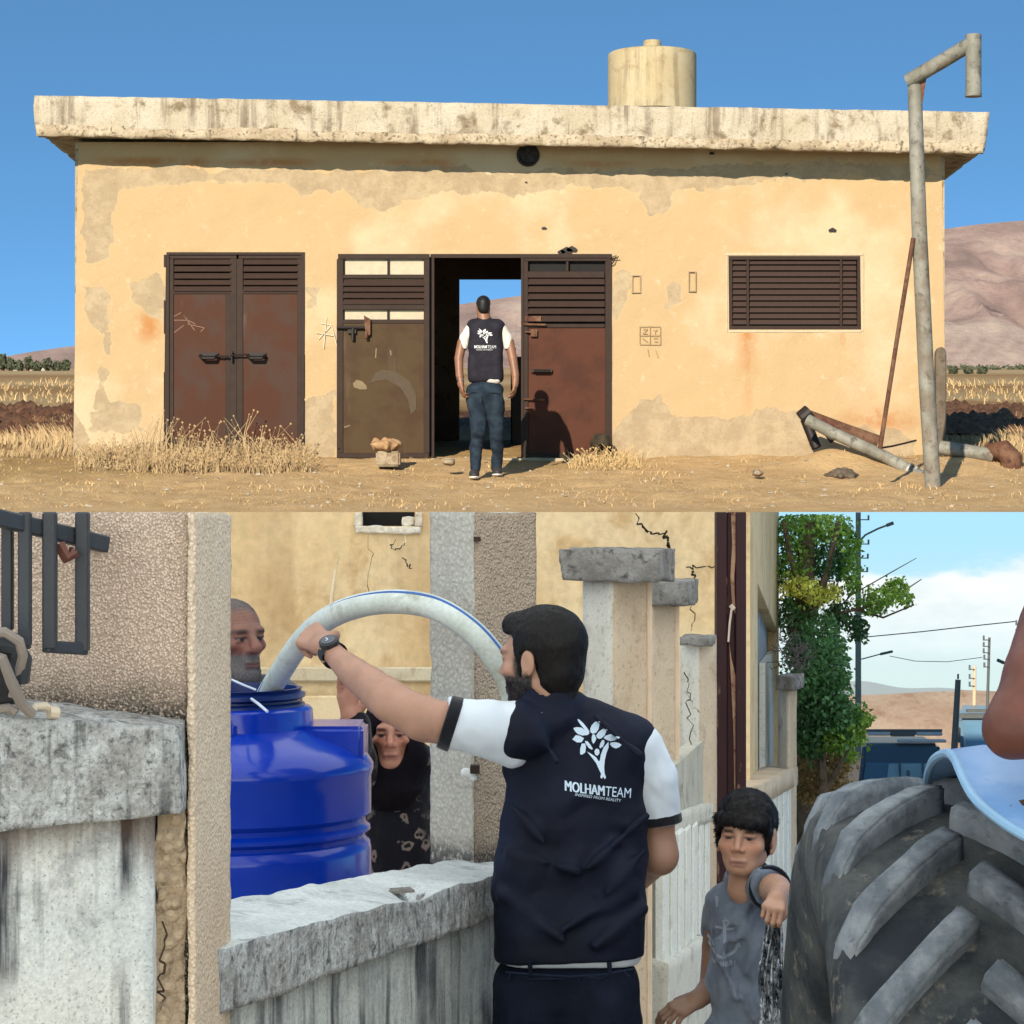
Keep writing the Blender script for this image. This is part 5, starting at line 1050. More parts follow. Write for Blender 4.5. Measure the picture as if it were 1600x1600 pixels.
def build_tree():
    y = 16.6; T = thing('street_tree', 'leafy green tree beside the house wall reaching over the street', 'tree', W(1262,1300,y))
    b = MB(); b.tube([W(1266,1330,y), W(1262,1150,y), W(1256,980,y), W(1262,815,y)], [0.1,0.085,0.07,0.05], 9); b.build('trunk', M_BARK.m, T, smooth=True)
    for pts, r in (([(1258,1040),(1300,960),(1350,950),(1402,930),(1440,905)],0.016), ([(1300,960),(1330,930),(1400,890),(1432,872)],0.006), ([(1260,990),(1290,900),(1310,815)],0.03), ([(1258,940),(1235,870),(1225,815)],0.025), ([(1258,1060),(1240,1000),(1232,960)],0.02), ([(1330,950),(1380,965),(1428,945)],0.009)):
        b = MB(); b.tube([W(px,py,y-0.1) for px,py in pts], [r, r*0.8, r*0.6, r*0.35, r*0.2][:len(pts)], 6); b.build('branch', M_BARK.m, T, smooth=True)
    B = []
    for px, py, rx, rz, tn in ((1245,830,36,40,G1),(1290,820,36,34,G6),(1322,850,22,30,G1),(1240,885,32,36,G1),(1290,880,34,34,G4),(1248,915,30,18,G_BACKLIT),(1275,930,26,16,G_BACKLIT),(1300,925,18,14,G_BACKLIT),(1240,960,28,40,G2),(1280,985,30,34,G2),(1310,960,20,24,G4),(1330,900,14,36,G1),(1380,930,30,14,G6),(1400,918,20,16,G6),(1360,945,26,16,G1),(1415,935,12,14,G6),(1340,980,18,22,G4),(1255,1030,30,40,G2),(1300,1010,22,30,G2)):
        B.append((tuple(W(px,py,y+0.2*math.sin(px))), (L(rx,y), 0.45 if rx > 24 else 0.2, L(rz,y)), tn))
    leaves('crown', B, 12500, 0.027, M_LEAF.m, T, 5)
    y = 15.4; K = thing('creeper', 'dark green creeper hanging over the fence under the tree', 'creeper', W(1290,1290,y))
    b = MB(); b.tube([W(1290,1300,y), W(1284,1180,y), W(1296,1040,y)], [0.03,0.025,0.012], 6); b.tube([W(1288,1240,y), W(1330,1160,y), W(1345,1130,y)], [0.018,0.014,0.006], 6); b.build('stem', M_BARK.m, K, smooth=True)
    B = []
    for px, py, rx, rz, tn in ((1270,1060,30,44,G2),(1300,1050,26,50,G2),(1275,1120,34,40,G4),(1310,1120,30,40,G2),(1330,1140,24,22,G6),(1300,1150,40,24,G1),(1345,1120,12,16,G1),(1265,1160,22,24,G4),(1250,1010,18,20,G4)):
        B.append((tuple(W(px,py,y)), (L(rx,y), 0.3, L(rz,y)), tn))
    leaves('foliage', B, 9500, 0.030, M_LEAF.m, K, 9)
    K = thing('dry_shrub', 'brownish dry shrub below the creeper at the fence', 'shrub', W(1290,1260,y+0.4))
    b = MB(); b.tube([W(1290,1300,y+0.4), W(1294,1190,y+0.4)], 0.012, 6); b.build('stem', M_BARK.m, K)
    B = [(tuple(W(px,py,y+0.4)), (L(rx,y), 0.25, L(rz,y)), tn) for px, py, rx, rz, tn in ((1260,1190,22,22,G5),(1300,1190,36,20,G5),(1320,1180,18,16,G6),(1290,1220,40,22,G5),(1270,1240,26,20,G5))]
    leaves('foliage', B, 3200, 0.026, M_LEAF.m, K, 12)
    # bare grey twigs left of the creeper
    K = thing('twig_bundle', 'tangle of bare grey twigs on the far pillar below the tree', 'twigs', W(1232,1050,14.4)); g = random.Random(4); b = MB()
    for q in range(46):
        a = W(1218+g.uniform(0,40), 1052-g.uniform(0,50), 14.4+g.uniform(-0.1,0.1)); d = Vector((g.uniform(-1,1), g.uniform(-0.3,0.3), g.uniform(-0.2,1))).normalized()*g.uniform(0.06,0.13); e = Vector((g.uniform(-0.05,0.05),0,g.uniform(-0.05,0.05))); b.tube([a, a+d*0.5+e, a+d], [0.0035,0.003,0.0015], 4)
    b.build('twig', plain('grey_twig', srgb(96,88,88), 0.9).m, K); K['label'] = 'tangle of bare grey twigs above the small grey cap of the far pillar'
build_tree()

# --- poles, lamps and wires along the street ---
M_POLE = plain('pole_steel', srgb(84,98,94), 0.6, 0.3, 0.4, 0.2, 3); M_WOOD = plain('wood_pole', srgb(186,160,130), 0.9); M_DPOLE = plain('dark_pole', srgb(78,82,80), 0.7, 0.2)
def pole(label, px, r0, r1, y, w, mat, arms=(), lamps=(), lean=0):
    T = thing('utility_pole', label, 'pole', W(px, r1, y), 'utility poles along the street')
    b = MB(); b.tube([W(px-lean, r1, y), W(px, r0, y)], [L(w,y)/2, L(w*0.8,y)/2], 8); b.build('post', mat.m, T, smooth=True)
    for (ax, ay, s) in arms:
        b = MB(); b.tube([W(px, ay, y-0.03), W(px+ax, ay, y-0.03)], L(0.9,y), 5); b.tube([W(px+ax, ay+1, y-0.03), W(px+ax, ay-7, y-0.03)], L(1.5,y), 6); b.build('insulator_arm', M_DPOLE.m, T)
    for pts, r in lamps:
        b = MB(); b.tube([W(a, c, y-0.02) for a, c in pts], [L(r,y)]*len(pts), 6)
        b.tube([W(*pts[-2], y-0.02).lerp(W(*pts[-1], y-0.02), 0.55), W(*pts[-1], y-0.02)], L(r*1.8,y), 6); b.build('lamp_arm', M_DPOLE.m, T)
    return T
yP = 20.0
T = pole('tall dark utility pole standing in the tree', 1341, 800.5, 1180, yP, 10, M_POLE, [(16,812,1),(16,850,1),(15,872,1),(14,893,1)], [([(1344,845),(1352,836),(1372,826),(1396,817)],1.6)])
pole('slim dark pole with insulators right of the tan pole', 1546, 996, 1130, 31, 5, M_DPOLE, [(-9,1000,1),(-9,1010,1),(-9,1020,1),(-8,1030,1),(-8,1042,1)], lean=4)
pole('short tan wooden pole between two darker poles', 1523, 1040, 1120, 32, 6, M_WOOD, [(-8,1046,1),(-8,1060,1),(-8,1072,1)], lean=1)
pole('thick short dark pole behind the dark blue pick-up', 1497, 1062, 1190, 26, 11, M_DPOLE, [(0,1060,1)], lean=7)
pole('dark pole cut by the right edge of the view', 1598, 962, 1120, 27, 9, M_POLE, [(-10,976,1),(-10,990,1),(-10,1004,1)], [([(1604,1050),(1582,1042),(1558,1031)],1.5)])
b = MB(); b.tube([W(1346,1030,24), W(1372,1023,24.05), W(1380,1021,24.1)], 0.006, 6); b.tube([W(1376,1022,24), W(1394,1018,24.1)], 0.013, 6); tag(b.build('lamp_arm', M_DPOLE.m), 'slim street lamp arm reaching from behind the tree', 'street lamp', None, 'thing')
for q, (pts, lb) in enumerate((([(1345,996),(1440,987),(1520,978),(1586,971)], 'upper wire sagging from the tree to the pole at the right edge'), ([(1390,1025),(1430,1033),(1480,1034),(1535,1027)], 'lower thin wire between the lamp and the slim pole'))):
    b = MB(); b.tube([W(px,py,25.0) for px,py in pts], (0.0055,0.0035)[q], 5); tag(b.build('wire', M_DPOLE.m), lb, 'wire', None, 'thing')

# --- vehicles down the street ---
def build_truck():
    y = 28.0; s = L(1, y); zb = W(1400,1330,y).z-0.35; T = thing('pickup_truck', 'dark blue pick-up seen from behind with a roof rack, beyond the tractor tyre', 'pickup', W(1405,1330,y))
    Mb = plain('dark_blue_paint', srgb(34,58,72), 0.35, 0.2, 0.6, 0.15, 2); Mg = plain('dark_glass', srgb(46,74,92), 0.1, 0, 0.7, 0.2, 1); Mw = plain('pale_bar', srgb(150,156,156), 0.5)
    def P(px, py, d=0.0): return W(px, py, y)+Vector((0, d, 0))
    b = MB(); a = P(1326,1330); c = P(1486,1240); b.box((a.x, y-0.9, a.z), (c.x, y+1.6, c.z)); b.build('body', Mb.m, T, 0.05, 2)
    q = [P(1340,1242), P(1482,1242), P(1474,1165), P(1354,1165)]
    b = MB(); b.hexa([q[0], q[1], q[1]+Vector((0,1.5,0)), q[0]+Vector((0,1.5,0)), q[3]+Vector((0,0.25,0)), q[2]+Vector((0,0.25,0)), q[2]+Vector((0,1.2,0)), q[3]+Vector((0,1.2,0))]); b.build('cab', Mb.m, T, 0.04, 2)
    b = MB(); g = [P(1349,1218,-0.012), P(1476,1218,-0.012), P(1470,1192,0.07), P(1355,1192,0.07)]; b.prism(g, (0,0.02,0)); Gl = b.build('rear_window', Mg.m, T)
    b = MB(); g = [P(1386,1214,-0.02), P(1456,1214,-0.02), P(1453,1194,0.06), P(1390,1194,0.06)]; b.prism(g, (0,0.006,0)); b.build('windscreen_view', plain('light_through_glass', srgb(104,130,136), 0.3).m, Gl)
    b = MB()
    for px in (1406,1442): b.bar(P(px,1216,-0.035), P(px+0.5,1192,0.04), 0.02)
    b.bar(P(1419,1216,-0.03), P(1419,1204,0.0), 0.03); b.build('window_bar', Mb.m, T)
    b = MB(); b.bar(P(1352,1149,0.6), P(1486,1149,0.6), 0.05, 0.03); b.build('roof_rack', M_DPOLE.m, T)
    for x0, x1 in ((1366,1402),(1443,1485)):
        b = MB(); b.box((P(x0,0).x, y+0.5, P(0,1156).z), (P(x1,0).x, y+0.65, P(0,1150.5).z)); b.build('rack_board', Mw.m, T, 0.01)
    b = MB(); b.box((P(1404,0).x, y+0.5, P(0,1157).z), (P(1441,0).x, y+0.62, P(0,1150).z)); b.build('rack_box', M_DPOLE.m, T)
    b = MB(); b.box((P(1408,0).x, y+0.2, P(0,1163).z), (P(1484,0).x, y+0.3, P(0,1158.5).z)); b.build('visor', Mw.m, T, 0.01)
    for px in (1345,1468):
        b = MB(); c = P(px,1335); b.tube([c+Vector((-0.11,0.2,0)), c+Vector((0.11,0.2,0))], 0.32, 20); b.build('wheel', plain('truck_rubber', (0.03,0.03,0.03), 0.9).m, T, 0.02)
        b = MB(); b.box((P(px-8,0).x, y-0.93, P(0,1275).z), (P(px+8,0).x, y-0.89, P(0,1255).z)); b.build('tail_light', plain('tail_red', srgb(150,30,30), 0.3).m, T)
    b = MB(); m = P(1338,1168,0.4); b.tube([P(1342,1160,0.5), P(1328,1172,0.5), P(1322,1200,0.5)], 0.05, 8); b.build('side_bundle', plain('blue_sack', srgb(52,88,124), 0.8).m, T)
    y = 29.5
    T = thing('van', 'pale blue van facing the camera half hidden by the elbow', 'van', W(1530,1300,y)); Mv = plain('pale_blue_paint', srgb(96,122,138), 0.35, 0.1, 0.5, 0.15, 2)
    def P(px, py, d=0.0): return W(px, py, y)+Vector((0, d, 0))
    b = MB(); x0, x1 = P(1500,0).x, P(1600,0).x; b.hexa(quadP([(x0, y), (x1, y), (x1+0.46, y+2.6), (x0+0.46, y+2.6)], P(0,1310).z, P(0,1178).z)); b.build('body', Mv.m, T, 0.06, 2)
    b = MB(); q = [P(1501,1178), P(1599,1178), P(1592,1126,0.5), P(1508,1126,0.5)]; vv = lambda d: Vector((0.178*d, d, 0)); b.hexa([q[0],q[1],q[1]+vv(2.4),q[0]+vv(2.4),q[3],q[2],q[2]+vv(1.9),q[3]+vv(1.9)]); b.build('cab', Mv.m, T, 0.05, 2)
    b = MB(); b.prism([P(1507,1172,-0.03), P(1594,1172,-0.03), P(1588,1132,0.36), P(1513,1132,0.36)], (0,-0.02,0)); b.build('windscreen', plain('van_glass', srgb(90,122,140), 0.12, 0, 0.7, 0.4, 3).m, T)
    b = MB(); b.bar(P(1504,1124,0.5), P(1598,1124,0.5), 0.1, 0.05); b.bar(P(1525,1117,0.6), P(1590,1117,0.6), 0.08, 0.03); b.build('roof_rail', M_DPOLE.m, T)
    b = MB(); b.box((P(1494,0).x, y-0.05, P(0,1160).z), (P(1500,0).x, y+0.05, P(0,1136).z)); b.build('mirror', M_DPOLE.m, T, 0.01)
build_truck()

# --- soft light for the street ---
# --- added unseen cloth: blocks the sun and spreads it softly over the street ---
def build_diffuser():
    T = thing('light_diffuser', 'added unseen off-white cloth on poles that diffuses sunlight onto the street', 'light diffuser', (0, 2, 5))
    m = Mat('diffuser_cloth', 0.9, spec=0.05); m.base((0.9, 0.92, 0.95))
    tr = m.nt.nodes.new('ShaderNodeBsdfTranslucent'); tr.inputs[0].default_value = (0.97, 1.0, 0.99, 1)
    mx = m.nt.nodes.new('ShaderNodeMixShader'); mx.inputs[0].default_value = 0.88
    out = m.nt.nodes['Material Output']; m.nt.links.new(m.b.outputs[0], mx.inputs[1]); m.nt.links.new(tr.outputs[0], mx.inputs[2]); m.nt.links.new(mx.outputs[0], out.inputs[0])
    prof = [(-4.4, 0.9), (-4.3, 1.8), (-3.9, 2.7), (-3.2, 3.4), (-2.2, 3.9), (-0.5, 4.3), (2, 4.8), (6, 5.5), (10, 6.2), (13.5, 6.8)]
    xs = np.linspace(-13, 10, 24); V = []; F = []
    for x in xs:
        for y, z in prof: V.append((x, y, z-0.25*math.cos((x+1.5)/11.5*math.pi/2)*math.sin(math.pi*(y+4.4)/18)))
    k = len(prof)
    for i in range(len(xs)-1):
        for j in range(k-1): F.append((i*k+j, (i+1)*k+j, (i+1)*k+j+1, i*k+j+1))
    mesh_np('cloth', V, F, m.m, T, True)
    for x in (-13, 10):
        for y, z in ((-4.4, 1.0), (13.5, 6.8)):
            b = MB(); b.tube([(x, y, -0.2), (x, y, z)], 0.05, 8); b.build('pole', M_POLE.m, T)
build_diffuser()
# ================================================================== people
M_SKIN = vcol('skin', 0.5, 0.4, 0.10, 30, 0.12, 300)
M_HAIR = Mat('black_hair', 0.5, spec=0.22); _h1 = M_HAIR.noise(1.0, 4, 0.6, M_HAIR.vec((160,160,40))); M_HAIR.base(M_HAIR.mix(_h1, (0.0025,0.0025,0.003), (0.013,0.011,0.011))); M_HAIR.bump(_h1, 0.6, 0.004)
M_GREY = Mat('grey_hair', 0.6); _h1 = M_GREY.noise(1.0, 4, 0.6, M_GREY.vec((200,200,60))); M_GREY.base(M_GREY.mix(_h1, srgb(70,66,64), srgb(140,136,134))); M_GREY.bump(_h1, 0.6, 0.003)
def ss(a, b, x): t = np.clip((x-a)/(b-a), 0, 1); return t*t*(3-2*t)
def headM(pos, fx, fy, s=1.0, tilt=0.0, roll=0.0):
    return Matrix.Translation(pos) @ Matrix.Rotation(math.atan2(-fx, fy), 4, 'Z') @ Matrix.Rotation(tilt, 4, 'X') @ Matrix.Rotation(roll, 4, 'Y') @ Matrix.Scale(s, 4)
def head_sdf(s, M, kid=0.0, nose=1.0, gaunt=0.0, ear=1.0):
    A = dict(M=M); j = -0.098+0.014*kid
    s.ell((0,-0.012,0.035), (0.076,0.097,0.086), 0.03, **A); s.ell((0,0.030,-0.03), (0.062-0.004*gaunt,0.066,0.088-0.01*kid), 0.03, **A)
    s.ell((0,0.060,j), (0.028,0.024,0.02), 0.03, **A)
    for x in (-1, 1):
        s.cap((0.05*x,0.004,-0.056), (0.018*x,0.058,j), 0.018-0.003*kid, 0.018, 0.02, **A); s.ell((0.044*x,0.060,-0.022), (0.022,0.02,0.018), 0.022, **A)
    s.cap((-0.036,0.082,0.024), (0.036,0.082,0.024), 0.0115, None, 0.02, **A)
    for x in (-1, 1):
        s.ell((0.031*x,0.1,0.003), (0.019,0.016,0.0125), 0.012, '-', **A)
        if gaunt: s.ell((0.052*x,0.075,-0.05), (0.014,0.018,0.02), 0.03, '-', **A)
        s.ell((0.031*x,0.0775,0.003), (0.0135,0.0125,0.0125), 0.003, **A); s.cap((0.018*x,0.0875,0.0085), (0.045*x,0.082,0.0075), 0.0042, 0.0035, 0.004, **A); s.cap((0.019*x,0.0865,-0.0065), (0.043*x,0.0825,-0.006), 0.003, None, 0.005, **A)
    s.cap((0,0.090,0.014), (0,0.104+0.006*nose,-0.026), 0.0085, 0.0115*nose, 0.012, **A)
    for x in (-1, 1): s.ell((0.0125*x,0.097,-0.032), (0.0085,0.011,0.0075), 0.008, **A); s.ell((0.007*x,0.106,-0.0395), (0.0035,0.005,0.003), 0.003, '-', **A)
    s.cap((-0.018,0.088,-0.0645), (0.018,0.088,-0.0645), 0.0062, None, 0.006, **A); s.cap((-0.015,0.086,-0.0755), (0.015,0.086,-0.0755), 0.0072, None, 0.006, **A)
    s.cap((-0.023,0.099,-0.0695), (0.023,0.099,-0.0695), 0.004, None, 0.004, '-', **A); s.ell((0,0.104,-0.052), (0.004,0.006,0.008), 0.006, '-', **A); s.ell((0,0.098,-0.0855), (0.016,0.008,0.004), 0.008, '-', **A)
    for x in (-1, 1):
        r = Matrix.Rotation(0.25*x, 4, 'Z') @ Matrix.Rotation(-0.2, 4, 'X')
        e = 0.079+0.012*(ear-1); s.ell((e*x,-0.010,-0.003), (0.0075*ear,0.019*ear,0.031*ear), 0.006, **A); s.ell((e*x+0.009*x*ear,-0.004,-0.002), (0.0055*ear,0.0105*ear,0.019*ear), 0.004, '-', **A); s.ell((e*x-0.002*x,0.0,-0.03*ear), (0.006,0.009,0.01), 0.005, **A)
def neck_sdf(s, M, a=(0,-0.028,-0.06), b=(0,-0.05,-0.18), r=0.052): s.cap(a, b, r, r*1.08, 0.03, M=M)
def face_col(P, M, skin, beard=0.0, beardc=(0.02,0.016,0.014), brow=(0.015,0.012,0.01), lip=None, old=0.0, scalp=None):
    Q = np.array(M.inverted()); p = P @ Q[:3,:3].T+Q[:3,3]; x, y, z = p[:, 0], p[:, 1], p[:, 2]; ax = np.abs(x)
    sk = np.array(skin); C = np.tile(sk, (len(P), 1))
    red = np.exp(-((ax-0.04)/0.022)**2-((z+0.022)/0.02)**2)*(y > 0.03)+0.8*np.exp(-(x/0.016)**2-((z+0.026)/0.018)**2)*(y > 0.08); C = C*(1+red[:, None]*np.array([0.06,-0.10,-0.12]))
    sock = np.exp(-((ax-0.031)/0.02)**2-((z-0.002)/0.013)**2)*(y > 0.05); C = C*(1-sock[:, None]*np.array([0.22,0.27,0.26]))  # shade of the eye sockets painted into the skin colour
    if beard > 0:
        n = fbm(p*160, 2, 5)+0.5
        m = ss(-0.030, -0.052, z-0.25*(ax-0.03)*(ax > 0.03))*(y > -0.012)*ss(-0.135,-0.118,z)
        m = np.maximum(m, (ax > 0.052)*(ax < 0.0725)*ss(0.0,0.02,y+0.02)*ss(0.05,0.03,y)*ss(0.03,0.0,z))
        m *= 1-np.exp(-(x/0.02)**2-((z+0.07)/0.009)**2)*(y > 0.07)*0.9; m *= 1-ss(0.095,0.102,y)*(z > -0.045)
        m = np.clip(m*beard*(0.65+0.7*n), 0, 1); C = C*(1-m[:, None])+np.array(beardc)*m[:, None]
    lp = np.array(lip if lip is not None else (sk[0]*0.75, sk[1]*0.55, sk[2]*0.55)); m = np.exp(-((x/0.025)**4)-((z+0.0705)/0.0085)**4)*(y > 0.075); C = C*(1-0.8*m[:, None])+lp*0.8*m[:, None]
    m = np.exp(-((x/0.022)**4)-((z+0.0697)/0.0022)**2)*(y > 0.07); C = C*(1-0.7*m[:, None])
    bz = 0.0225+0.10*np.clip(0.03-ax, 0, 1)*-0.6; m = np.exp(-((ax-0.033)/0.0195)**4-((z-bz)/0.0058)**4)*(y > 0.055); C = C*(1-0.92*m[:, None])+np.array(brow)*0.92*m[:, None]
    d = np.sqrt((ax-0.031)**2+((y-0.0775))**2+(z-0.003)**2); m = (d < 0.0142)*(y > 0.083)*(np.abs(z-0.0005) < 0.0038)
    C[m > 0] = np.array([0.15,0.115,0.10]); ir = m*(np.sqrt((ax-0.031)**2+(z-0.0015)**2) < 0.0068); C[ir > 0] = np.array([0.018,0.012,0.01])
    lid = np.exp(-((ax-0.031)/0.016)**4-((z-0.0058)/0.0024)**2)*(y > 0.07); C = C*(1-0.75*lid[:, None])
    if scalp is not None:
        m = np.clip(ss(0.062,0.085,z-0.35*(y-0.03)*(y > 0.03)+0.25*np.clip(-y,0,1))+ss(0.012,-0.01,y)*ss(-0.04,0.02,z)*(ax > 0.03), 0, 1)*(0.55+0.45*(fbm(p*220, 2, 8)+0.5)); C = C*(1-m[:, None])+np.array(scalp)*m[:, None]
    if old: C = C*(1-0.25*old*(np.abs(np.sin(z*330+np.sin(x*60)*0.8)) < 0.25)[:, None]*((z > 0.035) & (y > 0.05))[:, None]); C = C*(1-0.3*old*np.exp(-((ax-0.032-(-0.04-z)*0.25)/0.003)**2)*((z < -0.03) & (z > -0.075) & (y > 0.05)))[:, None]
    return C
def hand_sdf(s, M, curls=((40,55,40),)*4, mir=1, thumb=None, k=0.004, spread=1.0):
    A = dict(M=M); base = [(0.090,0.030),(0.095,0.010),(0.091,-0.011),(0.081,-0.030)]; ln = [(0.042,0.026,0.021),(0.046,0.030,0.022),(0.042,0.028,0.021),(0.033,0.021,0.018)]
    for i, (bx, by) in enumerate(base):
        s.cap((0.008, by*0.55*mir, 0), (bx, by*mir, 0), 0.0155, 0.0125, 0.012, **A)
    s.cap((-0.03,0,0), (0.012,0,0), 0.025, 0.024, 0.02, **A)
    for i, (bx, by) in enumerate(base):
        p = Vector((bx, by*mir, 0)); a = 0; d0 = Vector((1, by*spread*1.2*mir, 0)).normalized(); r = 0.0098 if i < 3 else 0.0085
        for j in range(3):
            a += math.radians(curls[i][j]); q = p+(d0*math.cos(a)+Vector((0,0,-1))*math.sin(a))*ln[i][j]; s.cap(p, q, r, r*0.9, k, **A); p = q; r *= 0.92
    t = thumb or [(0.018,0.030,-0.006),(0.045,0.052,-0.020),(0.070,0.056,-0.034),(0.092,0.050,-0.044)]
    s.chain([(a, b*mir, c) for a, b, c in t], [0.017,0.0135,0.0115,0.0095], 0.008, **A)
def frameM(o, x, z):               # matrix with local +x along x and +z near z
    x = Vector(x).normalized(); z = Vector(z); z = (z-x*z.dot(x)).normalized(); y = z.cross(x); m = Matrix((x, y, z)).transposed().to_4x4(); m.translation = Vector(o); return m
def skin_part(s, h, colf, fn=None, lo=None, hi=None):
    V, F = s.mesh(h, fn, lo, hi); return V, F, colf(V)
def flat(c): return lambda V: np.tile(np.array(c), (len(V), 1))*(0.94+0.24*(fbm(V*9, 3, 3)))[:, None]
def bvh_of(*objs):
    vs = []; fs = []
    for o in objs:
        k = len(vs); mw = o.matrix_world if o.parent is None else Matrix.Identity(4); vs += [mw @ v.co for v in o.data.vertices]; fs += [[i+k for i in p.vertices] for p in o.data.polygons]
    return BVHTree.FromPolygons(vs, fs)
def text_outline(txt, size, bold=0.0, shear=0.0, spacing=1.0):
    cu = bpy.data.curves.new('lettering', 'FONT'); cu.body = txt; cu.size = size; cu.offset = bold; cu.shear = shear; cu.space_character = spacing; cu.align_x = 'LEFT'; cu.resolution_u = 3
    o = bpy.data.objects.new('lettering', cu); COL.objects.link(o); dg = bpy.context.evaluated_depsgraph_get(); me = bpy.data.meshes.new_from_object(o.evaluated_get(dg)); bpy.data.objects.remove(o); return me
def print_on(name, me2d, to3, bvh, mat, parent, off=0.0015, cuts=2, d=Vector((0,1,0))):
    """lays a flat 2-d mesh on a garment: every point is dropped along d onto the cloth"""
    bm = bmesh.new(); bm.from_mesh(me2d); bmesh.ops.triangulate(bm, faces=bm.faces)
    if cuts: bmesh.ops.subdivide_edges(bm, edges=bm.edges, cuts=cuts, use_grid_fill=True)
    for v in bm.verts:
        p = to3(v.co.x, v.co.y); hit = bvh.ray_cast(p-d*1.5, d)
        q = hit[0] if hit[0] is not None else bvh.find_nearest(p+d*0.27)[0]; v.co = q-d*off
    bm.to_mesh(me2d); bm.free(); return link(name, me2d, mat, parent)
def poly_me(polys):
    me = bpy.data.meshes.new('emblem'); v = []; f = []
    for p in polys: f.append(tuple(range(len(v), len(v)+len(p)))); v += [(a, b, 0) for a, b in p]
    me.from_pydata(v, [], f); return me
# emblem of the vest, in units of the close-up (x right, y down): leaves and trunk of the tree-like mark
LEAFQ = [[(225,118),(250,125),(310,180),(360,240),(400,300),(390,310),(330,270),(270,200),(235,150)],[(165,245),(210,232),(280,240),(350,280),(398,320),(370,345),(300,352),(230,330),(190,290)],[(540,135),(542,190),(530,260),(495,310),(450,330),(415,310),(408,260),(430,210),(470,170)],[(645,245),(640,290),(615,350),(570,390),(535,400),(500,380),(495,345),(530,300),(580,265)],[(820,350),(805,390),(760,425),(700,435),(640,415),(598,385),(630,355),(690,338),(760,340)],[(858,492),(820,525),(775,540),(725,520),(690,480),(700,455),(760,448),(825,465)],[(150,405),(200,345),(260,355),(318,390),(285,445),(220,448)],[(285,465),(335,462),(345,520),(335,590),(290,620),(262,615),(262,540)],[(440,335),(475,340),(495,400),(470,450),(450,470),(430,430),(428,380)],[(330,430),(365,430),(410,480),(445,540),(430,552),(390,530),(350,480)],[(580,415),(608,420),(612,460),(590,510),(550,535),(537,515),(552,460)],[(505,535),(535,555),(540,600),(512,638),(480,625),(465,580),(480,548)],[(670,440),(672,520),(640,600),(615,700),(605,800),(610,880),(630,950),(610,968),(590,930),(570,960),(548,940),(560,890),(530,830),(490,740),(420,650),(358,575),(420,610),(490,660),(530,720),(545,700),(560,620),(600,520)]]
WHITE_PRINT = plain('white_print', srgb(206,226,244), 0.7, 0, 0.2, 0.06)

def strands(V, F, M, n, length, mat, parent, seed=1, lift=0.25, flow=(0,-0.55,-0.8), wid=0.0011, where=None):
    g = np.random.default_rng(seed)
    if where is not None:
        Q_ = np.array(M.inverted()); F = F[where(V[F].mean(1) @ Q_[:3,:3].T+Q_[:3,3])]
    tri = V[F]; c = tri.mean(1); nn = np.cross(tri[:, 2]-tri[:, 0], tri[:, 3]-tri[:, 1]); ar = np.linalg.norm(nn, axis=1); nn /= ar[:, None]+1e-12
    k = g.choice(len(F), n, p=ar/ar.sum()); w = g.random((n,4)); w /= w.sum(1)[:, None]; p = (tri[k]*w[:, :, None]).sum(1); N = nn[k]
    R = np.array(M.to_quaternion().to_matrix()); d = np.tile(np.array(flow), (n,1))+g.normal(0, 0.33, (n,3)); d = d @ R.T
    Q = np.array(M.inverted()); loc = p @ Q[:3,:3].T+Q[:3,3]; fr = ss(0.0, 0.05, loc[:, 1])*ss(0.04, 0.08, loc[:, 2]); d = d+(np.array([0,1.5,0.4]) @ R.T)[None]*fr[:, None]
    d = d-N*(d*N).sum(1)[:, None]; d /= np.linalg.norm(d, axis=1)[:, None]+1e-9; d = d+N*lift*g.uniform(0.2, 1, n)[:, None]
    s_ = np.cross(d, N); s_ /= np.linalg.norm(s_, axis=1)[:, None]+1e-9; l = length*g.uniform(0.5, 1.3, n)[:, None]; s_ = s_*wid
    q = p+d*l*0.55; e = p+d*l-N*l*0.12; VV = np.stack([p-s_, p+s_, q+s_*0.8, q-s_*0.8, e], 1).reshape(-1,3); i = np.arange(n)*5
    T_ = np.concatenate([np.stack([i,i+1,i+2],1), np.stack([i,i+2,i+3],1), np.stack([i+3,i+2,i+4],1)]); return tag(mesh_np('hair_strands', VV, T_, mat, parent, False), kind='stuff')

def beard_zone(p):
    x, y, z = np.abs(p[:, 0]), p[:, 1], p[:, 2]
    lips = (np.abs(z+0.07) < 0.0085) & (x < 0.022) & (y > 0.07)
    return (((z < -0.046-0.25*(0.03-x)*(x < 0.03)*0.4) & (z > -0.125) & (y > -0.01) & (x < 0.075)) & ~lips & ~((y > 0.1) & (z > -0.05)))

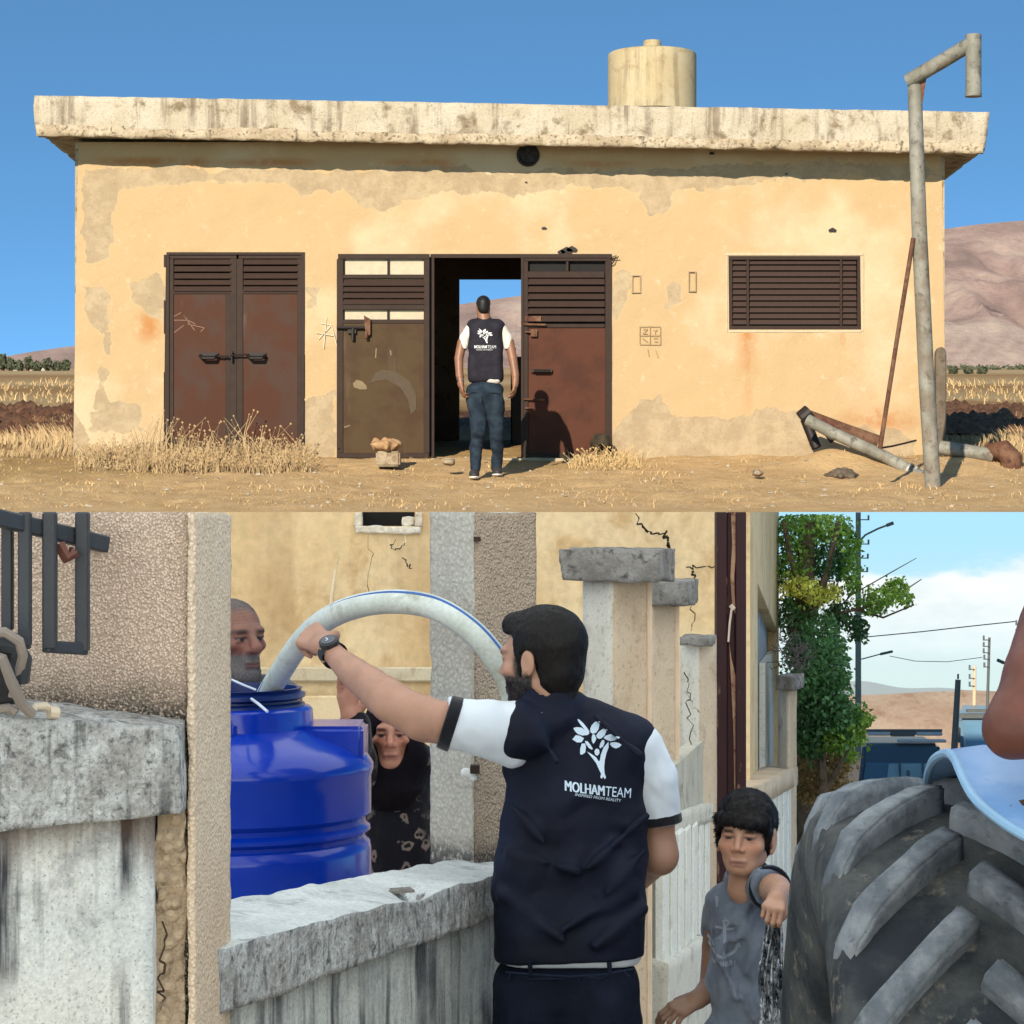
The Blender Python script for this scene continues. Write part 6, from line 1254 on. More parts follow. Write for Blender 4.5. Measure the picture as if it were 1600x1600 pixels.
# ------------------------------------------------------------------ the man in the vest feeding the hose into the tank
HOSE = [(404,1112,7.3),(428,1068,7.22),(468,1006,6.98),(510,968,6.8),(560,947,6.68),(620,940,6.6),(680,950,6.56),(735,984,6.52),(775,1030,6.5),(800,1080,6.5),(812,1160,6.5),(818,1300,6.55),(818,1480,6.6),(820,1700,6.6)]
def smooth_path(pts, n=6):
    out = []
    for i in range(len(pts)-1):
        p0, p1, p2, p3 = (Vector(pts[max(0,i-1)]), Vector(pts[i]), Vector(pts[i+1]), Vector(pts[min(len(pts)-1,i+2)]))
        for k in range(n):
            t = k/n; out.append(0.5*((2*p1)+(p2-p0)*t+(2*p0-5*p1+4*p2-p3)*t*t+(3*p1-p0-3*p2+p3)*t**3))
    return out+[Vector(pts[-1])]
def build_hose():
    P = smooth_path([W(*q) for q in HOSE], 7); T = thing('hose', 'thick pale plastic hose with a blue stripe arching into the blue tank', 'hose', P[0])
    b = MB(); b.tube(P, 0.0315, 20); b.build('tube', weathered('pale_hose', srgb(196,204,196), srgb(176,178,162), srgb(210,218,214), 5, 0.45, 0.1, 40).m, T, smooth=True)
    S = []
    for i, p in enumerate(P):
        t = (P[min(i+1,len(P)-1)]-P[max(i-1,0)]).normalized(); u = Vector((0,-1,0)).cross(t).normalized()
        u = -u if u.z < 0 else u
        S.append(p+u*0.0245+Vector((0,-0.0195,0)))
    b = MB(); b.tube(S, 0.0042, 6); b.build('blue_stripe', plain('blue_stripe', srgb(60,104,170), 0.5).m, T)
build_hose()
def build_man():
    T = thing('person', 'large man seen from behind in a navy vest, guiding the pale hose into the tank', 'person', W(890,2060,6.25))
    skin = np.array(srgb(176,136,114)); HM = headM(W(846,1032,6.25), -0.84, 0.54, 1.0, -0.03)
    s = Sdf(); head_sdf(s, HM); neck_sdf(s, HM, (0,-0.028,-0.05), (0.0,-0.03,-0.13), 0.05)
    parts = [skin_part(s, 0.0027, lambda V: face_col(V, HM, skin, 1.0))]; face = parts[0]
    s = Sdf(); s.chain([W(800,1135,6.2), W(690,1129,6.2), W(640,1112,6.25), W(598,1086,6.33), W(555,1053,6.44), W(514,1016,6.56)], [0.053,0.051,0.052,0.050,0.040,0.025], 0.02); s.ell(W(606,1104,6.28), (0.034,0.034,0.03), 0.025).ell(W(585,1066,6.38), (0.045,0.03,0.026), 0.02, '+', None, Matrix.Rotation(0.6,4,'Y')).ell(W(662,1140,6.22), (0.04,0.035,0.026), 0.025)
    hx = W(464,982,6.70)-W(512,1013,6.57)
    hand_sdf(s, frameM(W(506,1008,6.575), hx+Vector((0,0.01,0)), (-0.25,-0.75,0.6)), ((28,72,50),(34,74,50),(40,74,50),(46,74,48)), -1, [(0.014,0.028,-0.004),(0.036,0.046,-0.022),(0.058,0.044,-0.046),(0.074,0.034,-0.064)])
    vein = lambda P: fbm(P*np.array([14,14,14]), 3, 9)*0.006+fbm(P*np.array([90,90,90]), 2, 9)*0.0008
    arm_i = len(parts); parts.append(skin_part(s, 0.003, lambda V: flat(skin*np.array([0.98,0.95,0.95]))(V)*(1-0.10*ss(0.0,0.3,fbm(V*22, 3, 4)))[:, None], vein))
    s = Sdf(); s.chain([W(1000,1190,6.30), W(1026,1240,6.31), W(1028,1335,6.34), W(960,1400,6.62), W(905,1380,6.78)], [0.04,0.041,0.046,0.038,0.027], 0.025); s.ell(W(1034,1338,6.32), (0.035,0.04,0.04), 0.03)
    hand_sdf(s, frameM(W(905,1380,6.79), (-0.6,0.6,0.2), (0.4,0.2,0.8)))
    parts.append(skin_part(s, 0.0045, flat(skin*0.9)))
    s = Sdf(); s.ell(W(890,1230,6.27), (0.15,0.09,0.2), 0.05).ell(W(890,1420,6.27), (0.15,0.09,0.2), 0.05); s.chain([W(835,1560,6.27), W(832,1800,6.25), W(828,2040,6.3)], [0.075,0.05,0.04]); s.chain([W(945,1560,6.27), W(950,1800,6.2), W(955,2040,6.3)], [0.075,0.05,0.04])
    parts.append(skin_part(s, 0.016, flat(skin)))
    V, F, C = join_np(parts); mesh_np('body', V, F, M_SKIN.m, T, True, C)
    # hair: thick on top, tapered to the nape, clear of the ears and face
    s = Sdf(); A = dict(M=HM); s.ell((0,-0.018,0.045), (0.0845,0.105,0.092), 0.02, **A).ell((0,-0.052,-0.02), (0.066,0.060,0.07), 0.02, **A).cap((0,-0.046,-0.05), (0,-0.052,-0.082), 0.054, 0.044, 0.01, **A)
    s.cap((-0.03,0.064,0.092), (0.03,0.064,0.092), 0.02, None, 0.04, **A)
    s.box((0,0.135,-0.02), (0.12,0.095,0.085), 0.01, 0.012, '-', **A)
    for x in (-1, 1): s.box((0.085*x,0.035,-0.085), (0.035,0.055,0.085), 0.01, 0.012, '-', **A); s.ell((0.086*x,-0.006,-0.006), (0.02,0.026,0.036), 0.008, '-', **A); s.cap((0.070*x,0.022,0.02), (0.066*x,0.020,-0.03), 0.0075, 0.005, 0.008, **A)
    Q = np.array(HM.inverted()); 
    V, F = s.mesh(0.0028, lambda P: fbm((P @ Q[:3,:3].T+Q[:3,3])*np.array([95,40,55]), 3, 3)*0.004); hr = mesh_np('hair', V, F, M_HAIR.m, T, True); strands(V, F, HM, 12000, 0.008, M_HAIR.m, hr, 3, 0.16); strands(face[0], face[1], HM, 2600, 0.007, M_HAIR.m, hr, 4, 0.5, (0,0.3,-0.9), 0.0006, beard_zone)
    # vest
    fold = lambda P: (fbm(np.stack([P[:,0]*4+P[:,2]*3, P[:,1]*4, P[:,2]*9-P[:,0]*6], 1), 2, 13)*0.026+(np.abs(fbm(np.stack([P[:,0]*5+P[:,2]*6, P[:,1]*3, P[:,2]*7-P[:,0]*8], 1), 2, 17))-0.1)*-0.03)*np.clip((P[:,2]-0.93)*10, 0.15, 1)+fbm(P*np.array([30,30,44]), 2, 15)*0.003
    s = Sdf(); s.ell(W(900,1215,6.27), (0.178,0.118,0.17), 0.06).cap(W(845,1132,6.25), W(982,1155,6.26), 0.072, 0.066, 0.05).cap(W(985,1160,6.27), W(1006,1196,6.27), 0.05, 0.045, 0.05).cap(W(850,1132,6.24), W(818,1142,6.20), 0.072, 0.077, 0.02).ell(W(894,1310,6.26), (0.178,0.118,0.2), 0.05).box(W(888,1420,6.25), (0.182,0.112,0.19), 0.09, 0.03).cap(W(872,1108,6.25), W(945,1128,6.26), 0.05, 0.04, 0.04)
    for a_, b_, r_ in (((1010,1275),(900,1372),0.011),((1005,1330),(925,1420),0.010),((985,1395),(880,1452),0.012),((800,1260),(860,1330),0.009),((795,1330),(900,1360),0.009),((790,1400),(880,1470),0.010),((930,1120),(1000,1180),0.009),((835,1130),(870,1190),0.010),((1003,1420),(930,1478),0.010)): s.cap(W(*a_, 6.165), W(*b_, 6.122), r_, r_*0.6, 0.03)
    s.cap(W(861,1086,6.245), W(868,1116,6.25), 0.077, 0.088, 0.012); s.cap(W(857,1060,6.245), W(861,1092,6.245), 0.070, 0.062, 0.005, '-'); s.box(W(856,1040,6.245), (0.16,0.16,0.05), 0.004, 0.008, '-', None, Matrix.Rotation(0.12,4,'Y'))
    s.box(W(890,1584,6.25), (0.5,0.4,0.14), 0.002, 0.006, '-', None, Matrix.Rotation(-0.05, 4, 'Y'))
    Mv = cloth('navy_vest', srgb(10,15,32), 0.7, 0.35, 12, srgb(16,24,46), 0.0, 0.22, 0.02)
    vest = mesh_np('vest', *s.mesh(0.0048, fold), Mv.m, T, True)
    ring = []
    for q in range(0):
        a = 2*math.pi*q/24; ring.append(W(866,1090,6.25)+Vector((0.085*math.cos(a), 0.085*math.sin(a), 0.010-0.016*math.cos(a)-0.012*math.sin(a))))
    # white shirt: sleeves with black cuffs, hem
    Ms = cloth('white_tshirt', srgb(206,216,226), 0.9, 0.4, 14, srgb(220,228,236), 0.2)
    wr = lambda P: fbm(np.stack([P[:,0]*16+P[:,2]*8, P[:,1]*9, P[:,2]*10-P[:,0]*4], 1), 3, 23)*0.016
    s = Sdf(); s.chain([W(826,1140,6.2), W(765,1136,6.19), W(706,1131,6.19)], [0.066,0.066,0.064], 0.03).cap(W(800,1178,6.2), W(752,1156,6.19), 0.038, 0.036, 0.03); s.box(W(640,1130,6.2), (0.095,0.3,0.3), 0.003, 0.005, '-')
    s.ell(W(898,1260,6.27), (0.145,0.075,0.22), 0.02).ell(W(891,1400,6.25), (0.15,0.08,0.2), 0.02).cap(W(845,1150,6.24), W(980,1172,6.27), 0.032, None, 0.01)
    s.chain([W(996,1165,6.26), W(1022,1215,6.28), W(1030,1286,6.30)], [0.06,0.056,0.053], 0.03); s.box(W(1064,1336,6.3), (0.085,0.3,0.078), 0.003, 0.005, '-', None, Matrix.Rotation(-0.12,4,'Y'))
    s.box(W(891,1470,6.25), (0.178,0.107,0.09), 0.085, 0.005); s.box(W(890,1602,6.25), (0.5,0.4,0.155), 0.002, 0.005, '-')
    sh = mesh_np('tshirt', *s.mesh(0.0048, lambda P: wr(P)*np.clip((P[:,2]-1.1)*6, 0.1, 1)), Ms.m, T, True)
    Mc = cloth('black_cuff', srgb(16,18,26), 0.85)
    b = MB(); a, c = W(713,1133,6.19), W(694,1127,6.19); b.tube([a,c], [0.0685,0.066], 28); b.build('cuff', Mc.m, sh, 0.003, 1, True)
    b = MB(); a, c = W(1029,1273,6.30), W(1031,1288,6.30); b.tube([a,c], [0.0565,0.0565], 24); b.build('cuff', Mc.m, sh, 0.003, 1, True)
    # jeans
    Mj = cloth('dark_jeans', srgb(12,18,32), 0.85, 0.5, 22, srgb(26,34,52), 0.0)
    s = Sdf(); s.box(W(886,1570,6.25), (0.180,0.110,0.13), 0.085, 0.02).ell(W(842,1600,6.20), (0.085,0.09,0.11), 0.04).ell(W(930,1600,6.20), (0.085,0.09,0.11), 0.04); s.chain([W(835,1640,6.26), W(830,1830,6.22), W(826,2045,6.28)], [0.1,0.078,0.062], 0.04); s.chain([W(940,1640,6.26), W(948,1830,6.2), W(955,2045,6.28)], [0.1,0.078,0.062], 0.04); s.box(W(890,1442,6.25), (0.4,0.3,0.085), 0.003, 0.006, '-')
    je = mesh_np('jeans', *s.mesh(0.007, lambda P: fbm(P*np.array([9,9,16]), 3, 33)*0.018), Mj.m, T, True)
    bv = bvh_of(je); d = Vector((0,1,0))
    def onto(px, py): h = bv.ray_cast(W(px,py,5.9), d); return (h[0]-d*0.002) if h[0] is not None else W(px,py,6.13)
    for nm, line in (('pocket_seam', [(795,1530),(798,1552),(830,1560),(868,1560),(880,1530)]),('pocket_seam', [(905,1532),(912,1556),(945,1560),(975,1548),(985,1526)]),('belt_loop', [(828,1502),(829,1522)]),('belt_loop', [(952,1504),(953,1522)]),('waist_seam', [(790,1519),(840,1523),(890,1526),(940,1523),(990,1514)])):
        b = MB(); b.tube([onto(*q) for q in line], 0.0028 if nm != 'belt_loop' else 0.006, 6); b.build(nm, cloth('seam_blue', srgb(28,36,54), fuzz=0).m if nm != 'belt_loop' else Mj.m, je)
    for px in (828,957):
        s = Sdf(); s.ell((W(px,2050,6.2).x, 6.2, 0.05), (0.05,0.14,0.05), 0.03); mesh_np('shoe', *s.mesh(0.012), plain('dark_shoe', (0.03,0.03,0.03)).m, T, True)
    # wrist watch
    ax = (W(514,1016,6.56)-W(555,1053,6.44)).normalized(); c = W(519,1021,6.55); b = MB(); b.tube([c-ax*0.016, c+ax*0.016], [0.0365,0.0335], 24, False); b.tube([c-ax*0.016, c+ax*0.016], [0.031,0.030], 24, False); w = b.build('wristwatch', plain('black_rubber', (0.012,0.013,0.016), 0.5, 0, 0.4).m, T, 0, 1, True, False)
    nrm = Vector((0.12,-0.86,0.48)); nrm = (nrm-ax*nrm.dot(ax)).normalized(); p = c+nrm*0.036; b = MB(); b.tube([p-nrm*0.008, p+nrm*0.007], [0.0265,0.025], 24); b.build('case', plain('black_case', (0.015,0.016,0.02), 0.35, 0, 0.5).m, w, 0.002)
    b = MB(); b.tube([p+nrm*0.007, p+nrm*0.0085], [0.019,0.019], 24); b.build('dial', plain('dial_grey', srgb(58,66,76), 0.2, 0, 0.6).m, w)
    y_ = nrm.cross(ax); b = MB(); 
    for u, v in ((0.010,0.002),(-0.003,0.008)): b.bar(p+nrm*0.0092, p+nrm*0.0092+ax*u+y_*v, 0.002, 0.001, nrm)
    b.build('watch_hand', WHITE_PRINT.m, w)
    # print on the back
    bv = bvh_of(vest)
    k = 180/1600
    to3 = lambda x, y: W(880+x*k, 1120+y*k, 6.0)
    print_on('emblem', poly_me(LEAFQ), to3, bv, WHITE_PRINT.m, vest)
    def word(nm, txt, x0, y0, hpx, wpx, slope, off=0.0018, shear=0.0):
        me = text_outline(txt, 1.0, 0.0, shear); xs = [v.co.x for v in me.vertices]; ys = [v.co.y for v in me.vertices]; X0, X1, Y0, Y1 = min(xs), max(xs), min(ys), max(ys)
        f = lambda x, y: W(x0+(x-X0)/(X1-X0)*wpx, y0+slope*(x-X0)/(X1-X0)*wpx-(y-Y0)/(Y1-Y0)*hpx, 6.0); print_on(nm, me, f, bv, WHITE_PRINT.m, vest, off, 0)
    for k_ in range(3): word('lettering', 'MOLHAM', 884.5+k_*0.7, 1246+k_*0.2, 16, 63, 0.145, 0.0018+k_*0.0003)
    word('lettering', 'TEAM', 950.5, 1255.5, 15.5, 42, 0.14, 0.0018, 0.1)
    word('small_lettering', 'INSPIRED FROM REALITY', 901, 1254, 4.6, 75, 0.17, 0.0018, 0.2)
build_man()

# ------------------------------------------------------------------ the boy leaning on the tyre
def build_boy():
    T = thing('person', 'boy with thick dark hair in a grey t-shirt beside the tractor tyre, looking back', 'person', W(1165,2000,6.35))
    y = 6.35; skin = np.array(srgb(182,140,116)); HM = headM(W(1165,1308,y), -0.30, -0.95, 0.84, 0.06, -0.03)
    s = Sdf(); head_sdf(s, HM, 1.0, 0.85, 0.0, 1.25); neck_sdf(s, HM, (0,-0.02,-0.06), (0.005,-0.035,-0.155), 0.047)
    parts = [skin_part(s, 0.0024, lambda V: face_col(V, HM, skin, 0, lip=srgb(140,92,82)))]
    s = Sdf(); s.chain([W(1200,1386,6.36), W(1212,1390,6.2), W(1219,1398,6.06), W(1213,1406,5.97)], [0.041,0.036,0.029,0.020], 0.02)
    hand_sdf(s, frameM(W(1214,1406,5.98), (-0.22,-0.85,-0.18), (0.1,-0.35,0.9)) @ Matrix.Scale(0.68,4), ((60,80,60),(64,80,60),(66,80,60),(70,80,60)), 1, [(0.018,0.028,-0.01),(0.04,0.04,-0.028),(0.062,0.03,-0.04),(0.076,0.014,-0.044)])
    parts.append(skin_part(s, 0.0027, flat(skin*0.92)))
    s = Sdf(); s.chain([W(1126,1410,6.45), W(1118,1480,6.52), W(1112,1540,6.5), W(1092,1560,6.42)], [0.04,0.034,0.031,0.022], 0.02)
    hand_sdf(s, frameM(W(1091,1561,6.42), (-0.75,-0.45,-0.28), (-0.1,-0.5,0.85)) @ Matrix.Scale(0.78,4), ((20,40,30),(26,46,34),(32,50,36),(40,54,38)), -1)
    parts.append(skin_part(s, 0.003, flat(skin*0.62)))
    s = Sdf(); s.ell(W(1164,1500,6.42), (0.07,0.05,0.14), 0.04); s.chain([W(1140,1640,6.42), (W(1140,1640,6.42).x, 6.4, 0.06)], [0.06,0.035]); s.chain([W(1190,1640,6.42), (W(1190,1640,6.42).x, 6.4, 0.06)], [0.06,0.035]); parts.append(skin_part(s, 0.014, flat(skin)))
    V, F, C = join_np(parts); mesh_np('body', V, F, M_SKIN.m, T, True, C)
    s = Sdf(); A = dict(M=HM); s.ell((0,-0.014,0.048), (0.090,0.108,0.097), 0.02, **A).ell((0,-0.05,-0.015), (0.076,0.066,0.06), 0.02, **A)
    s.chain([(-0.064,0.056,0.046), (-0.035,0.090,0.046), (0.0,0.097,0.054), (0.035,0.090,0.058), (0.066,0.055,0.054)], [0.02]*5, 0.02, **A)
    s.box((0,0.10,-0.068), (0.066,0.095,0.095), 0.02, 0.01, '-', **A)
    for x in (-1, 1): s.box((0.085*x,0.025,-0.1), (0.04,0.07,0.105), 0.01, 0.012, '-', **A); s.ell((0.095*x,-0.008,-0.004), (0.04,0.034,0.042), 0.008, '-', **A); s.cap((0.074*x,0.03,0.02), (0.070*x,0.03,-0.018), 0.012, 0.008, 0.01, **A)
    Q = np.array(HM.inverted())
    V, F = s.mesh(0.0026, lambda P: fbm((P @ Q[:3,:3].T+Q[:3,3])*np.array([80,50,26]), 3, 7)*0.008); hr = mesh_np('hair', V, F, M_HAIR.m, T, True); strands(V, F, HM, 12000, 0.017, M_HAIR.m, hr, 5, 0.14, (0.5,0.25,-0.7), 0.0008)
    Mt = cloth('grey_tshirt', srgb(104,114,130), 0.92, 0.9, 18, srgb(140,150,164), 0.15, 0.1, 0.03)
    wr = lambda P: fbm(np.stack([P[:,0]*14+P[:,2]*6, P[:,1]*8, P[:,2]*9-P[:,0]*12], 1), 3, 43)*0.034+fbm(P*55, 2, 2)*0.002
    s = Sdf(); s.ell(W(1160,1445,6.43), (0.083,0.072,0.09), 0.04).ell(W(1163,1530,6.43), (0.098,0.078,0.11), 0.05).ell(W(1163,1625,6.43), (0.103,0.083,0.1), 0.05).cap(W(1134,1405,6.43), W(1200,1388,6.40), 0.04, 0.042, 0.03)
    s.chain([W(1190,1385,6.40), W(1204,1388,6.26)], [0.05,0.051], 0.025).chain([W(1132,1408,6.45), W(1119,1452,6.51)], [0.045,0.044], 0.025).cap(W(1160,1372,6.4), W(1166,1392,6.42), 0.048, 0.06, 0.02)
    for a_, b_, r_ in (((1194,1412),(1150,1470),0.008),((1198,1430),(1165,1520),0.008),((1200,1470),(1172,1575),0.007),((1140,1420),(1122,1500),0.007),((1178,1398),(1150,1440),0.007),((1118,1470),(1150,1560),0.006),((1205,1520),(1180,1590),0.007)): s.cap(W(*a_, 6.355), W(*b_, 6.345), r_, r_*0.6, 0.02)
    s.cap(W(1164,1350,6.38), W(1167,1376,6.40), 0.046, 0.045, 0.008, '-'); s.box(W(1212,1390,6.16), (0.08,0.085,0.08), 0.004, 0.006, '-', None, frameM((0,0,0), (1,0.2,0), (0,0,1))); s.box(W(1163,1700,6.4), (0.3,0.3,0.12), 0.003, 0.01, '-')
    sh = mesh_np('tshirt', *s.mesh(0.0042, wr), Mt.m, T, True)
    Mk = cloth('black_trim', srgb(14,18,30), 0.9)
    bv = bvh_of(sh)
    b = MB(); R_ = [W(1165,1369,6.40)+Vector((0.049*math.cos(2*math.pi*q/28), 0.050*math.sin(2*math.pi*q/28), 0.006+0.017*math.cos(2*math.pi*q/28)+0.012*math.sin(2*math.pi*q/28))) for q in range(29)]; b.tube(R_, 0.0075, 8, False); b.build('collar', Mk.m, sh, smooth=True)
    c = W(1203,1388,6.255); u = Vector((0.13,-1,0.0)).normalized(); e1 = Vector((1,0.13,0)).normalized(); e2 = Vector((0,0,1)); b = MB(); b.tube([c+e1*0.048*math.cos(2*math.pi*q/26)+e2*0.05*math.sin(2*math.pi*q/26) for q in range(27)], 0.006, 8, False); b.build('cuff', Mk.m, sh, smooth=True)
    s = Sdf(); s.ell(W(1163,1650,6.43), (0.102,0.082,0.08), 0.03); s.chain([W(1140,1690,6.43), (W(1140,1690,6.43).x, 6.42, 0.12)], [0.075,0.05]); s.chain([W(1188,1690,6.43), (W(1188,1690,6.43).x, 6.42, 0.12)], [0.075,0.05]); mesh_np('trousers', *s.mesh(0.01, wr), cloth('navy_trousers', srgb(24,30,48)).m, T, True)
    for px in (1140,1188):
        s = Sdf(); s.ell((W(px,1690,6.43).x, 6.36, 0.045), (0.042,0.11,0.045), 0.02); mesh_np('shoe', *s.mesh(0.012), plain('boy_shoe', (0.05,0.05,0.05)).m, T, True)
    # anchor print
    Mp = cloth('faded_print', srgb(140,150,164), 0.9, 0.3, 30, srgb(156,166,178)); k = 160/1280
    def ring(cx, cy, r, w, a0, a1, n=16): 
        o = [(cx+r*math.cos(a), cy+r*math.sin(a)) for a in np.linspace(a0, a1, n)]; i = [(cx+(r-w)*math.cos(a), cy+(r-w)*math.sin(a)) for a in np.linspace(a1, a0, n)]
        return [[o[q], o[q+1], i[n-2-q], i[n-1-q]] for q in range(n-1)]
    polys = [[(425,580),(465,580),(470,960),(415,960)],[(340,610),(575,598),(575,634),(340,640)],[(270,780),(285,770),(330,860),(300,890),(258,880)],[(628,735),(660,860),(620,880),(575,890)]]+ring(440,800,205,40,0.25,math.pi-0.25,14)+ring(462,540,44,18,0,2*math.pi,14)
    print_on('anchor_print', poly_me(polys), lambda x, y: W(1090+x*k, 1400+y*k, 6.1), bv, Mp.m, sh, 0.0018, 1)
    print_on('faded_print', poly_me([[(345,235),(385,235),(375,370),(350,370)]]), lambda x, y: W(1090+x*k, 1400+y*k, 6.1), bv, Mp.m, sh, 0.0018, 1)
    bl = [[(x, 1045),(x+w, 1043),(x+w, 1102),(x, 1104)] for x, w in ((312,26),(346,22),(374,30),(412,26),(446,24),(478,18),(510,14),(530,18),(580,10))]+[[(390,1180),(550,1184),(550,1192),(390,1190)],[(470,1230),(545,1240),(545,1248),(470,1240)]]
    print_on('faded_print', poly_me(bl), lambda x, y: W(1090+x*k, 1400+y*k, 6.1), bv, Mp.m, sh, 0.0018, 0)
    b = MB()
    for px, py in ((1138,1400),(1133,1417)):
        h = bv.ray_cast(W(px,py,6.0), Vector((0,1,0))); 
        if h[0] is not None: b.tube([h[0]-Vector((0,0.004,0)), h[0]+Vector((0,0.002,0))], 0.006, 10)
    if b.v: b.build('button', Mk.m, sh)
    # silver plastic he grips, hanging between him and the tyre
    g = np.random.default_rng(8); nu, nv = 34, 60; U, Vv = np.meshgrid(np.linspace(0,1,nu), np.linspace(0,1,nv), indexing='ij')
    px = 1206+(U-0.5)*(12+40*Vv**0.6)+3*Vv+3*np.sin(Vv*9); py = 1412+Vv*200+0*U
    P0 = np.stack([U.ravel()*5, Vv.ravel()*9, U.ravel()*0], 1); yy = 6.02+((fbm(P0*1.6, 3, 91)+0.5*np.abs(np.sin(U.ravel()*13+Vv.ravel()*5)))*0.07).reshape(U.shape)
    X = (px-800)*yy/FPX; Z = CAMZ+(800-py)*yy/FPX; V = np.stack([X,yy,Z],-1).reshape(-1,3); i, j = np.meshgrid(np.arange(nu-1), np.arange(nv-1), indexing='ij'); i = i.ravel(); j = j.ravel(); F = np.stack([i*nv+j, i*nv+j+1, (i+1)*nv+j+1, (i+1)*nv+j], 1)
    m = Mat('silver_plastic_glints', 0.16, 0.0, 0.8); nn = m.noise(1.0, 4, 0.6, m.vec((60,60,22)), 0.8); m.base(m.mix(m.ramp(nn, 0.47, 0.56), m.mix(m.noise(14,3), srgb(30,42,60), srgb(92,108,124)), srgb(226,232,238))); m.bump(m.noise(45, 4, 0.6), 0.8, 0.015); m.set('Coat Weight', 0.8); m.set('Metallic', 0.35)  # white glints of the film painted into its colour by noise
    tag(mesh_np('plastic_bag', V, F, m.m, None, True), 'crumpled shiny silver plastic hanging from the boy\'s fist beside the tyre', 'plastic bag', None, 'thing')
build_boy()

# ------------------------------------------------------------------ old man behind the tank, woman in black, driver's arm
def build_old_man():
    y = 7.95; T = thing('person', 'balding old man with a short grey beard peering from behind the blue tank', 'person', W(350,1900,y)); skin = np.array(srgb(128,88,74))
    HM = headM(W(366,1002,y), 0.62, -0.78, 1.10, 0.10); s = Sdf(); head_sdf(s, HM, 0.0, 1.45, 1.0); neck_sdf(s, HM, (0,-0.03,-0.06), (0,-0.05,-0.2), 0.055)
    parts = [skin_part(s, 0.0032, lambda V: face_col(V, HM, skin, 0.85, srgb(96,92,90), srgb(70,56,50), srgb(112,70,62), 1.0, srgb(78,73,72)))]; face = parts[0]
    s = Sdf(); s.ell((W(340,1250,y+0.1).x, y+0.05, 1.25), (0.15,0.1,0.24), 0.05); s.chain([(W(340,1250,y).x-0.08, y, 0.95),(W(340,1250,y).x-0.08, y, 0.06)], [0.08,0.045]); s.chain([(W(340,1250,y).x+0.08, y, 0.95),(W(340,1250,y).x+0.08, y, 0.06)], [0.08,0.045]); parts.append(skin_part(s, 0.016, flat(skin)))
    V, F, C = join_np(parts); mesh_np('body', V, F, M_SKIN.m, T, True, C)
    s = Sdf(); A = dict(M=HM); s.ell((0,-0.02,0.036), (0.0785,0.097,0.0865), 0.02, **A).ell((0,-0.05,-0.01), (0.066,0.058,0.07), 0.03, **A); s.box((0,0.125,-0.03), (0.12,0.085,0.125), 0.02, 0.015, '-', **A)
    for x in (-1,1): s.box((0.085*x,0.04,-0.07), (0.035,0.05,0.07), 0.01, 0.01, '-', **A); s.ell((0.086*x,-0.006,-0.006), (0.02,0.026,0.036), 0.008, '-', **A)
    Q = np.array(HM.inverted()); V, F = s.mesh(0.0035, lambda P: fbm((P @ Q[:3,:3].T+Q[:3,3])*np.array([90,60,50]), 3, 5)*0.004); hr = mesh_np('hair', V, F, M_GREY.m, T, True); strands(V, F, HM, 2500, 0.007, M_GREY.m, hr, 5, 0.4, (0,-0.6,-0.4), 0.0007); strands(face[0], face[1], HM, 3200, 0.010, M_GREY.m, hr, 6, 0.45, (0,0.35,-0.9), 0.0008, beard_zone); strands(face[0], face[1], HM, 2200, 0.006, M_GREY.m, hr, 7, 0.4, (0,-0.7,0.1), 0.0007, lambda p: (p[:, 2] > 0.074) | ((p[:, 1] < 0.02) & (p[:, 2] > 0.0)))
    s = Sdf(); x0 = W(340,1250,y).x; s.ell((x0, y+0.08, 1.28), (0.2,0.13,0.22), 0.06).ell((x0, y+0.08, 1.0), (0.19,0.13,0.22), 0.06).cap((x0-0.17,y+0.05,1.42),(x0+0.17,y+0.05,1.42),0.07,None,0.05); s.chain([(x0+0.19,y+0.05,1.4),(x0+0.22,y-0.02,1.12),(x0+0.14,y-0.16,1.0)],[0.065,0.055,0.045],0.03); s.chain([(x0-0.19,y+0.05,1.4),(x0-0.22,y-0.02,1.12),(x0-0.14,y-0.16,1.0)],[0.065,0.055,0.045],0.03)
    mesh_np('robe', *s.mesh(0.012, lambda P: fbm(P*8, 3, 3)*0.02), cloth('grey_robe', srgb(70,70,76)).m, T, True)
build_old_man()
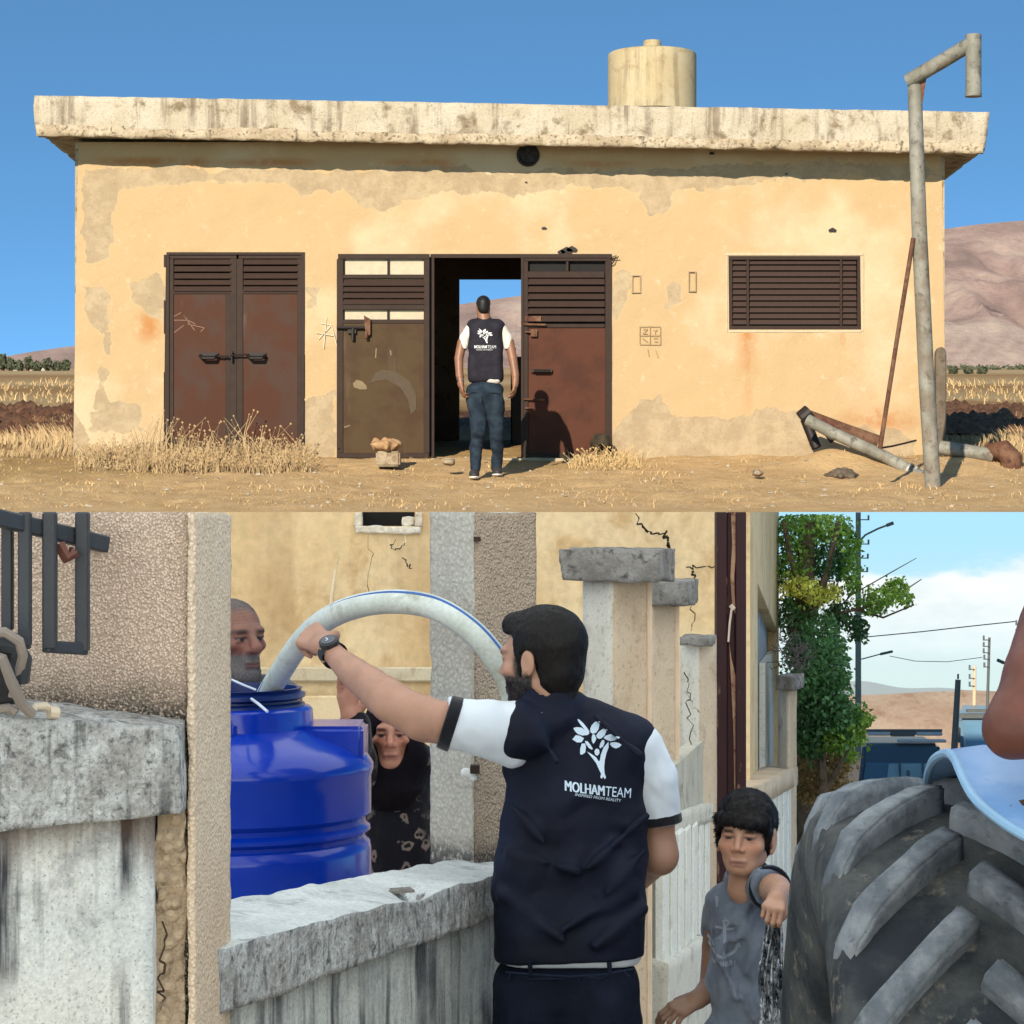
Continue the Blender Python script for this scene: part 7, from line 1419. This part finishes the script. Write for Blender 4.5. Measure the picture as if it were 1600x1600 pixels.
def build_woman():
    y = 9.0; T = thing('person', 'woman in a black headscarf and flowered black robe raising her hand behind the tank', 'person', W(615,1900,y)); skin = np.array(srgb(186,132,110))
    HM = headM(W(613,1149,y), -0.02, -1.0, 1.02, 0.06); s = Sdf(); head_sdf(s, HM, 0.3, 1.1, 0.15); neck_sdf(s, HM)
    parts = [skin_part(s, 0.0034, lambda V: face_col(V, HM, skin, 0, brow=srgb(70,44,40), lip=srgb(136,80,74), old=0.5))]
    s = Sdf(); s.cap(W(562,1160,8.85), W(548,1120,8.8), 0.03, 0.028, 0.02); hand_sdf(s, frameM(W(548,1122,8.8), (-0.12,-0.1,1.0), (-0.5,0.85,0.1)), ((6,12,8),(4,8,6),(4,8,6),(6,12,8)), 1); parts.append(skin_part(s, 0.004, flat(skin*0.92)))
    s = Sdf(); x0 = W(615,1300,y).x; s.ell((x0, y+0.08, 0.95), (0.08,0.05,0.25), 0.05); s.cap((x0-0.06,y+0.08,0.75),(x0-0.06,y+0.08,0.05),0.05,0.04,0.01); s.cap((x0+0.06,y+0.08,0.75),(x0+0.06,y+0.08,0.05),0.05,0.04,0.01); parts.append(skin_part(s, 0.018, flat(skin)))
    V, F, C = join_np(parts); mesh_np('body', V, F, M_SKIN.m, T, True, C)
    s = Sdf(); A = dict(M=HM); s.ell((0,-0.02,0.03), (0.1,0.118,0.112), 0.02, **A).cap((-0.05,0.0,-0.07), (0.05,0.0,-0.07), 0.075, None, 0.04, **A).cap((0,-0.005,-0.09), (0,-0.02,-0.17), 0.085, 0.105, 0.04, **A)
    s.ell((0,0.1,-0.028), (0.058,0.085,0.089), 0.012, '-', **A)
    mesh_np('headscarf', *s.mesh(0.0042, lambda P: fbm(P*np.array([18,18,10]), 3, 4)*0.014), cloth('black_scarf', srgb(14,11,17), 0.95, 0.4, 10, srgb(30,20,28), 0.0).m, T, True)
    mr = Mat('flowered_robe', 0.9, spec=0.1); v = mr.voro(17.0, mr.n('ShaderNodeVectorMath', props={'operation':'ADD'}, i0=mr.vec((1,0.6,1)), i1=mr.n('ShaderNodeVectorMath', props={'operation':'MULTIPLY'}, i0=mr.n('ShaderNodeTexNoise', 1, Scale=26.0, Detail=3.0, Vector=mr.pos), i1=(0.05,0.05,0.05)))); n = mr.noise(60, 3, 0.6); ok = mr.ramp(mr.noise(3.2, 2, 0.5), 0.42, 0.52); zz = mr.ramp(mr.sepx(mr.pos)[2], 1.3, 1.0)
    f = mr.math('MULTIPLY', mr.math('MULTIPLY', mr.ramp(v, 0.36, 0.26), mr.ramp(mr.math('ADD', v, mr.math('MULTIPLY', n, 0.3)), 0.24, 0.34)), mr.math('MULTIPLY', ok, zz)); mr.base(mr.mix(f, mr.mix(mr.noise(7,4), srgb(14,13,20), srgb(24,24,32)), srgb(120,106,100))); mr.bump(mr.noise(16,3), 0.5, 0.02); mr.set('Sheen Weight', 0.2)
    s = Sdf(); s.ell((x0+0.02, y+0.06, 1.0), (0.12,0.1,0.26), 0.06).cap((x0-0.06,y+0.05,1.12), (x0+0.1,y+0.05,1.1), 0.06, None, 0.05).ell((x0+0.02, y+0.06, 0.62), (0.17,0.13,0.4), 0.08).cap((x0,y+0.06,0.5),(x0,y+0.06,0.08),0.16,0.2,0.06)
    s.chain([(x0-0.05,y+0.06,1.08), W(572,1212,y-0.03), W(558,1180,8.9), W(553,1134,8.82)], [0.06,0.06,0.056,0.058], 0.04)
    mesh_np('robe', *s.mesh(0.008, lambda P: fbm(P*np.array([12,12,6]), 3, 14)*0.024), mr.m, T, True)
build_woman()
def build_driver():
    T = thing('person', 'driver seated on the tractor with a bare brown elbow resting on the blue fender', 'person', W(1760,1400,4.6)); skin = np.array(srgb(98,56,44))
    s = Sdf(); s.chain([W(1662,975,4.45), W(1625,1060,4.38), W(1586,1134,4.34)], [0.074,0.064,0.047], 0.03).chain([W(1586,1136,4.34), W(1660,1150,4.3), W(1760,1140,4.26)], [0.047,0.046,0.03], 0.03); hand_sdf(s, frameM(W(1764,1140,4.26), (1,0,0.1), (0,-0.4,1))); s.ell(W(1577,1146,4.33), (0.03,0.03,0.028), 0.03).ell(W(1640,1080,4.36), (0.05,0.05,0.07), 0.04)
    parts = [skin_part(s, 0.0036, lambda V: flat(skin)(V)*(0.85+0.5*ss(-0.3,0.4,fbm(V*25,3,6)))[:, None], lambda P: fbm(P*18,3,2)*0.006)]
    HM = headM(W(1785,800,4.65), 0.2, 1.0, 1.0); s = Sdf(); head_sdf(s, HM); neck_sdf(s, HM); parts.append(skin_part(s, 0.006, lambda V: face_col(V, HM, skin, 0.6)))
    s = Sdf(); s.ell(W(1780,1130,4.65), (0.15,0.1,0.26), 0.05); s.chain([W(1740,1330,4.6), (W(1740,1330,4.6).x, 5.1, 1.3), (W(1740,1330,4.6).x, 5.2, 0.75)], [0.08,0.06,0.045]); s.chain([W(1830,1330,4.6), (W(1830,1330,4.6).x, 5.1, 1.3), (W(1830,1330,4.6).x, 5.2, 0.75)], [0.08,0.06,0.045]); parts.append(skin_part(s, 0.016, flat(skin)))
    V, F, C = join_np(parts); mesh_np('body', V, F, M_SKIN.m, T, True, C)
    s = Sdf(); s.ell(W(1780,1120,4.65), (0.18,0.13,0.28), 0.05).cap(W(1720,950,4.55), W(1880,950,4.6), 0.08, None, 0.05).chain([W(1710,920,4.47), W(1690,950,4.45), W(1668,985,4.42)], [0.085,0.08,0.076], 0.03); s.box(W(1580,1070,4.36), (0.13,0.2,0.06), 0.004, 0.008, '-', None, Matrix.Rotation(0.62,4,'Y'))
    mesh_np('shirt', *s.mesh(0.009, lambda P: fbm(P*12, 3, 4)*0.014), cloth('lilac_shirt', srgb(132,122,160)).m, T, True)
    s = Sdf(); s.ell(W(1785,1330,4.65), (0.19,0.15,0.12), 0.04); s.chain([W(1740,1340,4.6), (W(1740,1330,4.6).x, 5.12, 1.3), (W(1740,1330,4.6).x, 5.22, 0.8)], [0.1,0.08,0.06], 0.03); s.chain([W(1830,1340,4.6), (W(1830,1330,4.6).x, 5.12, 1.3), (W(1830,1330,4.6).x, 5.22, 0.8)], [0.1,0.08,0.06], 0.03); mesh_np('trousers', *s.mesh(0.014), cloth('dark_trousers', srgb(40,42,50)).m, T, True)
    s = Sdf(); s.ell(HM @ Vector((0,-0.02,0.045)), (0.085,0.1,0.09), 0.02); s.box(HM @ Vector((0,0.13,-0.02)), (0.12,0.09,0.09), 0.01, 0.01, '-'); mesh_np('hair', *s.mesh(0.007), M_HAIR.m, T, True)
build_driver()

# ------------------------------------------------------------------ blue tank
def build_tank():
    y = 7.32; c = Vector((W(352,1000,y).x, y, 0)); T = thing('water_tank', 'shiny blue plastic water tank with an open threaded neck behind the low wall', 'water tank', (c.x, y, 0.1))
    M_B = plain('blue_plastic', srgb(3,50,170), 0.16, 0, 0.5, 0.12, 3); M_B.bump(M_B.noise(9, 3, 0.5), 0.08, 0.02)
    R_ = lambda px: L(px-352, y); Z = lambda py: CAMZ+(800-py)*7.06/FPX
    rb = R_(580)
    prof = [(0.05,0.12),(rb-0.04,0.12),(rb,0.17)]
    for zc in (0.35,0.62):
        prof += [(rb,zc-0.05),(rb-0.018,zc-0.02),(rb-0.018,zc+0.0),(rb,zc+0.03)]
    prof += [(rb,Z(1345)),(rb-0.004,Z(1332)),(rb-0.018,Z(1325)),(rb-0.018,Z(1319)),(rb-0.003,Z(1313)),(rb-0.003,Z(1307)),(rb-0.016,Z(1301)),(rb-0.016,Z(1293)),(rb,Z(1285)),(rb,Z(1225)),(rb+0.006,Z(1216)),(rb+0.006,Z(1206)),(rb-0.01,Z(1192)),(rb-0.05,Z(1176)),(rb-0.12,Z(1160)),(R_(500),Z(1152)),(R_(490),Z(1148)),(R_(488),Z(1118)),(R_(484),Z(1114)),(R_(470),Z(1112))]
    b = MB(); b.lathe(prof, c, 96); b.build('body', M_B.m, T, smooth=True)
    Z = lambda py: CAMZ+(800-py)*y/FPX
    nk = [(R_(468),Z(1116)),(R_(468),Z(1107)),(R_(476),Z(1104)),(R_(476),Z(1098)),(R_(468),Z(1095)),(R_(468),Z(1092)),(R_(477),Z(1088)),(R_(477),Z(1082)),(R_(469),Z(1079)),(R_(472),Z(1074)),(R_(464),Z(1074)),(R_(462),Z(1120))]
    b = MB(); b.lathe(nk, c, 72); b.build('neck', plain('dark_blue_plastic', srgb(8,36,100), 0.3, 0, 0.5).m, T, smooth=True)
    # moulded lug on the shoulder right of the neck, and one seen at the left
    for x0, x1, yy in ((462,569,7.26),(300,372,7.1)):
        b = MB(); a = W(x0,1205,yy); e = W(x1,1133 if x0 > 400 else 1125,yy); b.box((a.x, yy-0.05, a.z), (e.x, yy+0.22, e.z)); b.build('shoulder_lug', M_B.m, T, 0.014, 3, True)
    b = MB(); b.tube([W(393,1092,7.1), W(404,1100,6.98), W(418,1112,6.94)], 0.004, 6); b.tube([W(362,1062,7.12), W(380,1070,7.05), W(400,1078,7.04)], 0.003, 5); tag(b.build('string', plain('white_string', srgb(200,214,232)).m), 'short white string tied on the neck of the blue tank', 'string', None, 'thing')
    b = MB()
    for q in range(3): b.box((c.x-0.4+q*0.3, y-0.3, 0.0), (c.x-0.2+q*0.3, y+0.3, 0.118))
    tag(b.build('tank_base', M_CAP.m, None, 0.01), 'concrete blocks under the blue tank', 'block', None, 'thing')
build_tank()

# ------------------------------------------------------------------ tractor: lugged tyre, fender
def build_tractor():
    cx, cy, cz = 0.862, 5.20, 0.703; R_ = 0.70; hw = 0.235; T = thing('tractor', 'tractor with a huge dusty lugged rear tyre under a light blue fender', 'tractor', (cx, cy, 0))
    yaw = math.radians(-0.8); X = Matrix.Translation((cx,cy,cz)) @ Matrix.Rotation(yaw, 4, 'Z')
    mt = Mat('dusty_rubber', 0.9, spec=0.2); n = mt.noise(5, 6, 0.65); c = mt.mix(mt.ramp(n, 0.36, 0.64), srgb(44,50,56), srgb(84,87,87)); c = mt.mix(mt.math('MULTIPLY', mt.ramp(mt.noise(16, 5, 0.7), 0.55, 0.7), 0.5), c, srgb(150,142,128)); mt.base(c); mt.bump(mt.noise(40, 5, 0.65), 0.5, 0.01); mt.bump(mt.voro(60), 0.15, 0.004)
    ml = Mat('worn_lug_rubber', 0.85, spec=0.25); n = ml.noise(9, 6, 0.65); c = ml.mix(ml.ramp(n, 0.36, 0.64), srgb(90,98,106), srgb(134,141,147)); c = ml.mix(ml.math('MULTIPLY', ml.ramp(ml.noise(50, 4, 0.7), 0.58, 0.7), 0.6), c, srgb(64,68,72)); ml.base(c); ml.bump(ml.noise(60, 5, 0.7), 0.5, 0.006)
    def ax(prof, n=120):              # profile (x along the axle, r) swept round the axle
        V = []; m = len(prof)
        for x, r in prof:
            for k in range(n):
                a = 2*math.pi*k/n; V.append(X @ Vector((x, r*math.cos(a), r*math.sin(a))))
        i, k = np.meshgrid(np.arange(m-1), np.arange(n), indexing='ij'); i = i.ravel(); k = k.ravel(); F = np.stack([i*n+k, (i+1)*n+k, (i+1)*n+(k+1)%n, i*n+(k+1)%n], 1); return np.array([tuple(v) for v in V]), F
    pr = [(-0.17,0.36),(-0.20,0.37),(-0.225,0.42),(-0.25,0.50),(-0.262,0.575),(-0.258,0.63),(-0.243,0.668),(-0.225,0.685),(-0.15,0.695),(-0.07,0.702),(0,0.704),(0.07,0.702),(0.15,0.695),(0.225,0.685),(0.243,0.668),(0.258,0.63),(0.262,0.575),(0.25,0.50),(0.225,0.42),(0.20,0.37),(0.17,0.36)]
    V, F = ax(pr); V = V+np.stack([fbm(V*7, 3, q) for q in (1,2,3)], 1)*0.008
    ty = mesh_np('tyre', V, F, mt.m, T, True)
    rim = [(-0.165,0.365),(-0.18,0.36),(-0.165,0.34),(-0.12,0.32),(-0.05,0.31),(-0.03,0.2),(-0.03,0.09),(-0.1,0.085),(-0.1,0.001)]
    V, F = ax(rim, 64); mesh_np('rim', V, F, plain('rusty_rim', srgb(84,58,44), 0.7, 0.2, 0.4, 0.4, 6, 0.2).m, T, True)
    # lugs: two rows of slanting bars, each bar an object turned round the axle
    rad = lambda x: float(np.interp(abs(x), [0,0.15,0.225,0.243,0.258,0.262], [0.704,0.695,0.685,0.668,0.63,0.575]))
    def lug(sgn, seed):
        st = [(0.012,0.0),(0.06,0.048),(0.11,0.10),(0.16,0.152),(0.205,0.2),(0.236,0.24),(0.252,0.265)]
        hs = [0.052,0.056,0.056,0.052,0.042,0.024,0.002]; w = [0.058,0.056,0.056,0.058,0.062,0.066,0.06]; V = []; F = []; k = random.Random(seed)
        for (x, ar), h, ww in zip(st, hs, w):
            th = ar/0.7
            for dv, up in ((-0.58,0),(-0.46,1),(0.46,1),(0.58,0)):
                dx = dv*ww*0.72; dt = dv*ww*0.72/0.7; j = k.uniform(-0.003,0.003); xx = min(x+dx*0.9, 0.258); rr = rad(xx)-0.012+up*(h+0.012); xx = sgn*xx; a = th-dt
                V.append((xx, (rr+j)*math.cos(a), (rr+j)*math.sin(a)))
        m = len(st)
        for i in range(m-1):
            for q in range(3): F.append((i*4+q, (i+1)*4+q, (i+1)*4+q+1, i*4+q+1))
        F += [(0,1,2,3), tuple((m-1)*4+q for q in (3,2,1,0))]
        me = bpy.data.meshes.new('lug'); me.from_pydata(V, [], F); bm = bmesh.new(); bm.from_mesh(me); bmesh.ops.recalc_face_normals(bm, faces=bm.faces)
        bmesh.ops.bevel(bm, geom=[e for e in bm.edges if e.calc_face_angle(0) > 0.5], offset=0.006, segments=2, affect='EDGES'); bmesh.ops.subdivide_edges(bm, edges=[e for e in bm.edges if e.calc_length() > 0.03], cuts=2, use_grid_fill=True)
        P = np.array([v.co[:] for v in bm.verts]); D = np.stack([fbm(P*30, 3, seed+q) for q in (1,2,3)], 1)*0.006
        for v, d in zip(bm.verts, D): v.co += Vector(d)
        bm.to_mesh(me); bm.free(); me.polygons.foreach_set('use_smooth', np.ones(len(me.polygons), bool)); me.materials.append(ml.m); return me
    N = 20; ms = {s_: [lug(s_, 3+s_+q*7) for q in range(3)] for s_ in (-1, 1)}
    for s_ in (-1, 1):
        for i in range(N):
            o = bpy.data.objects.new('lug', ms[s_][i%3]); COL.objects.link(o); o.parent = ty; o.matrix_parent_inverse = parent_inv(ty)
            a = 2*math.pi*(i+(0.5 if s_ > 0 else 0)+0.3)/N+math.pi; o.matrix_basis = X @ Matrix.Rotation(a, 4, 'X')
    # axle and bodywork beyond the frame
    b = MB(); b.tube([X @ Vector((-0.1,0,0)), X @ Vector((0.9,0,0))], 0.09, 16); b.build('axle', plain('axle_iron', (0.03,0.03,0.032), 0.6, 0.4).m, T, smooth=True)
    b = MB(); b.box((cx+0.42, cy-0.35, 0.55), (cx+0.85, cy+1.9, 1.15)); b.build('gearbox', plain('tractor_blue', srgb(70,120,180), 0.5).m, T, 0.05, 2)
    # fender: a bent sheet, wavy worn edge, light blue
    mf = Mat('worn_blue_paint', 0.45, spec=0.4); n = mf.noise(6, 6, 0.6); c = mf.mix(mf.ramp(n, 0.35, 0.65), srgb(92,138,192), srgb(132,164,206)); c = mf.mix(mf.math('MULTIPLY', mf.ramp(mf.noise(13, 6, 0.7), 0.58, 0.7), 0.6), c, srgb(150,176,204)); c = mf.mix(mf.ramp(mf.noise(28, 4, 0.6), 0.69, 0.72), c, srgb(40,48,60)); mf.base(c); mf.bump(mf.noise(8, 3), 0.15, 0.02)
    ed = [(1449,1222,5.28),(1451,1205,5.15),(1458,1189,5.0),(1470,1179,4.85),(1482,1177,4.75),(1492,1186,4.64),(1500,1204,4.56),(1510,1226,4.48),(1524,1248,4.42),(1545,1268,4.37),(1572,1288,4.33),(1600,1305,4.3),(1640,1322,4.28),(1690,1338,4.27)]
    E = smooth_path([W(*q) for q in ed], 4); V = []; F = []
    nx = 10
    far = Vector((0.62,0.02,-0.015))
    for p in E:
        t = (p.y-4.27)/1.0
        for k in range(nx): V.append(p+far*(k/(nx-1))*1.0+Vector((0,0,0.012*math.sin(k*1.1))))
    m = len(E)
    for i in range(m-1):
        for k in range(nx-1): F.append((i*nx+k, i*nx+k+1, (i+1)*nx+k+1, (i+1)*nx+k))
    me = bpy.data.meshes.new('fender'); me.from_pydata([tuple(v) for v in V], [], F); o = link('fender', me, mf.m, T)
    md = o.modifiers.new('thick', 'SOLIDIFY'); md.thickness = 0.012; md.offset = 0; me.polygons.foreach_set('use_smooth', np.ones(len(me.polygons), bool))
    b = MB(); b.tube(E, 0.009, 8); b.build('rolled_edge', plain('edge_blue', srgb(132,172,206), 0.5).m, o, smooth=True)
    b = MB(); q = W(1592,1251,4.27); b.prism([q, q+Vector((0.02,0,0.004)), q+Vector((0.016,0,-0.012)), q+Vector((0.006,0,-0.008))], (0,0.004,0)); b.build('rust_hole', M_CRACK.m, o)
    b = MB(); b.box((0.95, 4.5, 1.16), (1.35, 4.9, 1.22)); b.box((0.97,4.44,1.18),(1.33,4.5,1.42)); b.build('seat', plain('black_seat', (0.03,0.03,0.03), 0.6).m, T, 0.03, 2)
build_tractor()

# ------------------------------------------------------------------ the man walking into the pump house
def build_walker():
    y = YM; T = thing('person', 'man in a black vest and dark jeans walking into the open doorway', 'person', W(760,748,y)); skin = np.array(srgb(150,104,76))*0.6
    D = lambda px, py, d=0.0: W(px, py, y+d); u = y/FPX
    HM = headM(D(755,480), -0.1, 1.0, (34*u)/0.255, -0.05)
    s = Sdf(); head_sdf(s, HM); s.cap(D(755,488), D(757,505), 9.5*u, 12*u, 4*u); parts = [skin_part(s, 0.02, flat(skin))]
    for pts, rs in (([(722,535),(717,560),(718,585),(720,602)],[7.5,7,6,4.8]), ([(796,535),(801,560),(805,585),(805,602)],[7.5,7,6,4.8])):
        s = Sdf(); s.chain([D(px,py,-0.05*i) for i, (px,py) in enumerate(pts)], [r*u for r in rs], 4*u)
        e = D(*pts[-1],-0.15); sg = -1 if pts[0][0] < 750 else 1
        hand_sdf(s, frameM(e+Vector((0,0,0.05)), (0.1*-sg,-0.05,-1.0), (sg*0.9,-0.3,0)) @ Matrix.Scale(1.75,4), ((20,26,20),(24,30,22),(26,32,24),(30,36,26)), sg)
        parts.append(skin_part(s, 0.017, flat(skin)))
    s = Sdf(); s.ell(D(758,550), (18*u,9*u,36*u), 2*u); parts.append(skin_part(s, 0.06, flat(skin)))
    V, F, C = join_np(parts); mesh_np('body', V, F, M_SKIN.m, T, True, C)
    s = Sdf(); A = dict(M=HM); s.ell((0,-0.018,0.045), (0.0845,0.104,0.092), 0.02, **A).ell((0,-0.055,-0.02), (0.068,0.062,0.07), 0.03, **A); s.box((0,0.135,-0.02), (0.12,0.095,0.085), 0.01, 0.012, '-', **A)
    for x in (-1,1): s.box((0.085*x,0.035,-0.085), (0.035,0.06,0.09), 0.01, 0.012, '-', **A); s.ell((0.086*x,-0.006,-0.006), (0.02,0.026,0.036), 0.008, '-', **A)
    mesh_np('hair', *s.mesh(0.018), M_HAIR.m, T, True)
    fold = lambda P: fbm(P*np.array([2.2,2,5.5]), 3, 5)*0.05
    s = Sdf(); s.box(D(759,550), (27.5*u,15*u,52*u), 13*u, 5*u).cap(D(739,509), D(780,509), 9*u, None, 6*u).cap(D(756,495), D(757,504), 10*u, 14*u, 4*u); s.box(D(758,617.5), (2,1,20*u), 0.01, 0.02, '-')
    Mv = cloth('dark_vest', srgb(28,26,32), 0.85, 0.5, 4, srgb(38,36,44), 0.0); vest = mesh_np('vest', *s.mesh(0.022, fold), Mv.m, T, True)
    s = Sdf(); s.chain([D(738,513), D(727,528), D(722,545)], [10*u,9*u,8*u], 4*u).chain([D(781,513), D(791,528), D(796,545)], [10*u,9*u,8*u], 4*u); s.box(D(770,590), (13*u,14.4*u,11*u), 8*u, 1*u).box(D(759,550), (22*u,9*u,45*u), 8*u, 3*u).cap(D(740,512), D(780,512), 7*u, None, 3*u); s.box(D(758,574,0), (2,1,15*u), 0.01, 0.01, '-') if False else None
    s.box(D(720,556), (14*u,1,10*u), 0.01, 0.01, '-'); s.box(D(800,556), (14*u,1,10*u), 0.01, 0.01, '-')
    Ms = cloth('white_shirt', srgb(176,168,158), 0.9, 0.4, 4); sh = mesh_np('tshirt', *s.mesh(0.022), Ms.m, T, True)
    for px in (720.5,797.5):
        b = MB(); b.tube([D(px,544), D(px,547)], 8.6*u, 16); b.build('cuff', Mv.m, sh)
    Mj = cloth('blue_grey_jeans', srgb(24,32,42), 0.9, 0.7, 5, srgb(40,52,62), 0.0); s = Sdf(); s.ell(D(758,612), (29*u,18*u,20*u), 8*u); s.chain([D(745,625), D(748,672,-0.05), D(744,700,0.1), D(743,736,-0.05)], [16*u,12*u,9.5*u,7.5*u], 5*u).chain([D(773,625), D(775,672,0.1), D(777,700,0.2), D(776,732,0.35)], [16*u,12*u,9.5*u,7.5*u], 5*u); s.box(D(758,584), (2,1,13*u), 0.01, 0.01, '-')
    je = mesh_np('jeans', *s.mesh(0.024, lambda P: fbm(P*np.array([3,3,8]), 3, 15)*0.07), Mj.m, T, True)
    for pts in ([(735,612),(752,613),(752,628)],[(766,613),(783,612),(783,627)]):
        b = MB(); b.tube([D(*q,-19*u) for q in pts], 0.7*u, 5); b.build('pocket_seam', cloth('seam_dark', srgb(26,34,44)).m, je)
    for px, py, d, ln in ((741,742,-0.1,1),(777,738,0.3,0.8)):
        s = Sdf(); s.ell(D(px,py,d), (8*u,0.2,5*u), 0.02).ell(D(px,py-3,d), (8*u,0.14,6*u), 0.02); o = mesh_np('shoe', *s.mesh(0.02), plain('dark_trainer', srgb(44,42,44)).m, T, True)
        s = Sdf(); s.ell(D(px,py+4,d-0.02), (9*u,0.24,2.6*u), 0.02); mesh_np('sole', *s.mesh(0.016), plain('white_sole', srgb(196,190,182)).m, o, True)
    b = MB(); b.tube([D(714,594,-0.12), D(725,594,-0.12)], 6*u, 14); b.build('wristwatch', plain('watch_black', (0.01,0.01,0.01), 0.4).m, T)
    bv = bvh_of(vest); k = 25/710; Mw = plain('white_print_sunny', srgb(190,190,190), 0.8)
    print_on('emblem', poly_me(LEAFQ), lambda x, yy: D(757+(x-505)*k, 508+(yy-118)*k*0.78, -1), bv, Mw.m, vest, 0.015, 1)
    def word(nm, txt, x0, y0, h, w, bold):
        me = text_outline(txt, 1.0, bold); xs = [v.co.x for v in me.vertices]; ys = [v.co.y for v in me.vertices]; a, b_, c, d_ = min(xs), max(xs), min(ys), max(ys)
        print_on(nm, me, lambda x, yy: D(x0+(x-a)/(b_-a)*w, y0-(yy-c)/(d_-c)*h, -1), bv, Mw.m, vest, 0.015, 0)
    word('lettering', 'MOLHAM', 740, 539.5, 5.2, 20, 0.03); word('lettering', 'TEAM', 761, 539.5, 5, 13.5, 0.0); word('small_lettering', 'INSPIRED FROM REALITY', 743, 542.5, 1.6, 27, 0.0)
build_walker()
